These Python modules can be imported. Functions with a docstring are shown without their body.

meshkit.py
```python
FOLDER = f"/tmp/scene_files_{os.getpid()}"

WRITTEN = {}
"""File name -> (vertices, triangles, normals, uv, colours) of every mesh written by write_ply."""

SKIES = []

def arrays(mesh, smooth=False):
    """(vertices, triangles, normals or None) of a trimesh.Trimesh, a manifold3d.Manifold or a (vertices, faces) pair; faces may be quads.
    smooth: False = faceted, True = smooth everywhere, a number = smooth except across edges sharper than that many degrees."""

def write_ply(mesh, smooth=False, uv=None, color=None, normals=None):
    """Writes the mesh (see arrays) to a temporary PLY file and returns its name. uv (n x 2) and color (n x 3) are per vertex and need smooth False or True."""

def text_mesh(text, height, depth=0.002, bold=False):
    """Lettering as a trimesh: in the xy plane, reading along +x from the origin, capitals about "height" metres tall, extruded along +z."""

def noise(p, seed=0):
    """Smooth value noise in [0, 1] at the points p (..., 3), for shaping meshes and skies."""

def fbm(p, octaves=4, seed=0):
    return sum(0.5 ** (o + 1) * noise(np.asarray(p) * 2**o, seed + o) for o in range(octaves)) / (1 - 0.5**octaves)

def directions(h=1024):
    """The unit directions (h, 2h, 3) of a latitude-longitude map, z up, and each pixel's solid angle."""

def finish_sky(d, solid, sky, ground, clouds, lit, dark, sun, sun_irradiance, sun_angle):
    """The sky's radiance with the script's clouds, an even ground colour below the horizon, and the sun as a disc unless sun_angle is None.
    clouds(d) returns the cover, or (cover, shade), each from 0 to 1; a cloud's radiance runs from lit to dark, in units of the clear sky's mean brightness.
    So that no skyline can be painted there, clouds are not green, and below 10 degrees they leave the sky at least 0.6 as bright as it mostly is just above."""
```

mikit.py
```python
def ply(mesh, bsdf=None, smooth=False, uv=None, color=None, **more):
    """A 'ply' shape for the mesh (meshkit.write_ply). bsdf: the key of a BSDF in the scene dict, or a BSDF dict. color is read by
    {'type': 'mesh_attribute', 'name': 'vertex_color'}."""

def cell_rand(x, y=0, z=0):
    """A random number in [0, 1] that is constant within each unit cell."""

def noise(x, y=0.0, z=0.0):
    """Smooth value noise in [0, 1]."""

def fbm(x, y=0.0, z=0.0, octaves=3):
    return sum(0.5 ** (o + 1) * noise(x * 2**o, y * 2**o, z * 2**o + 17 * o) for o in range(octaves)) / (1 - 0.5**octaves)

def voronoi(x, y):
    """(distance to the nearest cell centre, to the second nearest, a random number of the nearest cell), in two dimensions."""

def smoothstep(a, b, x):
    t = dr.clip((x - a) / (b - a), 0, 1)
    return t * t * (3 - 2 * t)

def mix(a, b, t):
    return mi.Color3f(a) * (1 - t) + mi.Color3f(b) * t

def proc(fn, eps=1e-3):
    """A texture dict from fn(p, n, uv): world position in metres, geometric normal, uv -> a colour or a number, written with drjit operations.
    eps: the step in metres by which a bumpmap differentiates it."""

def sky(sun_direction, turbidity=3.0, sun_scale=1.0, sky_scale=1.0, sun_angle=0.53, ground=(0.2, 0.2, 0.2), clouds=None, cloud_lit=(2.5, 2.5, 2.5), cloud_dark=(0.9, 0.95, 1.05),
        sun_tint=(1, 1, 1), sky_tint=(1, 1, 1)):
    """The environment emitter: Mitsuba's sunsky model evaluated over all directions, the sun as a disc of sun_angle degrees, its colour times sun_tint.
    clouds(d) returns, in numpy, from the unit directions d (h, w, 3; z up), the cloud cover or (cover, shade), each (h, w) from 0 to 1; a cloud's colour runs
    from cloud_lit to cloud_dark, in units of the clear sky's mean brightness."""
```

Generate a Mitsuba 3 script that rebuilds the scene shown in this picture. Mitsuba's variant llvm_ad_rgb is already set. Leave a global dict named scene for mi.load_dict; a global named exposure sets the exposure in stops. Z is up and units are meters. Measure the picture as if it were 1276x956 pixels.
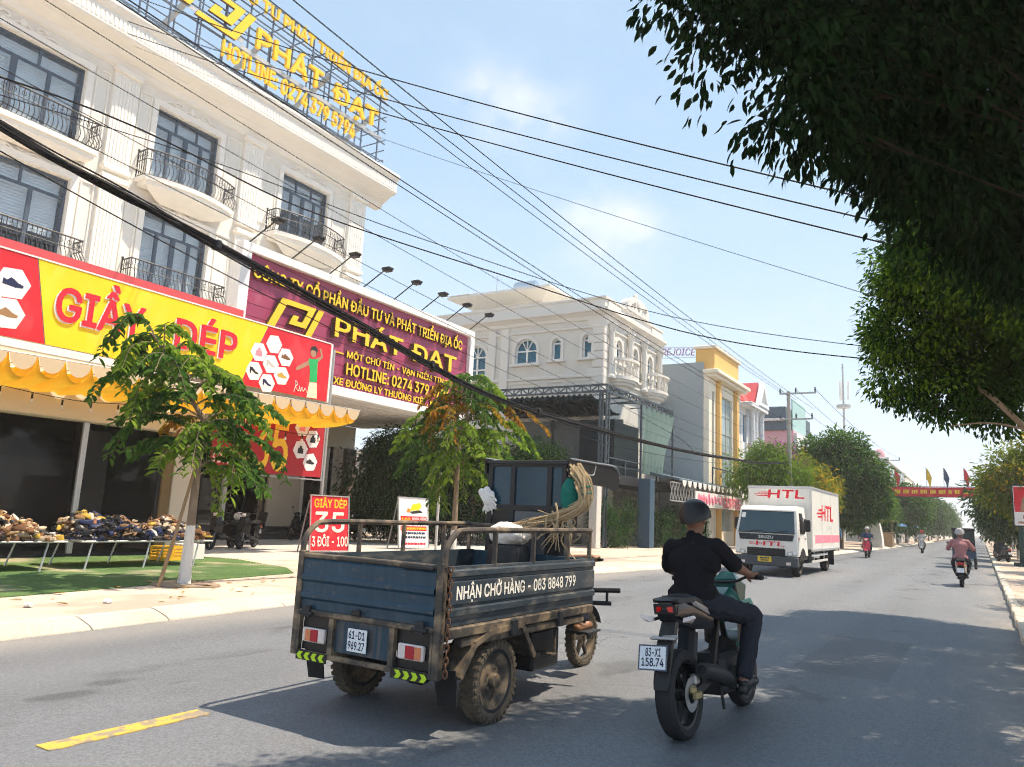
import math, random
import numpy as np, trimesh, mitsuba as mi, mikit, meshkit
import manifold3d as m3
from shapely.geometry import Polygon, box as sbox
from shapely.ops import unary_union
import drjit as dr
from mikit import proc, noise, fbm, cell_rand, smoothstep, mix
T = mi.ScalarTransform4f
scene, labels, used = {}, {}, {}
PI = math.pi

# ---------------------------------------------------------------- camera, sky, exposure
EYE = np.array([0, 0, 1.5]); FWD = np.array([-.5229, .8356, .1702]); UP = np.array([.0500, -.1690, .9843])
scene['camera'] = {'type': 'perspective', 'fov': 68.6, 'fov_axis': 'x', 'near_clip': 0.05, 'far_clip': 5000.0,
                   'to_world': T().look_at(origin=EYE.tolist(), target=(EYE + FWD).tolist(), up=UP.tolist())}
SUN = (0.40, 0.31, 1.0)

PUFF = [(-.475, .723, .501), (-.425, .758, .497), (-.507, .697, .512), (-.394, .842, .367), (-.358, .862, .358), (-.425, .821, .381)]
def clouds(d):
    def puff(c, w, s):
        c = np.array(c) / np.linalg.norm(c)
        return np.exp(-((np.arccos(np.clip(d @ c, -1, 1)) / w) ** 2)) * s
    n = meshkit.fbm(d * np.array([9, 9, 16.0]), 5, 3)
    base = np.clip((n - .54) * 1.6, 0, 1) * .3                        # thin streaks all over
    p = puff(PUFF[0], .05, .75) + puff(PUFF[1], .035, .6) + puff(PUFF[2], .035, .5) + puff(PUFF[3], .05, .8) + puff(PUFF[4], .035, .6) + puff(PUFF[5], .035, .5)
    nn = meshkit.fbm(d * 26, 5, 8)
    c = np.clip(base + np.clip(p * (nn * 2.0 - .45), 0, 1) * .85, 0, .9)
    haze = .50 + np.clip(1 - d[..., 2] / .5, 0, 1) ** 1.3 * .42
    return np.clip(haze + c * (1 - haze), 0, 1), np.clip(.75 - c * 1.6, 0, 1) * np.clip(d[..., 2] * 2.2, 0, 1)

scene['sky'] = mikit.sky(SUN, turbidity=3.2, clouds=clouds, cloud_lit=(2.0, 2.2, 2.42), cloud_dark=(1.62, 2.2, 2.6), sky_scale=1.0, sky_tint=(.93, 1.02, 1.03))
exposure = 2.28

# ---------------------------------------------------------------- names
def num(k):
    n = used.get(k, 0); used[k] = n + 1
    return k if n == 0 else f'{k}_{n:03d}'
def tag(key, label=None, cat=None, group=None, kind=None):
    d = labels.setdefault(key, {})
    for a, b in (('label', label), ('category', cat), ('group', group), ('kind', kind)):
        if b: d[a] = b
    return key
def thing(name, label, cat, group=None, kind=None): return tag(num(name), label, cat, group, kind)
def struct(name, mesh, mat, smooth=False, **kw):
    k = num(name); mesh = mesh.mesh() if isinstance(mesh, MB) else mesh
    scene[k] = mikit.ply(mesh, mat, smooth, **kw)
    if '__' not in k: tag(k, kind='structure')
    return k
def put(key, mesh, mat=None, smooth=False, M=None, **kw):
    """one entry of the scene; key is numbered"""
    key = num(key)
    if isinstance(mesh, MB): mesh = mesh.mesh()
    d = mesh if isinstance(mesh, dict) else mikit.ply(mesh, mat, smooth, **kw)
    if M is not None: d = {**d, 'to_world': M}
    scene[key] = d
    return key
def at(x=0, y=0, z=0, rz=0, s=1.0):
    m = T().translate([x, y, z]).rotate([0, 0, 1], rz)
    return m if s == 1.0 else m.scale(s)
def capture(fn):
    """runs a builder under a temporary key and takes its parts out: [(suffix, shape dict)]"""
    global scene, used
    keep, ku = scene, used
    scene, used = {}, {}
    fn('proto')
    parts = [(k[5:], d) for k, d in scene.items()]
    scene, used = keep, ku
    return parts
def stamp(parts, key, M, swap=None, skip=()):
    for suf, d in parts:
        if any(s in suf for s in skip): continue
        d = dict(d); base = d.get('to_world')
        d['to_world'] = M if base is None else M @ base
        if swap and d['bsdf'].get('id') in swap: d['bsdf'] = {'type': 'ref', 'id': swap[d['bsdf']['id']]}
        scene[key + suf] = d

# ---------------------------------------------------------------- mesh building
def orth(t):
    t = np.asarray(t, float); t = t / np.linalg.norm(t)
    a = np.cross(t, [0, 0, 1.] if abs(t[2]) < .9 else [1., 0, 0]); a /= np.linalg.norm(a)
    return t, a, np.cross(t, a)
BOXF = np.array([[0, 2, 3, 1], [4, 5, 7, 6], [0, 1, 5, 4], [2, 6, 7, 3], [0, 4, 6, 2], [1, 3, 7, 5]])
def quads(f): f = np.asarray(f); return np.vstack([f[:, [0, 1, 2]], f[:, [0, 2, 3]]])
BOXT = quads(BOXF)
class MB:
    def __init__(s): s.v, s.f, s.n = [], [], 0
    def add(s, v, f):
        v = np.asarray(v, float); s.v.append(v); s.f.append(np.asarray(f, int) + s.n); s.n += len(v); return s
    def addm(s, m, M=None):
        v = np.asarray(m.vertices, float)
        if M is not None: v = v @ np.asarray(M)[:3, :3].T + np.asarray(M)[:3, 3]
        return s.add(v, m.faces)
    def box(s, x0, x1, y0, y1, z0, z1):
        return s.add([[x, y, z] for x in (x0, x1) for y in (y0, y1) for z in (z0, z1)], BOXT)
    def cbox(s, x0, x1, y0, y1, z0, z1, c=.01):
        P = []
        for x, sx in ((x0, 1), (x1, -1)):
            for y, sy in ((y0, 1), (y1, -1)):
                for z, sz in ((z0, 1), (z1, -1)):
                    P += [[x, y + sy * c, z + sz * c], [x + sx * c, y, z + sz * c], [x + sx * c, y + sy * c, z]]
        return s.hull(P)
    def hull(s, P):
        h = trimesh.convex.convex_hull(np.asarray(P, float)); return s.add(h.vertices, h.faces)
    def beam(s, p0, p1, w, h=None, up=(0, 0, 1)):
        """a bar of rectangular section from p0 to p1"""
        p0, p1 = np.asarray(p0, float), np.asarray(p1, float); h = w if h is None else h
        t = (p1 - p0) / np.linalg.norm(p1 - p0); u = np.asarray(up, float)
        if abs(t @ u) > .99: u = np.array([0, 1., 0])
        a = np.cross(t, u); a /= np.linalg.norm(a); b = np.cross(a, t)
        return s.add([p + a * i * w / 2 + b * j * h / 2 for p in (p0, p1) for i in (-1, 1) for j in (-1, 1)], BOXT)
    def tube(s, pts, r, n=8, cap=True, closed=False):
        p = np.asarray(pts, float); m = len(p); r = np.broadcast_to(np.asarray(r, float), (m,))
        if closed: t = np.roll(p, -1, 0) - np.roll(p, 1, 0)
        else: t = np.gradient(p, axis=0)
        t /= np.linalg.norm(t, axis=1, keepdims=True) + 1e-12
        _, a, _ = orth(t[0]); A = []
        for k in range(m):
            a = a - t[k] * (a @ t[k]); a /= np.linalg.norm(a) + 1e-12; A.append(a)
        A = np.array(A); B = np.cross(t, A); g = np.arange(n) * 2 * PI / n
        v = (p[:, None] + r[:, None, None] * (np.cos(g)[None, :, None] * A[:, None] + np.sin(g)[None, :, None] * B[:, None])).reshape(-1, 3)
        k = np.arange(m if closed else m - 1)[:, None]; j = np.arange(n)[None]; j2 = (j + 1) % n; k2 = (k + 1) % m
        f = np.stack([k * n + j, k * n + j2, k2 * n + j2, k2 * n + j], -1).reshape(-1, 4)
        f = quads(f)
        if cap and not closed:
            v = np.vstack([v, p[0], p[-1]]); c0, c1 = len(v) - 2, len(v) - 1
            e = [[c0, (q + 1) % n, q] for q in range(n)] + [[c1, (m - 1) * n + q, (m - 1) * n + (q + 1) % n] for q in range(n)]
            f = np.vstack([f, e])
        return s.add(v, f)
    def cyl(s, p0, p1, r, n=16): return s.tube([p0, p1], r, n)
    def lathe(s, c, axis, prof, n=24, ring=False):
        """prof = [(radius, along axis)]"""
        t, a, b = orth(axis); c = np.asarray(c, float); g = np.arange(n) * 2 * PI / n; m = len(prof)
        v = np.array([c + t * h + r * (math.cos(q) * a + math.sin(q) * b) for r, h in prof for q in g])
        k = np.arange(m if ring else m - 1)[:, None]; j = np.arange(n)[None]; k2 = (k + 1) % m
        f = np.stack([k * n + j, k * n + (j + 1) % n, k2 * n + (j + 1) % n, k2 * n + j], -1).reshape(-1, 4)
        return s.add(v, quads(f))
    def ball(s, c, r, M=None, sub=2):
        m = trimesh.creation.icosphere(sub); v = m.vertices * np.broadcast_to(np.asarray(r, float), (3,))
        if M is not None: v = v @ np.asarray(M).T
        return s.add(v + np.asarray(c), m.faces)
    def prism(s, poly, o, u, w, depth):
        """polygon (in u, w) at o, extruded by depth along u x w"""
        u, w = np.asarray(u, float), np.asarray(w, float); n = np.cross(u, w)
        for g in getattr(poly, 'geoms', [poly]):
            if g.geom_type != 'Polygon' or g.is_empty: continue
            m = trimesh.creation.extrude_polygon(g, abs(depth), engine='earcut')
            q = m.vertices; z = q[:, 2:] if depth > 0 else q[:, 2:] - abs(depth)
            s.add(np.asarray(o, float) + q[:, :1] * u + q[:, 1:2] * w + z * n, m.faces)
        return s
    def text(s, txt, o, u, w, h, depth=.01, width=None, bold=True, slant=0):
        """lettering from o along u, up w, capitals h tall, stretched to width"""
        m = txt_mesh(txt, bold); v = m.vertices.copy(); v[:, 0] -= v[:, 0].min(); sx = h if width is None else width / v[:, 0].max()
        u, w = np.asarray(u, float), np.asarray(w, float)
        v = np.asarray(o, float) + (v[:, :1] * sx + slant * v[:, 1:2] * h) * u + v[:, 1:2] * h * w + v[:, 2:] * depth * np.cross(u, w)
        return s.add(v, m.faces)
    def mesh(s): return trimesh.Trimesh(np.vstack(s.v), np.vstack(s.f), process=False)
    def move(s, M):
        M = np.asarray(M); s.v = [v @ M[:3, :3].T + M[:3, 3] for v in s.v]; return s
TXT = {}
def txt_mesh(t, bold=True):
    if (t, bold) not in TXT: TXT[t, bold] = meshkit.text_mesh(t, 1.0, 1.0, bold)
    return TXT[t, bold]
def letters(txt, bold=True):
    """the separate glyphs of a line of lettering: [(x0, mesh)] in units of the capital height"""
    m = txt_mesh(txt, bold); comps = m.split(only_watertight=False)
    comps = sorted(comps, key=lambda c: c.bounds[0][0]); out = []
    for c in comps:
        a, b = c.bounds[:, 0]
        if out and a < out[-1][1] - .04: out[-1][0].append(c); out[-1][1] = max(out[-1][1], b)
        else: out.append([[c], b])
    return [trimesh.util.concatenate(o[0]) for o in out], m.bounds[0][0], m.bounds[1][0]
def Mrot(x=0, y=0, z=0):
    return trimesh.transformations.euler_matrix(x, y, z)
def catmull(P, n=8):
    P = np.asarray(P, float); Q = np.vstack([2 * P[0] - P[1], P, 2 * P[-1] - P[-2]]); out = []
    for i in range(1, len(Q) - 2):
        for k in range(n):
            t = k / n; a, b, c, d = Q[i - 1:i + 3]
            out.append(.5 * (2 * b + (c - a) * t + (2 * a - 5 * b + 4 * c - d) * t * t + (3 * b - a - 3 * c + d) * t ** 3))
    return np.array(out + [P[-1]])

# ---------------------------------------------------------------- materials
def rgb(c): return {'type': 'rgb', 'value': [float(x) for x in c]}
def mat(name, c, rough=.6, metal=0., spec=.5, **kw):
    d = {'type': 'principled', 'base_color': c if isinstance(c, dict) else rgb(c), 'roughness': rough, 'metallic': metal, 'specular': spec, **kw}
    scene['mat_' + name] = {'type': 'twosided', 'bsdf': d}
    return 'mat_' + name
def bump(name, inner, fn, scale, eps=2e-3):
    scene['mat_' + name] = {'type': 'twosided', 'bsdf': {'type': 'bumpmap', 'arbitrary': proc(fn, eps), 'scale': scale, 'bsdf': inner}}
    return 'mat_' + name
def pr(c, rough=.6, metal=0., spec=.5, **kw):
    return {'type': 'principled', 'base_color': c if isinstance(c, dict) else rgb(c), 'roughness': rough, 'metallic': metal, 'specular': spec, **kw}

def asphalt(p, n, uv):
    big = fbm(p.x * .35, p.y * .12, 3, 4); fine = noise(p.x * 70, p.y * 70, 1); grit = noise(p.x * 190, p.y * 190, 5)
    lane = dr.exp(-dr.square((dr.abs(p.x + 2.3) - .75) * 2.2)) + dr.exp(-dr.square((dr.abs(p.x + 6.7) - .75) * 2.2))
    c = mix((.118, .129, .147), (.156, .165, .178), big) * (.70 + .34 * fine + .28 * grit)
    c = c * (1 - .13 * lane)
    dust = smoothstep(-7.3, -8.6, p.x) * (.4 + .6 * fbm(p.x * 2, p.y * 1.1, 9, 3)) * .55 + smoothstep(-.6, .4, p.x) * fbm(p.x * 3, p.y * 1.3, 4, 3) * .5
    c = mix(c, (.34, .30, .25), dr.clip(dust, 0, .8))
    stain = smoothstep(.55, .8, fbm(p.x * 1.3, p.y * .45, 21, 4))
    w = fbm(p.x * .8, p.y * .8, 31, 3) * 1.6; f1, f2, _ = mikit.voronoi(p.x * .42 + w, p.y * .16 + w * .7)
    crack = smoothstep(.016, .004, f2 - f1) * smoothstep(.5, .6, fbm(p.x * .3, p.y * .12, 40, 2))
    oil = smoothstep(.66, .8, fbm(p.x * 2.2, p.y * 1.2, 51, 3)) * lane
    patch = smoothstep(.48, .47, dr.abs(p.x + 1.35)) * smoothstep(1.6, 1.58, dr.abs(p.y - 10.4)) + smoothstep(.7, .69, dr.abs(p.x + 6.4)) * smoothstep(2.4, 2.38, dr.abs(p.y - 11.5))
    c = c * (1 - .16 * patch)
    return c * (1 - .10 * stain) * (1 - .55 * crack) * (1 - .35 * oil)
bump('asphalt', pr(proc(asphalt), .66, spec=.45), lambda p, n, uv: noise(p.x * 75, p.y * 75, 2) + .6 * noise(p.x * 150, p.y * 150, 6), .0035, 3e-3)
def paving(p, n, uv):
    b = fbm(p.x * .8, p.y * .8, 2, 4); f = noise(p.x * 40, p.y * 40, 3)
    c = mix((.42, .315, .255), (.52, .43, .34), b) * (.86 + .24 * f)
    dirt = smoothstep(.5, .68, fbm(p.x * 1.1 + 5, p.y * .9, 6, 4))
    return mix(c, (.27, .23, .19), dirt * .7)
mat('paving', proc(paving), .9, spec=.2)
def concrete(p, n, uv):
    b = fbm(p.x * 1.4, p.y * 1.4, p.z * 1.4, 4); f = noise(p.x * 45, p.y * 45, p.z * 45)
    return mix((.40, .36, .30), (.56, .51, .43), b) * (.85 + .25 * f)
mat('concrete', proc(concrete), .9, spec=.2)
def plaster(p, n, uv):
    b = fbm(p.x * .35, p.y * .35, p.z * .7, 4); streak = fbm(p.x * 3.1, p.y * 3.1, p.z * .18, 3)
    return mix((.72, .695, .635), (.80, .78, .735), b) * (.90 + .14 * streak)
mat('plaster', proc(plaster), .75, spec=.3)
mat('plaster_trim', (.80, .775, .725), .6, spec=.35)
def villa(p, n, uv):
    b = fbm(p.x * .4, p.y * .4, p.z * .6, 4); streak = fbm(p.x * 2.6, p.y * 2.6, p.z * .2, 3)
    return mix((.58, .56, .51), (.67, .65, .61), b) * (.9 + .15 * streak)
mat('villa', proc(villa), .8, spec=.25)
mat('villa_trim', (.67, .65, .61), .7, spec=.3)
def turf_c(p, n, uv):
    b = fbm(p.x * 1.5, p.y * 1.5, 1, 4); f = noise(p.x * 90, p.y * 90, 2)
    c = mix((.048, .095, .034), (.09, .145, .052), b) * (.7 + .55 * f)
    return mix(c, (.36, .30, .22), smoothstep(.55, .8, fbm(p.x * .9, p.y * .9 + 3, 7, 4)) * .6)
mat('turf', proc(turf_c), .9, spec=.2)
def bark(p, n, uv):
    b = fbm(p.x * 14, p.y * 14, p.z * 3.5, 4)
    return mix((.16, .115, .08), (.36, .29, .22), b)
mat('bark', proc(bark), .9, spec=.2)
def whitewash(p, n, uv):
    b = fbm(p.x * 10, p.y * 10, p.z * 4, 4)
    return mix((.78, .76, .72), (.45, .38, .31), smoothstep(.56, .74, b))
mat('whitewash', proc(whitewash), .9, spec=.2)
def blue_rust(p, n, uv):
    b = fbm(p.x * 3, p.y * 3, p.z * 9, 4); s = fbm(p.x * 22, p.y * 22, p.z * 22, 3); v = fbm(p.x * 25, p.y * 25, p.z * 1.6, 3)
    c = mix((.012, .042, .075), (.024, .07, .11), b) * (.65 + .5 * v)
    low = smoothstep(.85, .55, p.z)
    return mix(c, (.15, .115, .085), dr.clip(smoothstep(.62, .8, s) * .35 + low * smoothstep(.45, .6, v) * .45, 0, .8))
mat('blue_rust', proc(blue_rust), .5, spec=.4)
def dirty_steel(p, n, uv):
    b = fbm(p.x * 9, p.y * 9, p.z * 9, 4); s = noise(p.x * 60, p.y * 60, p.z * 60)
    return mix((.065, .058, .052), (.25, .19, .125), smoothstep(.38, .75, b)) * (.8 + .4 * s)
mat('dirty_steel', proc(dirty_steel), .6, .25, .4)
def tyre_c(p, n, uv):
    b = fbm(p.x * 12, p.y * 12, p.z * 12, 3)
    return mix((.055, .048, .04), (.155, .128, .095), b)
mat('tyre_dusty', proc(tyre_c), .85, spec=.2)
mat('tyre', (.022, .022, .024), .7, spec=.3)
def yel_fabric(p, n, uv):
    return mix((.80, .42, .03), (.88, .52, .06), fbm(p.x * 2, p.y * 2, p.z * 2, 3))
scene['mat_awning'] = {'type': 'principledthin', 'base_color': rgb((.88, .56, .05)), 'roughness': .7, 'diff_trans': .5, 'spec_trans': 0.}
scene['mat_valance'] = {'type': 'principledthin', 'base_color': rgb((.80, .70, .52)), 'roughness': .7, 'diff_trans': .8, 'spec_trans': 0.}
scene['mat_netting'] = {'type': 'principledthin', 'base_color': rgb((.20, .29, .275)), 'roughness': .8, 'diff_trans': .7, 'spec_trans': 0.}
for nm, tr in (('leaf', 1.0), ('leaf_dark', .5)):
    scene['mat_' + nm] = {'type': 'principledthin', 'base_color': {'type': 'mesh_attribute', 'name': 'vertex_color'}, 'roughness': .42 if nm == 'leaf' else .5, 'spec_trans': 0., 'diff_trans': tr, 'eta': 1.45}
scene['mat_shop_glass'] = {'type': 'thindielectric', 'int_ior': 1.2}
scene['mat_glass'] = {'type': 'thindielectric', 'int_ior': 1.5}
C = dict(
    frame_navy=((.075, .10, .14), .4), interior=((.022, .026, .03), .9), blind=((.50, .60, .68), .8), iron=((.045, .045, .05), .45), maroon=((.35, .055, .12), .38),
    maroon2=((.33, .052, .115), .4), gold=((.90, .56, .03), .35), gold_side=((.10, .06, .03), .6), white=((.80, .79, .77), .45), red=((.66, .02, .035), .4), yellow=((.90, .66, .015), .42),  # gold_side: shade on the letter returns painted into the colour
    letter_red=((.68, .02, .04), .4), pinkred=((.62, .09, .10), .6), dark=((.03, .032, .035), .5), black=((.012, .012, .013), .45), black_gloss=((.012, .012, .014), .15),
    granite=((.07, .07, .075), .3), beige=((.60, .53, .43), .7), brown=((.20, .13, .06), .5), chrome=((.7, .7, .7), .2, 1.), steel=((.42, .43, .44), .4, .8), galv=((.44, .45, .45), .5, .4),
    line_yellow=((.66, .40, .06), .7), cream=((.72, .66, .52), .7), grey_wall=((.33, .375, .40), .85), frame_grey=((.065, .085, .105), .5), blue_col=((.055, .10, .15), .5), tarp=((.012, .022, .028), .8),
    facade_yellow=((.74, .46, .16), .7), facade_cream=((.78, .72, .60), .7), facade_white=((.72, .74, .76), .7), roof_red=((.55, .10, .11), .7), pink=((.62, .36, .40), .8), slate=((.10, .14, .17), .7),
    shade_glass=((.02, .055, .085), .08), glass_blue=((.04, .14, .22), .1), truck_white=((.76, .75, .70), .35), skin=((.40, .235, .16), .55), skin_dark=((.19, .10, .066), .55), shirt_dark=((.011, .011, .014), .9),
    jean=((.024, .027, .038), .85), shirt_pink=((.36, .18, .19), .85), hair=((.015, .012, .01), .5), helmet=((.009, .009, .010), .4), helmet_grey=((.38, .38, .38), .35), teal=((.008, .085, .07), .25),
    teal_light=((.18, .40, .34), .3), plate=((.74, .77, .80), .45), plate_yellow=((.72, .50, .04), .45), ink=((.02, .03, .07), .6), navy=((.05, .08, .14), .6), rear_red=((.42, .02, .03), .15), amber=((.65, .22, .10), .2),
    lens_white=((.70, .62, .58), .2), lime=((.50, .72, .03), .5), banner_red=((.62, .03, .035), .6), cable=((.012, .012, .014), .7), rubber=((.03, .03, .03), .8), glove=((.74, .74, .72), .8), sack=((.66, .64, .60), .9),
    straw=((.46, .35, .21), .9), green_cloth=((.02, .16, .13), .8), red_scooter=((.42, .02, .05), .3), blue_shirt=((.10, .22, .38), .8), orange=((.75, .25, .03), .4), sign_pink=((.86, .28, .36), .5),
    green_dress=((.03, .42, .13), .5), hex_white=((.82, .80, .82), .4), shoe_tan=((.33, .20, .10), .6), shoe_black=((.015, .015, .017), .4), shoe_cream=((.50, .40, .28), .6), shoe_brown=((.20, .10, .05), .5),
    shoe_yellow=((.55, .36, .06), .5), shoe_navy=((.02, .03, .09), .5), shoe_white=((.55, .53, .49), .5), crate=((.80, .50, .04), .4), concrete_pole=((.40, .38, .355), .85), far_wall=((.52, .52, .50), .8), far_white=((.70, .69, .66), .8),
    rust=((.16, .085, .05), .8), wood=((.33, .22, .13), .8), dryleaf=((.35, .22, .08), .8), aluminium=((.62, .63, .63), .35, .6), letter_white=((.78, .75, .66), .5), tarp_grey=((.15, .16, .165), .9), petal=((.55, .25, .45), .7))
for k, v in C.items(): mat(k, v[0], v[1], v[2] if len(v) > 2 else 0., spec=.12 if v[1] >= .75 else .25 if v[1] >= .5 else .4)
def faded(c, s):
    return proc(lambda p, n, uv: mi.Color3f(c) * (.86 + .2 * fbm(p.x * .7, p.y * .7, p.z * .9 + s, 3)) + .03 * smoothstep(.5, .8, fbm(p.x * 4, p.y * 4, p.z * 1.2 + s, 3)))
for k, s in (('yellow', 1), ('red', 4), ('maroon', 9)): mat(k, faded(C[k][0], s), C[k][1] + .08, spec=.35)
scene['mat_tail_lamp'] = {'type': 'twosided', 'bsdf': pr((.6, .01, .01), .2)}
# ---------------------------------------------------------------- ground, road, pavements
KY = [-40, 4, 8, 19, 28, 49, 80, 600]; KX = [-8.35, -8.4, -8.75, -8.9, -8.1, -7.3, -7.0, -7.0]
def kl(y): return np.interp(y, KY, KX)
KR = .42
def strip(ys, xa, xb, za, zb=None):
    zb = za if zb is None else zb
    v, f = [], []
    for i, y in enumerate(ys):
        v += [[xa(y) if callable(xa) else xa, y, za], [xb(y) if callable(xb) else xb, y, zb]]
        if i: a = 2 * i; f += [[a - 2, a - 1, a + 1], [a - 2, a + 1, a]]
    return np.array(v, float), np.array(f)
YS = list(np.arange(-40, 60, 2.)) + list(np.arange(60, 601, 20.))
struct('ground', MB().add([[-900, -900, -.06], [900, -900, -.06], [900, 1500, -.06], [-900, 1500, -.06]], [[0, 1, 2], [0, 2, 3]]), mat('soil', (.22, .19, .15), .95))
struct('road', MB().add(*strip(YS, lambda y: kl(y), KR, 0.)), 'mat_asphalt')
PZ = .10
pv = struct('pavement', MB().add(*strip(YS, -60., lambda y: kl(y) - .42, PZ)), 'mat_paving')
rng = random.Random(4)
def kerb_piece(y0, y1):
    """sloping kerb stone with a rounded nose"""
    V = []
    for y in (y0, y1):
        x = kl(y)
        V += [[x + .01, y, -.02], [x, y, .012], [x - .06, y, .045], [x - .30, y, .105], [x - .36, y, .113], [x - .43, y, .113], [x - .43, y, -.02]]
    return V
yy = -2.
far = MB()
while yy < 150:
    L = 1.0 if yy < 46 else 3.
    V = kerb_piece(yy + .006, yy + L - .006); dz = rng.uniform(-.004, .006)
    m = MB().hull(np.array(V) + [rng.uniform(-.008, .008), 0, dz])
    if yy < 46: put(pv + '__kerb_stone', m, 'mat_concrete')
    else: far.addm(m.mesh())
    yy += L
tag(put(pv + '__far_kerb', far, 'mat_concrete'), kind='stuff')
# forecourt slab before the office and the artificial turf of the shop
struct('forecourt', MB().add([[-24, 10.6, PZ + .005], [-16.6, 12.2, PZ + .005], [-14.6, 12.6, PZ + .005], [-14.0, 30, PZ + .005], [-24, 30, PZ + .005]], [[0, 1, 2], [0, 2, 3], [0, 3, 4]]), mat('slab', (.36, .345, .32), .85))
tp = np.array([(-10.3, 1), (-11.45, 8.4), (-11.85, 11.0), (-12.9, 11.75), (-15.2, 12.3), (-16.8, 11.9), (-17.2, 11), (-17.2, 1)])
m = trimesh.creation.extrude_polygon(Polygon(tp), .014, engine='earcut'); m.apply_translation([0, 0, PZ - .003])
tag(struct('turf', m, 'mat_turf'), 'sheet of green artificial turf spread before the shoe shop', kind='structure')
# the dirt round the street tree
dirt = struct('tree_pit', trimesh.util.concatenate([]) if 0 else MB().prism(Polygon([(.55 * math.cos(a) * (1 + .2 * math.sin(3 * a)), .5 * math.sin(a)) for a in np.linspace(0, 2 * PI, 24)[:-1]]), [-11.12, 8.0, PZ + .001], [1, 0, 0], [0, 1, 0], .018), mat('dirt', (.24, .18, .13), .95))
# right pavement and its kerb
rp = struct('pavement_right', MB().add(*strip(YS, KR + .17, 40., .13)), 'mat_paving')
yy = 2.; far = MB()
while yy < 150:
    L = .8 if yy < 62 else 3.
    m = MB().cbox(KR + rng.uniform(-.012, .012), KR + .18, yy + .006, yy + L - .006, -.02, .135 + rng.uniform(-.01, .015), .02)
    if yy < 50: put(rp + '__kerb_stone', m, 'mat_concrete')
    else: far.addm(m.mesh())
    yy += L
tag(put(rp + '__far_kerb', far, 'mat_concrete'), kind='stuff')
struct('road__lane_dash', MB().box(-4.87, -4.71, 2.62, 3.72, .001, .006), mat('lane_paint', proc(lambda p, n, uv: mix((.54, .33, .06), (.24, .20, .14), smoothstep(.47, .66, fbm(p.x * 14, p.y * 14, 3, 4)))), .75))
struct('road__lane_dash', MB().box(-4.87, -4.71, -2.3, -1.2, .001, .006), 'mat_lane_paint')
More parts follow.
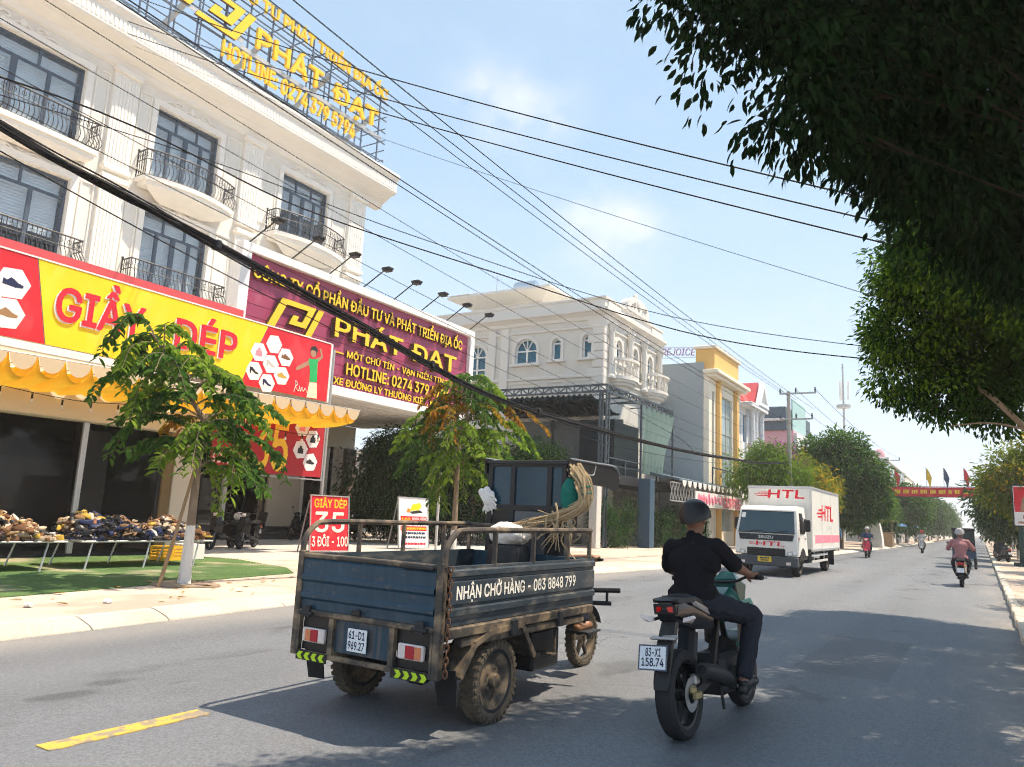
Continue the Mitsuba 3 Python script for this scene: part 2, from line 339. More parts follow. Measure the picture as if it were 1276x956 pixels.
# ---------------------------------------------------------------- the office building with its balconies
F = -23.8
Y_, Z_ = np.array([0, 1., 0]), np.array([0, 0, 1.])
def facade_panel(holes, y0, y1, z0, z1, x, depth):
    """wall slab with openings: front face at x, thickness depth towards -x"""
    p = sbox(y0, z0, y1, z1)
    for h in holes: p = p.difference(sbox(h[0], h[2], h[1], h[3]))
    return MB().prism(p, [x - depth, 0, 0], Y_, Z_, depth)
ob = thing('office_building', 'cream four storey office building with wrought iron balconies and wide cornice', 'building')
WT = [(7.35, 11.35), (13.87, 16.4), (19.5, 22.05)]
holes = [(a, b, z0, z1) for a, b in WT for z0, z1 in ((12.3, 14.95), (8.45, 11.15))]
gholes = [(13, 24.2, .1, 4.0)]
put(ob + '__wall', facade_panel(holes + gholes, -4, 24.3, .1, 15.75, F, .3), 'mat_plaster')
put(ob + '__side_wall', MB().box(-40, F - .3, 24.0, 24.3, .1, 16.4).box(-40, F - .3, -4, -3.7, .1, 16.4).box(-40, -39.7, -3.7, 24, .1, 16.4), 'mat_plaster')
fl = MB()
for z in (4.0, 8.0, 11.8, 16.2): fl.box(-39.7, F - .31, -3.69, 23.99, z, z + .25)
put(ob + '__floor_slab', fl, 'mat_cream')
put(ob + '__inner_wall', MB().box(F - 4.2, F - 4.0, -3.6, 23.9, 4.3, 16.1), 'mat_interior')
def window(y0, y1, z0, z1, leaves, lit):
    w = num(ob + '__window'); fr = MB(); x = F - .16; h = .07; zt = z1 - .62
    for a, b in ((y0, y0 + h), (y1 - h, y1)): fr.box(x - .05, x + .03, a, b, z0, z1)
    for a, b in ((z0, z0 + h), (z1 - h, z1), (zt - .04, zt + .04)): fr.box(x - .048, x + .028, y0 + h, y1 - h, a, b)
    st = (y1 - y0) / leaves
    for k in range(1, leaves):
        wd = .085 if k == leaves // 2 or leaves == 3 else .06
        fr.box(x - .046, x + .026, y0 + k * st - wd, y0 + k * st + wd, z0 + h, zt - .04)
    for k in (1, 2): fr.box(x - .046, x + .026, y0 + k * (y1 - y0) / 3 - .035, y0 + k * (y1 - y0) / 3 + .035, zt + .04, z1 - h)
    scene[w] = mikit.ply(fr.mesh(), 'mat_frame_navy')
    for k in range(leaves): put(w + '__pane', MB().add([[x - .01, y0 + k * st, z0], [x - .01, y0 + (k + 1) * st, z0], [x - .01, y0 + (k + 1) * st, zt], [x - .01, y0 + k * st, zt]], [[0, 1, 2], [0, 2, 3]]), 'mat_glass')
    for k in range(3):
        s3 = (y1 - y0) / 3; put(w + '__pane', MB().add([[x - .01, y0 + k * s3, zt], [x - .01, y0 + (k + 1) * s3, zt], [x - .01, y0 + (k + 1) * s3, z1], [x - .01, y0 + k * s3, z1]], [[0, 1, 2], [0, 2, 3]]), 'mat_glass')
    sl = MB(); z = z1 - .1
    while z > z0 + lit: sl.box(x - .26, x - .22, y0 + .1, y1 - .1, z - .085, z); z -= .1
    put(w + '__blind', sl, 'mat_blind')
    put(ob + '__window_surround', MB().box(F, F + .06, y0 - .22, y0 - .02, z0, z1 + .25).box(F, F + .06, y1 + .02, y1 + .22, z0, z1 + .25).box(F, F + .065, y0 - .02, y1 + .02, z1 + .03, z1 + .25), 'mat_plaster_trim')
for i, (a, b) in enumerate(WT):
    for j, (z0, z1) in enumerate(((12.3, 14.95), (8.45, 11.15))): window(a, b, z0, z1, 4, [.1, .9, .3, .15, 1.3, .1][i * 2 + j])
def flutes(y0, y1, z0, z1):
    m = MB().box(F, F + .14, y0, y1, z0, z1)
    n = 6; st = (y1 - y0 - .16) / n
    for k in range(n): m.cbox(F + .13, F + .165, y0 + .08 + k * st + .012, y0 + .08 + (k + 1) * st - .012, z0 + .25, z1 - .3, .015)
    m.cbox(F, F + .26, y0 - .06, y1 + .06, z1 - .2, z1, .03).cbox(F, F + .24, y0 - .05, y1 + .05, z0, z0 + .2, .03)
    return m
for y0, y1 in ((5.3, 6.2), (12.2, 13.05), (17.45, 18.35), (23.3, 24.28)):
    for z0, z1 in ((8.05, 11.75), (11.9, 15.55)): put(ob + '__pilaster', flutes(y0, y1, z0, z1), 'mat_plaster_trim')
def ring(y0, y1, z0, z1, w=.05, x=F):
    return MB().cbox(x, x + .05, y0, y1, z0, z0 + w, .012).cbox(x, x + .05, y0, y1, z1 - w, z1, .012).cbox(x, x + .045, y0, y0 + w, z0 + w, z1 - w, .012).cbox(x, x + .045, y1 - w, y1, z0 + w, z1 - w, .012)
for y0, y1 in ((11.65, 12.1), (13.15, 13.6), (16.7, 17.35), (18.45, 19.2), (22.35, 23.2)):
    for z0, z1 in ((8.6, 11.3), (12.4, 15.2)): put(ob + '__panel_molding', ring(y0, y1, z0, z1), 'mat_plaster_trim')
for a, b in WT:                                        # scrolled stucco over each window
    for zc in (15.33, 11.5):
        c = (a + b) / 2; m = MB()
        for s in (-1, 1):
            t = np.linspace(0, 3.6 * PI / 2, 20); r = .20 - .03 * t
            m.tube(np.stack([0 * t + F + .03, c + s * (.5 + r * np.cos(t)), zc + r * .7 * np.sin(t)], 1), .035, 6)
            m.tube(catmull([[F + .03, c + s * .06, zc + .05], [F + .04, c + s * .25, zc - .1], [F + .03, c + s * .48, zc - .12], [F + .03, c + s * .85, zc - .02], [F + .02, c + s * 1.1, zc - .1]], 4), .032, 6)
        m.ball([F + .03, c, zc], [.05, .11, .14], sub=1)
        put(ob + '__stucco_scroll', m, 'mat_plaster_trim', 40)
# cornice in steps, the band of flutes on its face
prof = [(0, 15.55), (.10, 15.6), (.16, 15.78), (.5, 15.95), (.55, 16.02), (.92, 16.12), (.98, 16.2), (.98, 16.72), (1.04, 16.76), (1.14, 16.92), (1.14, 17.02), (0, 17.06), (-.3, 17.06), (-.3, 15.55)]
v, f = [], []
for y in (-5, 25.35): v += [[F + a, y, z] for a, z in prof]
n = len(prof)
m = MB().prism(Polygon(prof), [F, 25.35, 0], [1, 0, 0], [0, 0, 1], 30.35)
put(ob + '__cornice', m, 'mat_plaster_trim')
dn = MB(); y = -4.9
while y < 25.2:
    dn.cbox(F + .97, F + 1.0, y, y + .10, 16.28, 16.66, .012); y += .15
tag(put(ob + '__cornice_flute', dn, 'mat_plaster_trim'), kind='stuff')
put(ob + '__side_cornice', MB().prism(Polygon(prof), [F - .4, 24.3, 0], [0, 1, 0], [0, 0, 1], -14), 'mat_plaster_trim')
put(ob + '__roof_slab', MB().box(-39.9, F - .31, -3.9, 24.2, 16.86, 17.0).box(F - .9, F - .7, -4.5, 24.3, 17.0, 17.35), 'mat_plaster_trim')
def balcony(y0, y1, z, bow):
    """slab, corbel and belly railing; bow: how far the front bulges"""
    b = num(ob + '__balcony'); c = (y0 + y1) / 2; hw = (y1 - y0) / 2
    def plan(k, off=0):                                # front line of the slab
        t = np.linspace(-1, 1, k)
        return np.stack([F + .62 + off + bow * (1 - t * t), c + t * (hw + off * .4)], 1)
    pl = plan(19); P = Polygon([(F - .02, c - hw)] + [tuple(q) for q in pl] + [(F - .02, c + hw)])
    sl = MB().prism(P, [0, 0, z - .16], [1, 0, 0], [0, 1, 0], .16)
    P2 = P.buffer(-.08); sl.prism(P2, [0, 0, z - .30], [1, 0, 0], [0, 1, 0], .137)
    rings = []
    for s, dz in ((1, -.3), (.8, -.46), (.45, -.58), (.2, -.62)):
        rings.append([[F - .02 + (q[0] - F + .02) * s * .9, c + (q[1] - c) * (.35 + .6 * s), z + dz] for q in plan(19)])
    vv = np.array(rings).reshape(-1, 3); ff = []
    for i in range(3):
        for j in range(18): a = i * 19 + j; ff.append([a, a + 1, a + 20, a + 19])
    cap = [[57, 57 + j, 58 + j] for j in range(1, 18)]
    sl.add(vv, np.vstack([quads(ff), cap]))
    scene[b] = mikit.ply(sl.mesh(), 'mat_plaster_trim', 35)
    full = np.vstack([[[F, c - hw + .04]], plan(40, -.06), [[F, c + hw - .04]]])
    d = np.r_[0, np.cumsum(np.linalg.norm(np.diff(full, axis=0), axis=1))]; Ltot = d[-1]; nb = int(Ltot / .135)
    at_ = lambda s: np.array([np.interp(s, d, full[:, 0]), np.interp(s, d, full[:, 1])])
    rl = MB(); cen = np.array([F, c])
    for i in range(nb + 1):
        q = at_(Ltot * i / nb); o = q - cen; o = np.array([1.0, .55 * np.sign(o[1]) * min(1, abs(o[1]) / hw) ** 6]); o /= np.linalg.norm(o)
        pts = [[*(q + o * e), z + hh] for e, hh in ((.0, .02), (.10, .12), (.15, .26), (.08, .44), (.0, .58), (0, .9))]
        rl.tube(catmull(pts, 2), .0135, 4)
        if i % 2 == 0:
            g = np.linspace(0, 2 * PI, 9)[:-1]; e = at_(min(Ltot, Ltot * i / nb + .05)) - q; e = e / (np.linalg.norm(e) + 1e-9)
            rl.tube([[*(q + e * .06 * math.cos(a)), z + .74 + .07 * math.sin(a)] for a in g], .009, 4, closed=True)
    put(b + '__railing', rl, 'mat_iron')
    hr = MB()
    for zz, r in ((.92, .026), (.58, .016), (.03, .016)): hr.tube([[*q, z + zz] for q in full], r, 6)
    for s in (0, 1): q = at_(Ltot * s); hr.tube([[*q, z], [*q, z + .98]], .025, 6).ball([*q, z + 1.0], .045, sub=1)
    put(b + '__handrail', hr, 'mat_iron')
balcony(6.95, 11.75, 12.15, .12); balcony(13.35, 16.9, 12.1, .42); balcony(18.85, 22.7, 12.1, .42)
balcony(6.95, 11.75, 8.25, .05); balcony(13.3, 16.95, 8.25, .05); balcony(18.85, 22.7, 8.25, .05)
# ground floor behind the canopy: plinth, glass, columns
put(ob + '__plinth', MB().box(F - 2, F + .9, 16.5, 24.6, .1, .26).box(F - 2, F + .55, 16.52, 24.58, .26, .42).box(F - 2, F + .2, 16.54, 24.56, .42, .56), 'mat_granite')
put(ob + '__beam', MB().box(F - .2, F + .06, 12.6, 24.9, 3.98, 4.95), 'mat_cream')
put(ob + '__wall_panel', MB().box(F - .6, F - .05, 20.4, 22.0, .56, 3.98), 'mat_beige')
for y in (18.3, 22.05, 23.35): put(ob + '__door_post', MB().cbox(F - .25, F - .02, y, y + .16, .56, 3.98, .01), 'mat_plaster_trim')
for y0, y1 in ((16.6, 18.3), (18.46, 20.4), (22.21, 23.35)):
    g = put(ob + '__glass_door', MB().add([[F - .2, y0, .56], [F - .2, y1, .56], [F - .2, y1, 3.98], [F - .2, y0, 3.98]], [[0, 1, 2], [0, 2, 3]]), 'mat_glass')
    put(g + '__frame', MB().box(F - .23, F - .17, y0, y0 + .07, .56, 3.98).box(F - .23, F - .17, y1 - .07, y1, .56, 3.98).box(F - .23, F - .17, y0 + .07, y1 - .07, 2.75, 2.83).box(F - .225, F - .175, (y0 + y1) / 2 - .03, (y0 + y1) / 2 + .03, .56, 2.75), 'mat_dark')
put(ob + '__lobby_wall', MB().box(F - 6, F - 5.9, 12, 24, .1, 4).box(F - 5.9, F - .3, 23.9, 23.99, .1, 4), 'mat_interior')
put(ob + '__column', MB().cbox(F - .4, F + .2, 24.35, 24.95, .1, 3.98, .04), mat('column_stone', proc(lambda p, n, uv: mix((.10, .075, .06), (.26, .2, .16), fbm(p.x * 8, p.y * 8, p.z * 1.5, 4))), .5))
# ---------------------------------------------------------------- canopy with the maroon sign
S = -18.0
ms = thing('maroon_sign', 'long maroon company sign with raised gold letters in white frame', 'sign')
put(ms + '__canopy', MB().box(F + .07, S - .12, 13.5, 25.3, 4.96, 5.25), mat('soffit', (.60, .58, .54), .6))
ribs = MB()
for x in np.arange(F + .5, S - .2, .42): ribs.box(x, x + .03, 13.55, 25.25, 4.94, 4.96)
tag(put(ms + '__soffit_rib', ribs, 'mat_soffit'), kind='stuff')
put(ms + '__box', MB().box(S - .45, S - .06, 13.56, 25.24, 5.26, 8.8), 'mat_white')
n = 9; zz = np.linspace(5.36, 8.72, n + 1)
for k in range(n): put(ms + '__cladding_panel', MB().cbox(S - .06, S, 13.8, 25.1, zz[k] + .007, zz[k + 1] - .007, .006), 'mat_maroon' if k % 2 else 'mat_maroon2')
put(ms + '__frame', MB().cbox(S - .12, S + .16, 13.45, 25.4, 8.72, 8.98, .015).cbox(S - .12, S + .16, 13.45, 25.4, 5.05, 5.36, .015).cbox(S - .12, S + .155, 13.45, 13.8, 5.36, 8.72, .01).cbox(S - .12, S + .155, 25.1, 25.4, 5.36, 8.72, .01), 'mat_white')
def line(holder, txt, x, y0, y1, z, h, depth, front, side=None, each=False, part='lettering', pane=None, taper=0):
    """raised lettering facing +x: returns coloured as if in shade, with a bright face"""
    if each:
        L, a, b = letters(txt); sc = (y1 - y0) / (b - a); out = []
        for m in L: out.append((m, lambda v: np.stack([0 * v[:, 0], y0 + (v[:, 0] - a) * sc, z + v[:, 1] * h], 1)))
    else:
        m = txt_mesh(txt); a, b = m.bounds[0][0], m.bounds[1][0]; sc = (y1 - y0) / (b - a); out = [(m, lambda v: np.stack([0 * v[:, 0], y0 + (v[:, 0] - a) * sc, z + v[:, 1] * h], 1))]
    for m, g in out:
        v = np.array(m.vertices); w = g(v)
        k = num(holder + '__' + part)
        w1 = w.copy(); w1[:, 0] = x + v[:, 2] * depth
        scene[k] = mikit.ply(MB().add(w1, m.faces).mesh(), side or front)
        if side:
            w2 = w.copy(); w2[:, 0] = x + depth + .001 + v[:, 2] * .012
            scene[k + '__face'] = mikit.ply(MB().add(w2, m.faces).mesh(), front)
def logo(holder, x, y0, z0, w, h, depth, sl):
    """slanted square spiral of two strokes"""
    P = [(0, 0), (0, 1), (.80, 1), (.80, .22), (.40, .22), (.40, .55), (.53, .55), (.53, .38), (.66, .38), (.66, .83), (.16, .83), (.16, 0)]
    Q = [(.30, 0), (.86, 0), (.86, 1), (1, 1), (1, -.16), (.30, -.16)]
    for nm, pp in (('logo_spiral', P), ('logo_bar', Q)):
        pp = [(y0 + (a + sl * b) * w, z0 + b * h) for a, b in pp]
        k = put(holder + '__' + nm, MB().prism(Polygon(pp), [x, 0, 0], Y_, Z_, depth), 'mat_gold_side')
        put(k + '__face', MB().prism(Polygon(pp), [x + depth + .001, 0, 0], Y_, Z_, .012), 'mat_gold')
line(ms, 'CÔNG TY CỔ PHẦN ĐẦU TƯ VÀ PHÁT TRIỂN ĐỊA ỐC', S + .003, 13.95, 24.55, 8.02, .36, .12, 'mat_gold', 'mat_gold_side')
logo(ms, S + .003, 14.6, 6.72, 1.75, .95, .14, .27)
line(ms, 'PHÁT', S + .003, 17.3, 20.75, 6.98, .62, .2, 'mat_gold', 'mat_gold_side', each=True, part='letter')
line(ms, 'ĐẠT', S + .003, 21.25, 24.1, 6.98, .62, .2, 'mat_gold', 'mat_gold_side', each=True, part='letter')
put(ms + '__rule', MB().box(S + .003, S + .05, 17.45, 17.95, 6.49, 6.53).box(S + .003, S + .05, 23.6, 24.1, 6.58, 6.62), 'mat_gold')
line(ms, 'MỘT CHỮ TÍN - VẠN NIỀM TIN', S + .003, 18.08, 23.5, 6.42, .22, .06, 'mat_gold', 'mat_gold_side')
line(ms, 'HOTLINE: 0274 379 5794', S + .003, 18.07, 23.9, 5.84, .38, .1, 'mat_gold', 'mat_gold_side')
line(ms, 'XE ĐƯỜNG LÝ THƯỜNG KIỆT, KP', S + .003, 17.6, 23.2, 5.45, .22, .04, 'mat_gold', 'mat_gold_side')
for y in np.linspace(13.7, 25.05, 8):
    k = put(ms + '__floodlight', MB().tube([[S + .0, y, 8.95], [S + .75, y + .35, 9.68]], .022, 6).cbox(S + .62, S + .98, y + .25, y + .52, 9.66, 9.74, .02).cbox(S + .66, S + .94, y + .27, y + .5, 9.6, 9.66, .01), 'mat_dark')
# ---------------------------------------------------------------- sign on the roof
rs = thing('rooftop_sign', 'open steel rooftop sign frame with gold letters above the cream office', 'sign')
R = -23.15
fr = MB()
for y in np.arange(7.0, 24.7, 1.07):
    fr.beam([R, y, 17.05], [R, y, 21.15], .05).beam([R - 1.5, y, 17.05], [R - 1.5, y, 21.15], .045)
    fr.beam([R, y, 17.4], [R - 1.5, y, 18.5], .035).beam([R, y, 21.1], [R - 1.5, y, 21.1], .04)
for z in (17.5, 18.4, 18.95, 19.55, 20.1, 20.4, 21.12): fr.beam([R, 6.5, z], [R, 24.62, z], .045).beam([R - 1.5, 6.5, z], [R - 1.5, 24.62, z], .035)
for z in (17.6, 18.1, 18.6, 19.2, 19.8): fr.beam([R, 24.6, z], [R - 1.5, 24.6, z], .035)
put(rs + '__frame', fr, 'mat_frame_navy')
for y in np.arange(7.5, 24, 3.2): put(rs + '__brace', MB().beam([R - .05, y + .6, 19.9], [R - 4.2, y, 17.1], .16), 'mat_galv')
put(rs + '__backing_rail', MB().box(R + .03, R + .05, 16.3, 24.3, 18.45, 18.62).box(R + .03, R + .05, 13.5, 16.4, 18.7, 18.85), 'mat_galv')
line(rs, 'CÔNG TY CỔ PHẦN ĐẦU TƯ PHÁT TRIỂN ĐỊA ỐC', R + .06, 9.2, 24.45, 20.5, .50, .08, 'mat_gold', 'mat_gold')
logo(rs, R + .06, 13.6, 18.75, 2.5, 1.2, .1, .27)
line(rs, 'PHÁT', R + .06, 16.9, 20.4, 18.85, .8, .12, 'mat_gold', 'mat_gold', each=True, part='letter')
line(rs, 'ĐẠT', R + .06, 21.0, 23.9, 18.85, .8, .12, 'mat_gold', 'mat_gold', each=True, part='letter')
line(rs, 'HOTLINE: 0274 379 5794', R + .06, 15.5, 22.5, 17.68, .62, .1, 'mat_gold', 'mat_gold', each=True, part='letter')
# ---------------------------------------------------------------- shoe shop
B = -17.0
sh = thing('shoe_shop', 'single storey shoe shop with dark glass front under the yellow awning', 'shop')
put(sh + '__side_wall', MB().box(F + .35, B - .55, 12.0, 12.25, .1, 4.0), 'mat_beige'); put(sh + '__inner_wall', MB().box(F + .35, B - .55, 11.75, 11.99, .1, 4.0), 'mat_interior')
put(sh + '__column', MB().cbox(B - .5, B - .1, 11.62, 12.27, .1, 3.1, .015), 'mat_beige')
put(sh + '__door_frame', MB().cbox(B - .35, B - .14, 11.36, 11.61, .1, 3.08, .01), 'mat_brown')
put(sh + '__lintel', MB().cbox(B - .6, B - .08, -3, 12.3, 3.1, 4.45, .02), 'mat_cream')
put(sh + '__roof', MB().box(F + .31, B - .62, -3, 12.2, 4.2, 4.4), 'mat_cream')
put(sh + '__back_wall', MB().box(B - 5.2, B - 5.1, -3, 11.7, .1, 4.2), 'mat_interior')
put(sh + '__floor', MB().box(B - 5.1, B - .1, -3, 11.7, .1, .16), 'mat_dark')
ys = [-2.9, 1.5, 4.2, 6.9, 9.38, 11.34]
for a, b in zip(ys[:-1], ys[1:]):
    g = put(sh + '__glass_panel', MB().add([[B - .25, a, .16], [B - .25, b, .16], [B - .25, b, 3.1], [B - .25, a, 3.1]], [[0, 1, 2], [0, 2, 3]]), 'mat_shop_glass')
    put(g + '__mullion', MB().cbox(B - .29, B - .2, b - .06, b + .06, .16, 3.09, .01), 'mat_aluminium' if b == 9.38 else 'mat_dark')
put(sh + '__display_rack', MB().box(B - 3, B - 2.6, 5, 10.5, .16, 2.3).box(B - 1.6, B - 1.3, 10.0, 10.6, .16, 3), 'mat_dark')
# the long billboard over it
bb = thing('billboard', 'long yellow and red shoe shop billboard above the awning', 'billboard')
put(bb + '__backing', MB().box(B - .12, B - .01, 0, 16.48, 4.62, 6.42), 'mat_galv')
put(bb + '__upper_strip', MB().box(B - .5, B - .42, 0, 13.4, 6.0, 6.78), 'mat_pinkred')
def flat(key, poly, x, m, d=.004): return put(key, MB().prism(Polygon(poly), [x, 0, 0], Y_, Z_, d), m)
flat(bb + '__yellow_panel', [(7.72, 6.42), (13.95, 6.42), (13.2, 4.62), (8.12, 4.62)], B, 'mat_yellow')
flat(bb + '__red_panel', [(0, 6.42), (7.7, 6.42), (8.1, 4.62), (0, 4.62)], B, 'mat_red')
flat(bb + '__red_panel', [(13.97, 6.42), (16.42, 6.42), (16.42, 4.62), (13.22, 4.62)], B, 'mat_red')
put(bb + '__edge', MB().box(B - .1, B + .02, 16.43, 16.5, 4.6, 6.44).box(B - .1, B + .02, 0, 16.42, 6.425, 6.46), 'mat_white')
for t, y0, y1 in (('GIẦY', 8.2, 10.25), ('DÉP', 11.1, 12.95)):
    L, a, b = letters(t); sc = (y1 - y0) / (b - a)
    for m in L:
        v = np.array(m.vertices); w = np.stack([B + .006 + v[:, 2] * .05, y0 + (v[:, 0] - a) * sc, 5.22 + v[:, 1] * .72], 1)
        k = put(bb + '__letter', MB().add(w, m.faces), 'mat_letter_red')
        w2 = w.copy(); w2[:, 1] -= .035; w2[:, 2] -= .035; w2[:, 0] = B + .005 + v[:, 2] * .03
        put(k + '__outline', MB().add(w2 * [1, 1, 1], m.faces), 'mat_white')
def hexa(c, r, rot=0): return [(c[0] + r * math.cos(PI / 3 * k + rot), c[1] + r * math.sin(PI / 3 * k + rot)) for k in range(6)]
SHOE = [(-.5, -.12), (.15, -.2), (.5, -.16), (.55, -.02), (.3, .05), (.05, .22), (-.12, .3), (-.3, .12), (-.48, .2)]
HEEL = [(-.5, .3), (-.42, -.25), (-.34, -.25), (-.3, .05), (.1, -.2), (.5, -.22), (.45, -.1), (.15, 0), (-.2, .3)]
BAG = [(-.35, -.35), (.35, -.35), (.3, .15), (.15, .15), (.1, .38), (-.1, .38), (-.15, .15), (-.3, .15)]
def hex_tile(holder, c, r, x, colour, shape):
    k = flat(holder + '__hexagon', hexa(c, r, .12), x, 'mat_hex_white')
    flat(k + '__picture', [(c[0] + a * r * 1.1, c[1] + b * r * 1.1) for a, b in shape], x + .006, colour, .003)
for c, col, s in (((13.72, 5.62), 'mat_sign_pink', BAG), ((14.22, 5.95), 'mat_hex_white', SHOE), ((14.68, 5.66), 'mat_shoe_brown', SHOE), ((14.17, 5.36), 'mat_far_wall', HEEL), ((13.62, 5.06), 'mat_dark', HEEL), ((14.1, 4.8), 'mat_shoe_navy', HEEL), ((14.6, 5.1), 'mat_shoe_yellow', SHOE)):
    hex_tile(bb, c, .29, B + .006, col, s)
for c in ((7.3, 5.75), (7.28, 5.1), (6.8, 5.42)): hex_tile(bb, c, .36, B + .006, 'mat_shoe_navy' if c[1] > 5.6 else 'mat_shoe_tan', SHOE)
pk = num(bb + '__printed_figure')
pf = lambda pts: [(15.75 + a, 5.35 + b) for a, b in pts]
scene[pk] = mikit.ply(MB().prism(Polygon(pf([(-.2, .45), (.18, .5), (.2, .0), (.22, -.2), (-.08, -.24), (-.1, .1)])), [B + .006, 0, 0], Y_, Z_, .003).mesh(), 'mat_green_dress')
for pts, mm in (([(-.1, .45), (-.62, .12), (-.66, .02), (-.58, .02), (-.12, .28)], 'mat_skin'), ([(.08, .5), (.3, .62), (.2, .85), (.26, .86), (.38, .6), (.2, .42)], 'mat_skin'), ([(-.08, -.25), (.22, -.22), (.28, -.7), (-.14, -.72)], 'mat_cream')):
    flat(pk + '__limb', pf(pts), B + .0062, mm, .0025)
hd = [(-.02 + .12 * math.cos(t), .66 + .14 * math.sin(t)) for t in np.linspace(0, 2 * PI, 14)[:-1]]
flat(pk + '__face', pf(hd), B + .0062, 'mat_skin', .0025)
flat(pk + '__hair', pf([(-.16, .66), (-.12, .84), (.02, .88), (.14, .8), (.12, .6), (.06, .74), (-.1, .74)]), B + .0095, 'mat_dark', .002)
put(bb + '__script', MB().tube(catmull([[B + .012, 15.1 + a * .5, 4.72 + b * .4] for a, b in ((0, 0), (.1, .5), (.05, .85), (.25, .6), (.1, .4), (.35, .1), (.4, .5), (.5, .1), (.6, .45), (.7, .15), (.85, .4), (1, .1))], 4), .012, 4), 'mat_white')
# shop awning: cloth sagging between rods
aw = thing('awning', 'saffron yellow cloth awning sagging in waves before the shoe shop', 'awning')
XA, XB = -15.5, -17.06; st = .53; y_end = 16.3; nW = 26
rodz = lambda y: 4.06 + (y - 6.7) * .021
prof = []
for k in range(nW):
    y1 = y_end - k * st; y0 = y1 - st
    for t in np.linspace(0, 1, 9)[:-1]: prof.append((y1 - t * st, rodz(y1 - t * st) - .40 * math.sqrt(max(0, 1 - (2 * t - 1) ** 2)) ** 1.0 * (1 + .08 * math.sin(k * 2.3))))
nx = 7; v = []
rng = np.random.default_rng(2)
for i in range(nx):
    x = XA + (XB - XA) * i / (nx - 1)
    for (y, z) in prof: v.append([x + .02 * math.sin(y * 3), y + (.03 * math.sin(i * 1.7 + y)), z - .07 * math.sin(PI * i / (nx - 1)) * (1 + .5 * math.sin(y * 1.9)) - .1 * i / (nx - 1)])
m = len(prof); q = np.array([[i * m + j, i * m + j + 1, (i + 1) * m + j + 1, (i + 1) * m + j] for i in range(nx - 1) for j in range(m - 1)])
put(aw + '__cloth', MB().add(v, quads(q)), 'mat_awning', True)
rods = MB(); 
for k in range(nW + 1): y = y_end - k * st; rods.tube([[XA + .03, y, rodz(y)], [XB, y, rodz(y) - .08]], .014, 5)
tag(put(aw + '__rods', rods, 'mat_galv'), kind='stuff')
put(aw + '__cable', MB().tube([[XA + .02, 2.5, rodz(2.5) + .02], [XA + .02, y_end + .05, rodz(y_end) + .02]], .012, 5).tube([[XB, 2.5, rodz(2.5) - .06], [XB, y_end + .05, rodz(y_end) - .06]], .012, 5), 'mat_galv')
for k in range(19):
    y1 = y_end - k * st - .02; P = [(y1, rodz(y1) + .0)] + [(y1 - t * (st - .04), rodz(y1) - .30 * math.sqrt(max(0, 1 - (2 * t - 1) ** 2))) for t in np.linspace(0.03, .97, 12)] + [(y1 - st + .04, rodz(y1))]
    put(aw + '__valance', MB().prism(Polygon(P), [XA + .055, 0, 0], Y_, Z_, .004), 'mat_valance')
po = thing('awning_pole', 'grey galvanised pole at the right end of the shoe billboard', 'pole')
scene[po] = mikit.ply(MB().cyl([B - .06, 16.62, .1], [B - .06, 16.62, 6.3], .055, 12).cyl([B - .06, 16.62, .1], [B - .06, 16.62, .14], .12, 12).mesh(), 'mat_galv', 40)
# red hanging banner
hb = thing('hanging_banner', '35 price banner in red darkened for awning shade, with four hexagon pictures hanging under the awning', 'banner')
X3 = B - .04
flat(hb + '__sheet', [(12.55, 4.05), (16.5, 4.05), (16.5, 2.3), (12.55, 2.24)], X3, mat('banner_dark_red', (.40, .012, .022), .6), .012)  # the shade of the awning is put into this red
put(hb + '__rim', MB().box(X3 - .01, X3 + .02, 12.5, 16.55, 2.2, 2.235).box(X3 - .01, X3 + .02, 16.505, 16.54, 2.24, 4.05), 'mat_galv')
def flat_text(key, t, x, y0, y1, z, h, m, d=.004): return put(key, MB().text(t, [x, y0, z], Y_, Z_, h, d, y1 - y0), m)
for ch, a, b in (('3', 13.86, 14.46), ('5', 14.54, 15.14)): flat_text(hb + '__letter', ch, X3 + .014, a, b, 2.42, 1.32, 'mat_gold')
flat_text(hb + '__lettering', 'GIẦY DÉP', X3 + .014, 12.6, 13.8, 3.5, .34, 'mat_cream')
flat_text(hb + '__lettering', '3 ĐÔI - 100', X3 + .014, 12.6, 13.75, 2.46, .26, 'mat_cream')
for c, s, col in (((15.6, 3.72), BAG, 'mat_sign_pink'), ((16.05, 3.42), BAG, 'mat_dark'), ((15.6, 3.06), BAG, 'mat_dark'), ((16.02, 2.72), SHOE, 'mat_dark')): hex_tile(hb, c, .29, X3 + .014, col, s)
# two standing boards
def stand(name, label, p0, p1, h, build, ink):
    p0, p1 = np.array([*p0, .1]), np.array([*p1, .1]); u = (p1 - p0); w = np.linalg.norm(u); u /= w; nrm = np.array([u[1], -u[0], 0]); up = np.array([0, 0, 1.]) * .985 - nrm * .12; up /= np.linalg.norm(up)
    k = thing(name, label, 'signboard')
    put(k + '__board', MB().prism(sbox(0, .04, w, h), p0, u, up, -.03), ink)
    put(k + '__frame', MB().prism(sbox(0, .04, w, h).difference(sbox(.03, .07, w - .03, h - .03)), p0 + nrm * .001, u, up, .02), 'mat_galv')
    put(k + '__leg', MB().beam(p0 + up * h * .9 - nrm * .04, p0 - nrm * .65, .03).beam(p1 + up * h * .9 - nrm * .04, p1 - nrm * .65, .03), 'mat_galv')
    build(k, lambda t, a, b, z, hh, m, d=.004: put(k + '__lettering', MB().text(t, p0 + u * a + up * z + nrm * .004, u, up, hh, d, b - a), m),
          lambda part, poly, m, d=.003: put(k + '__' + part, MB().prism(Polygon(poly), p0 + nrm * .002, u, up, d), m))
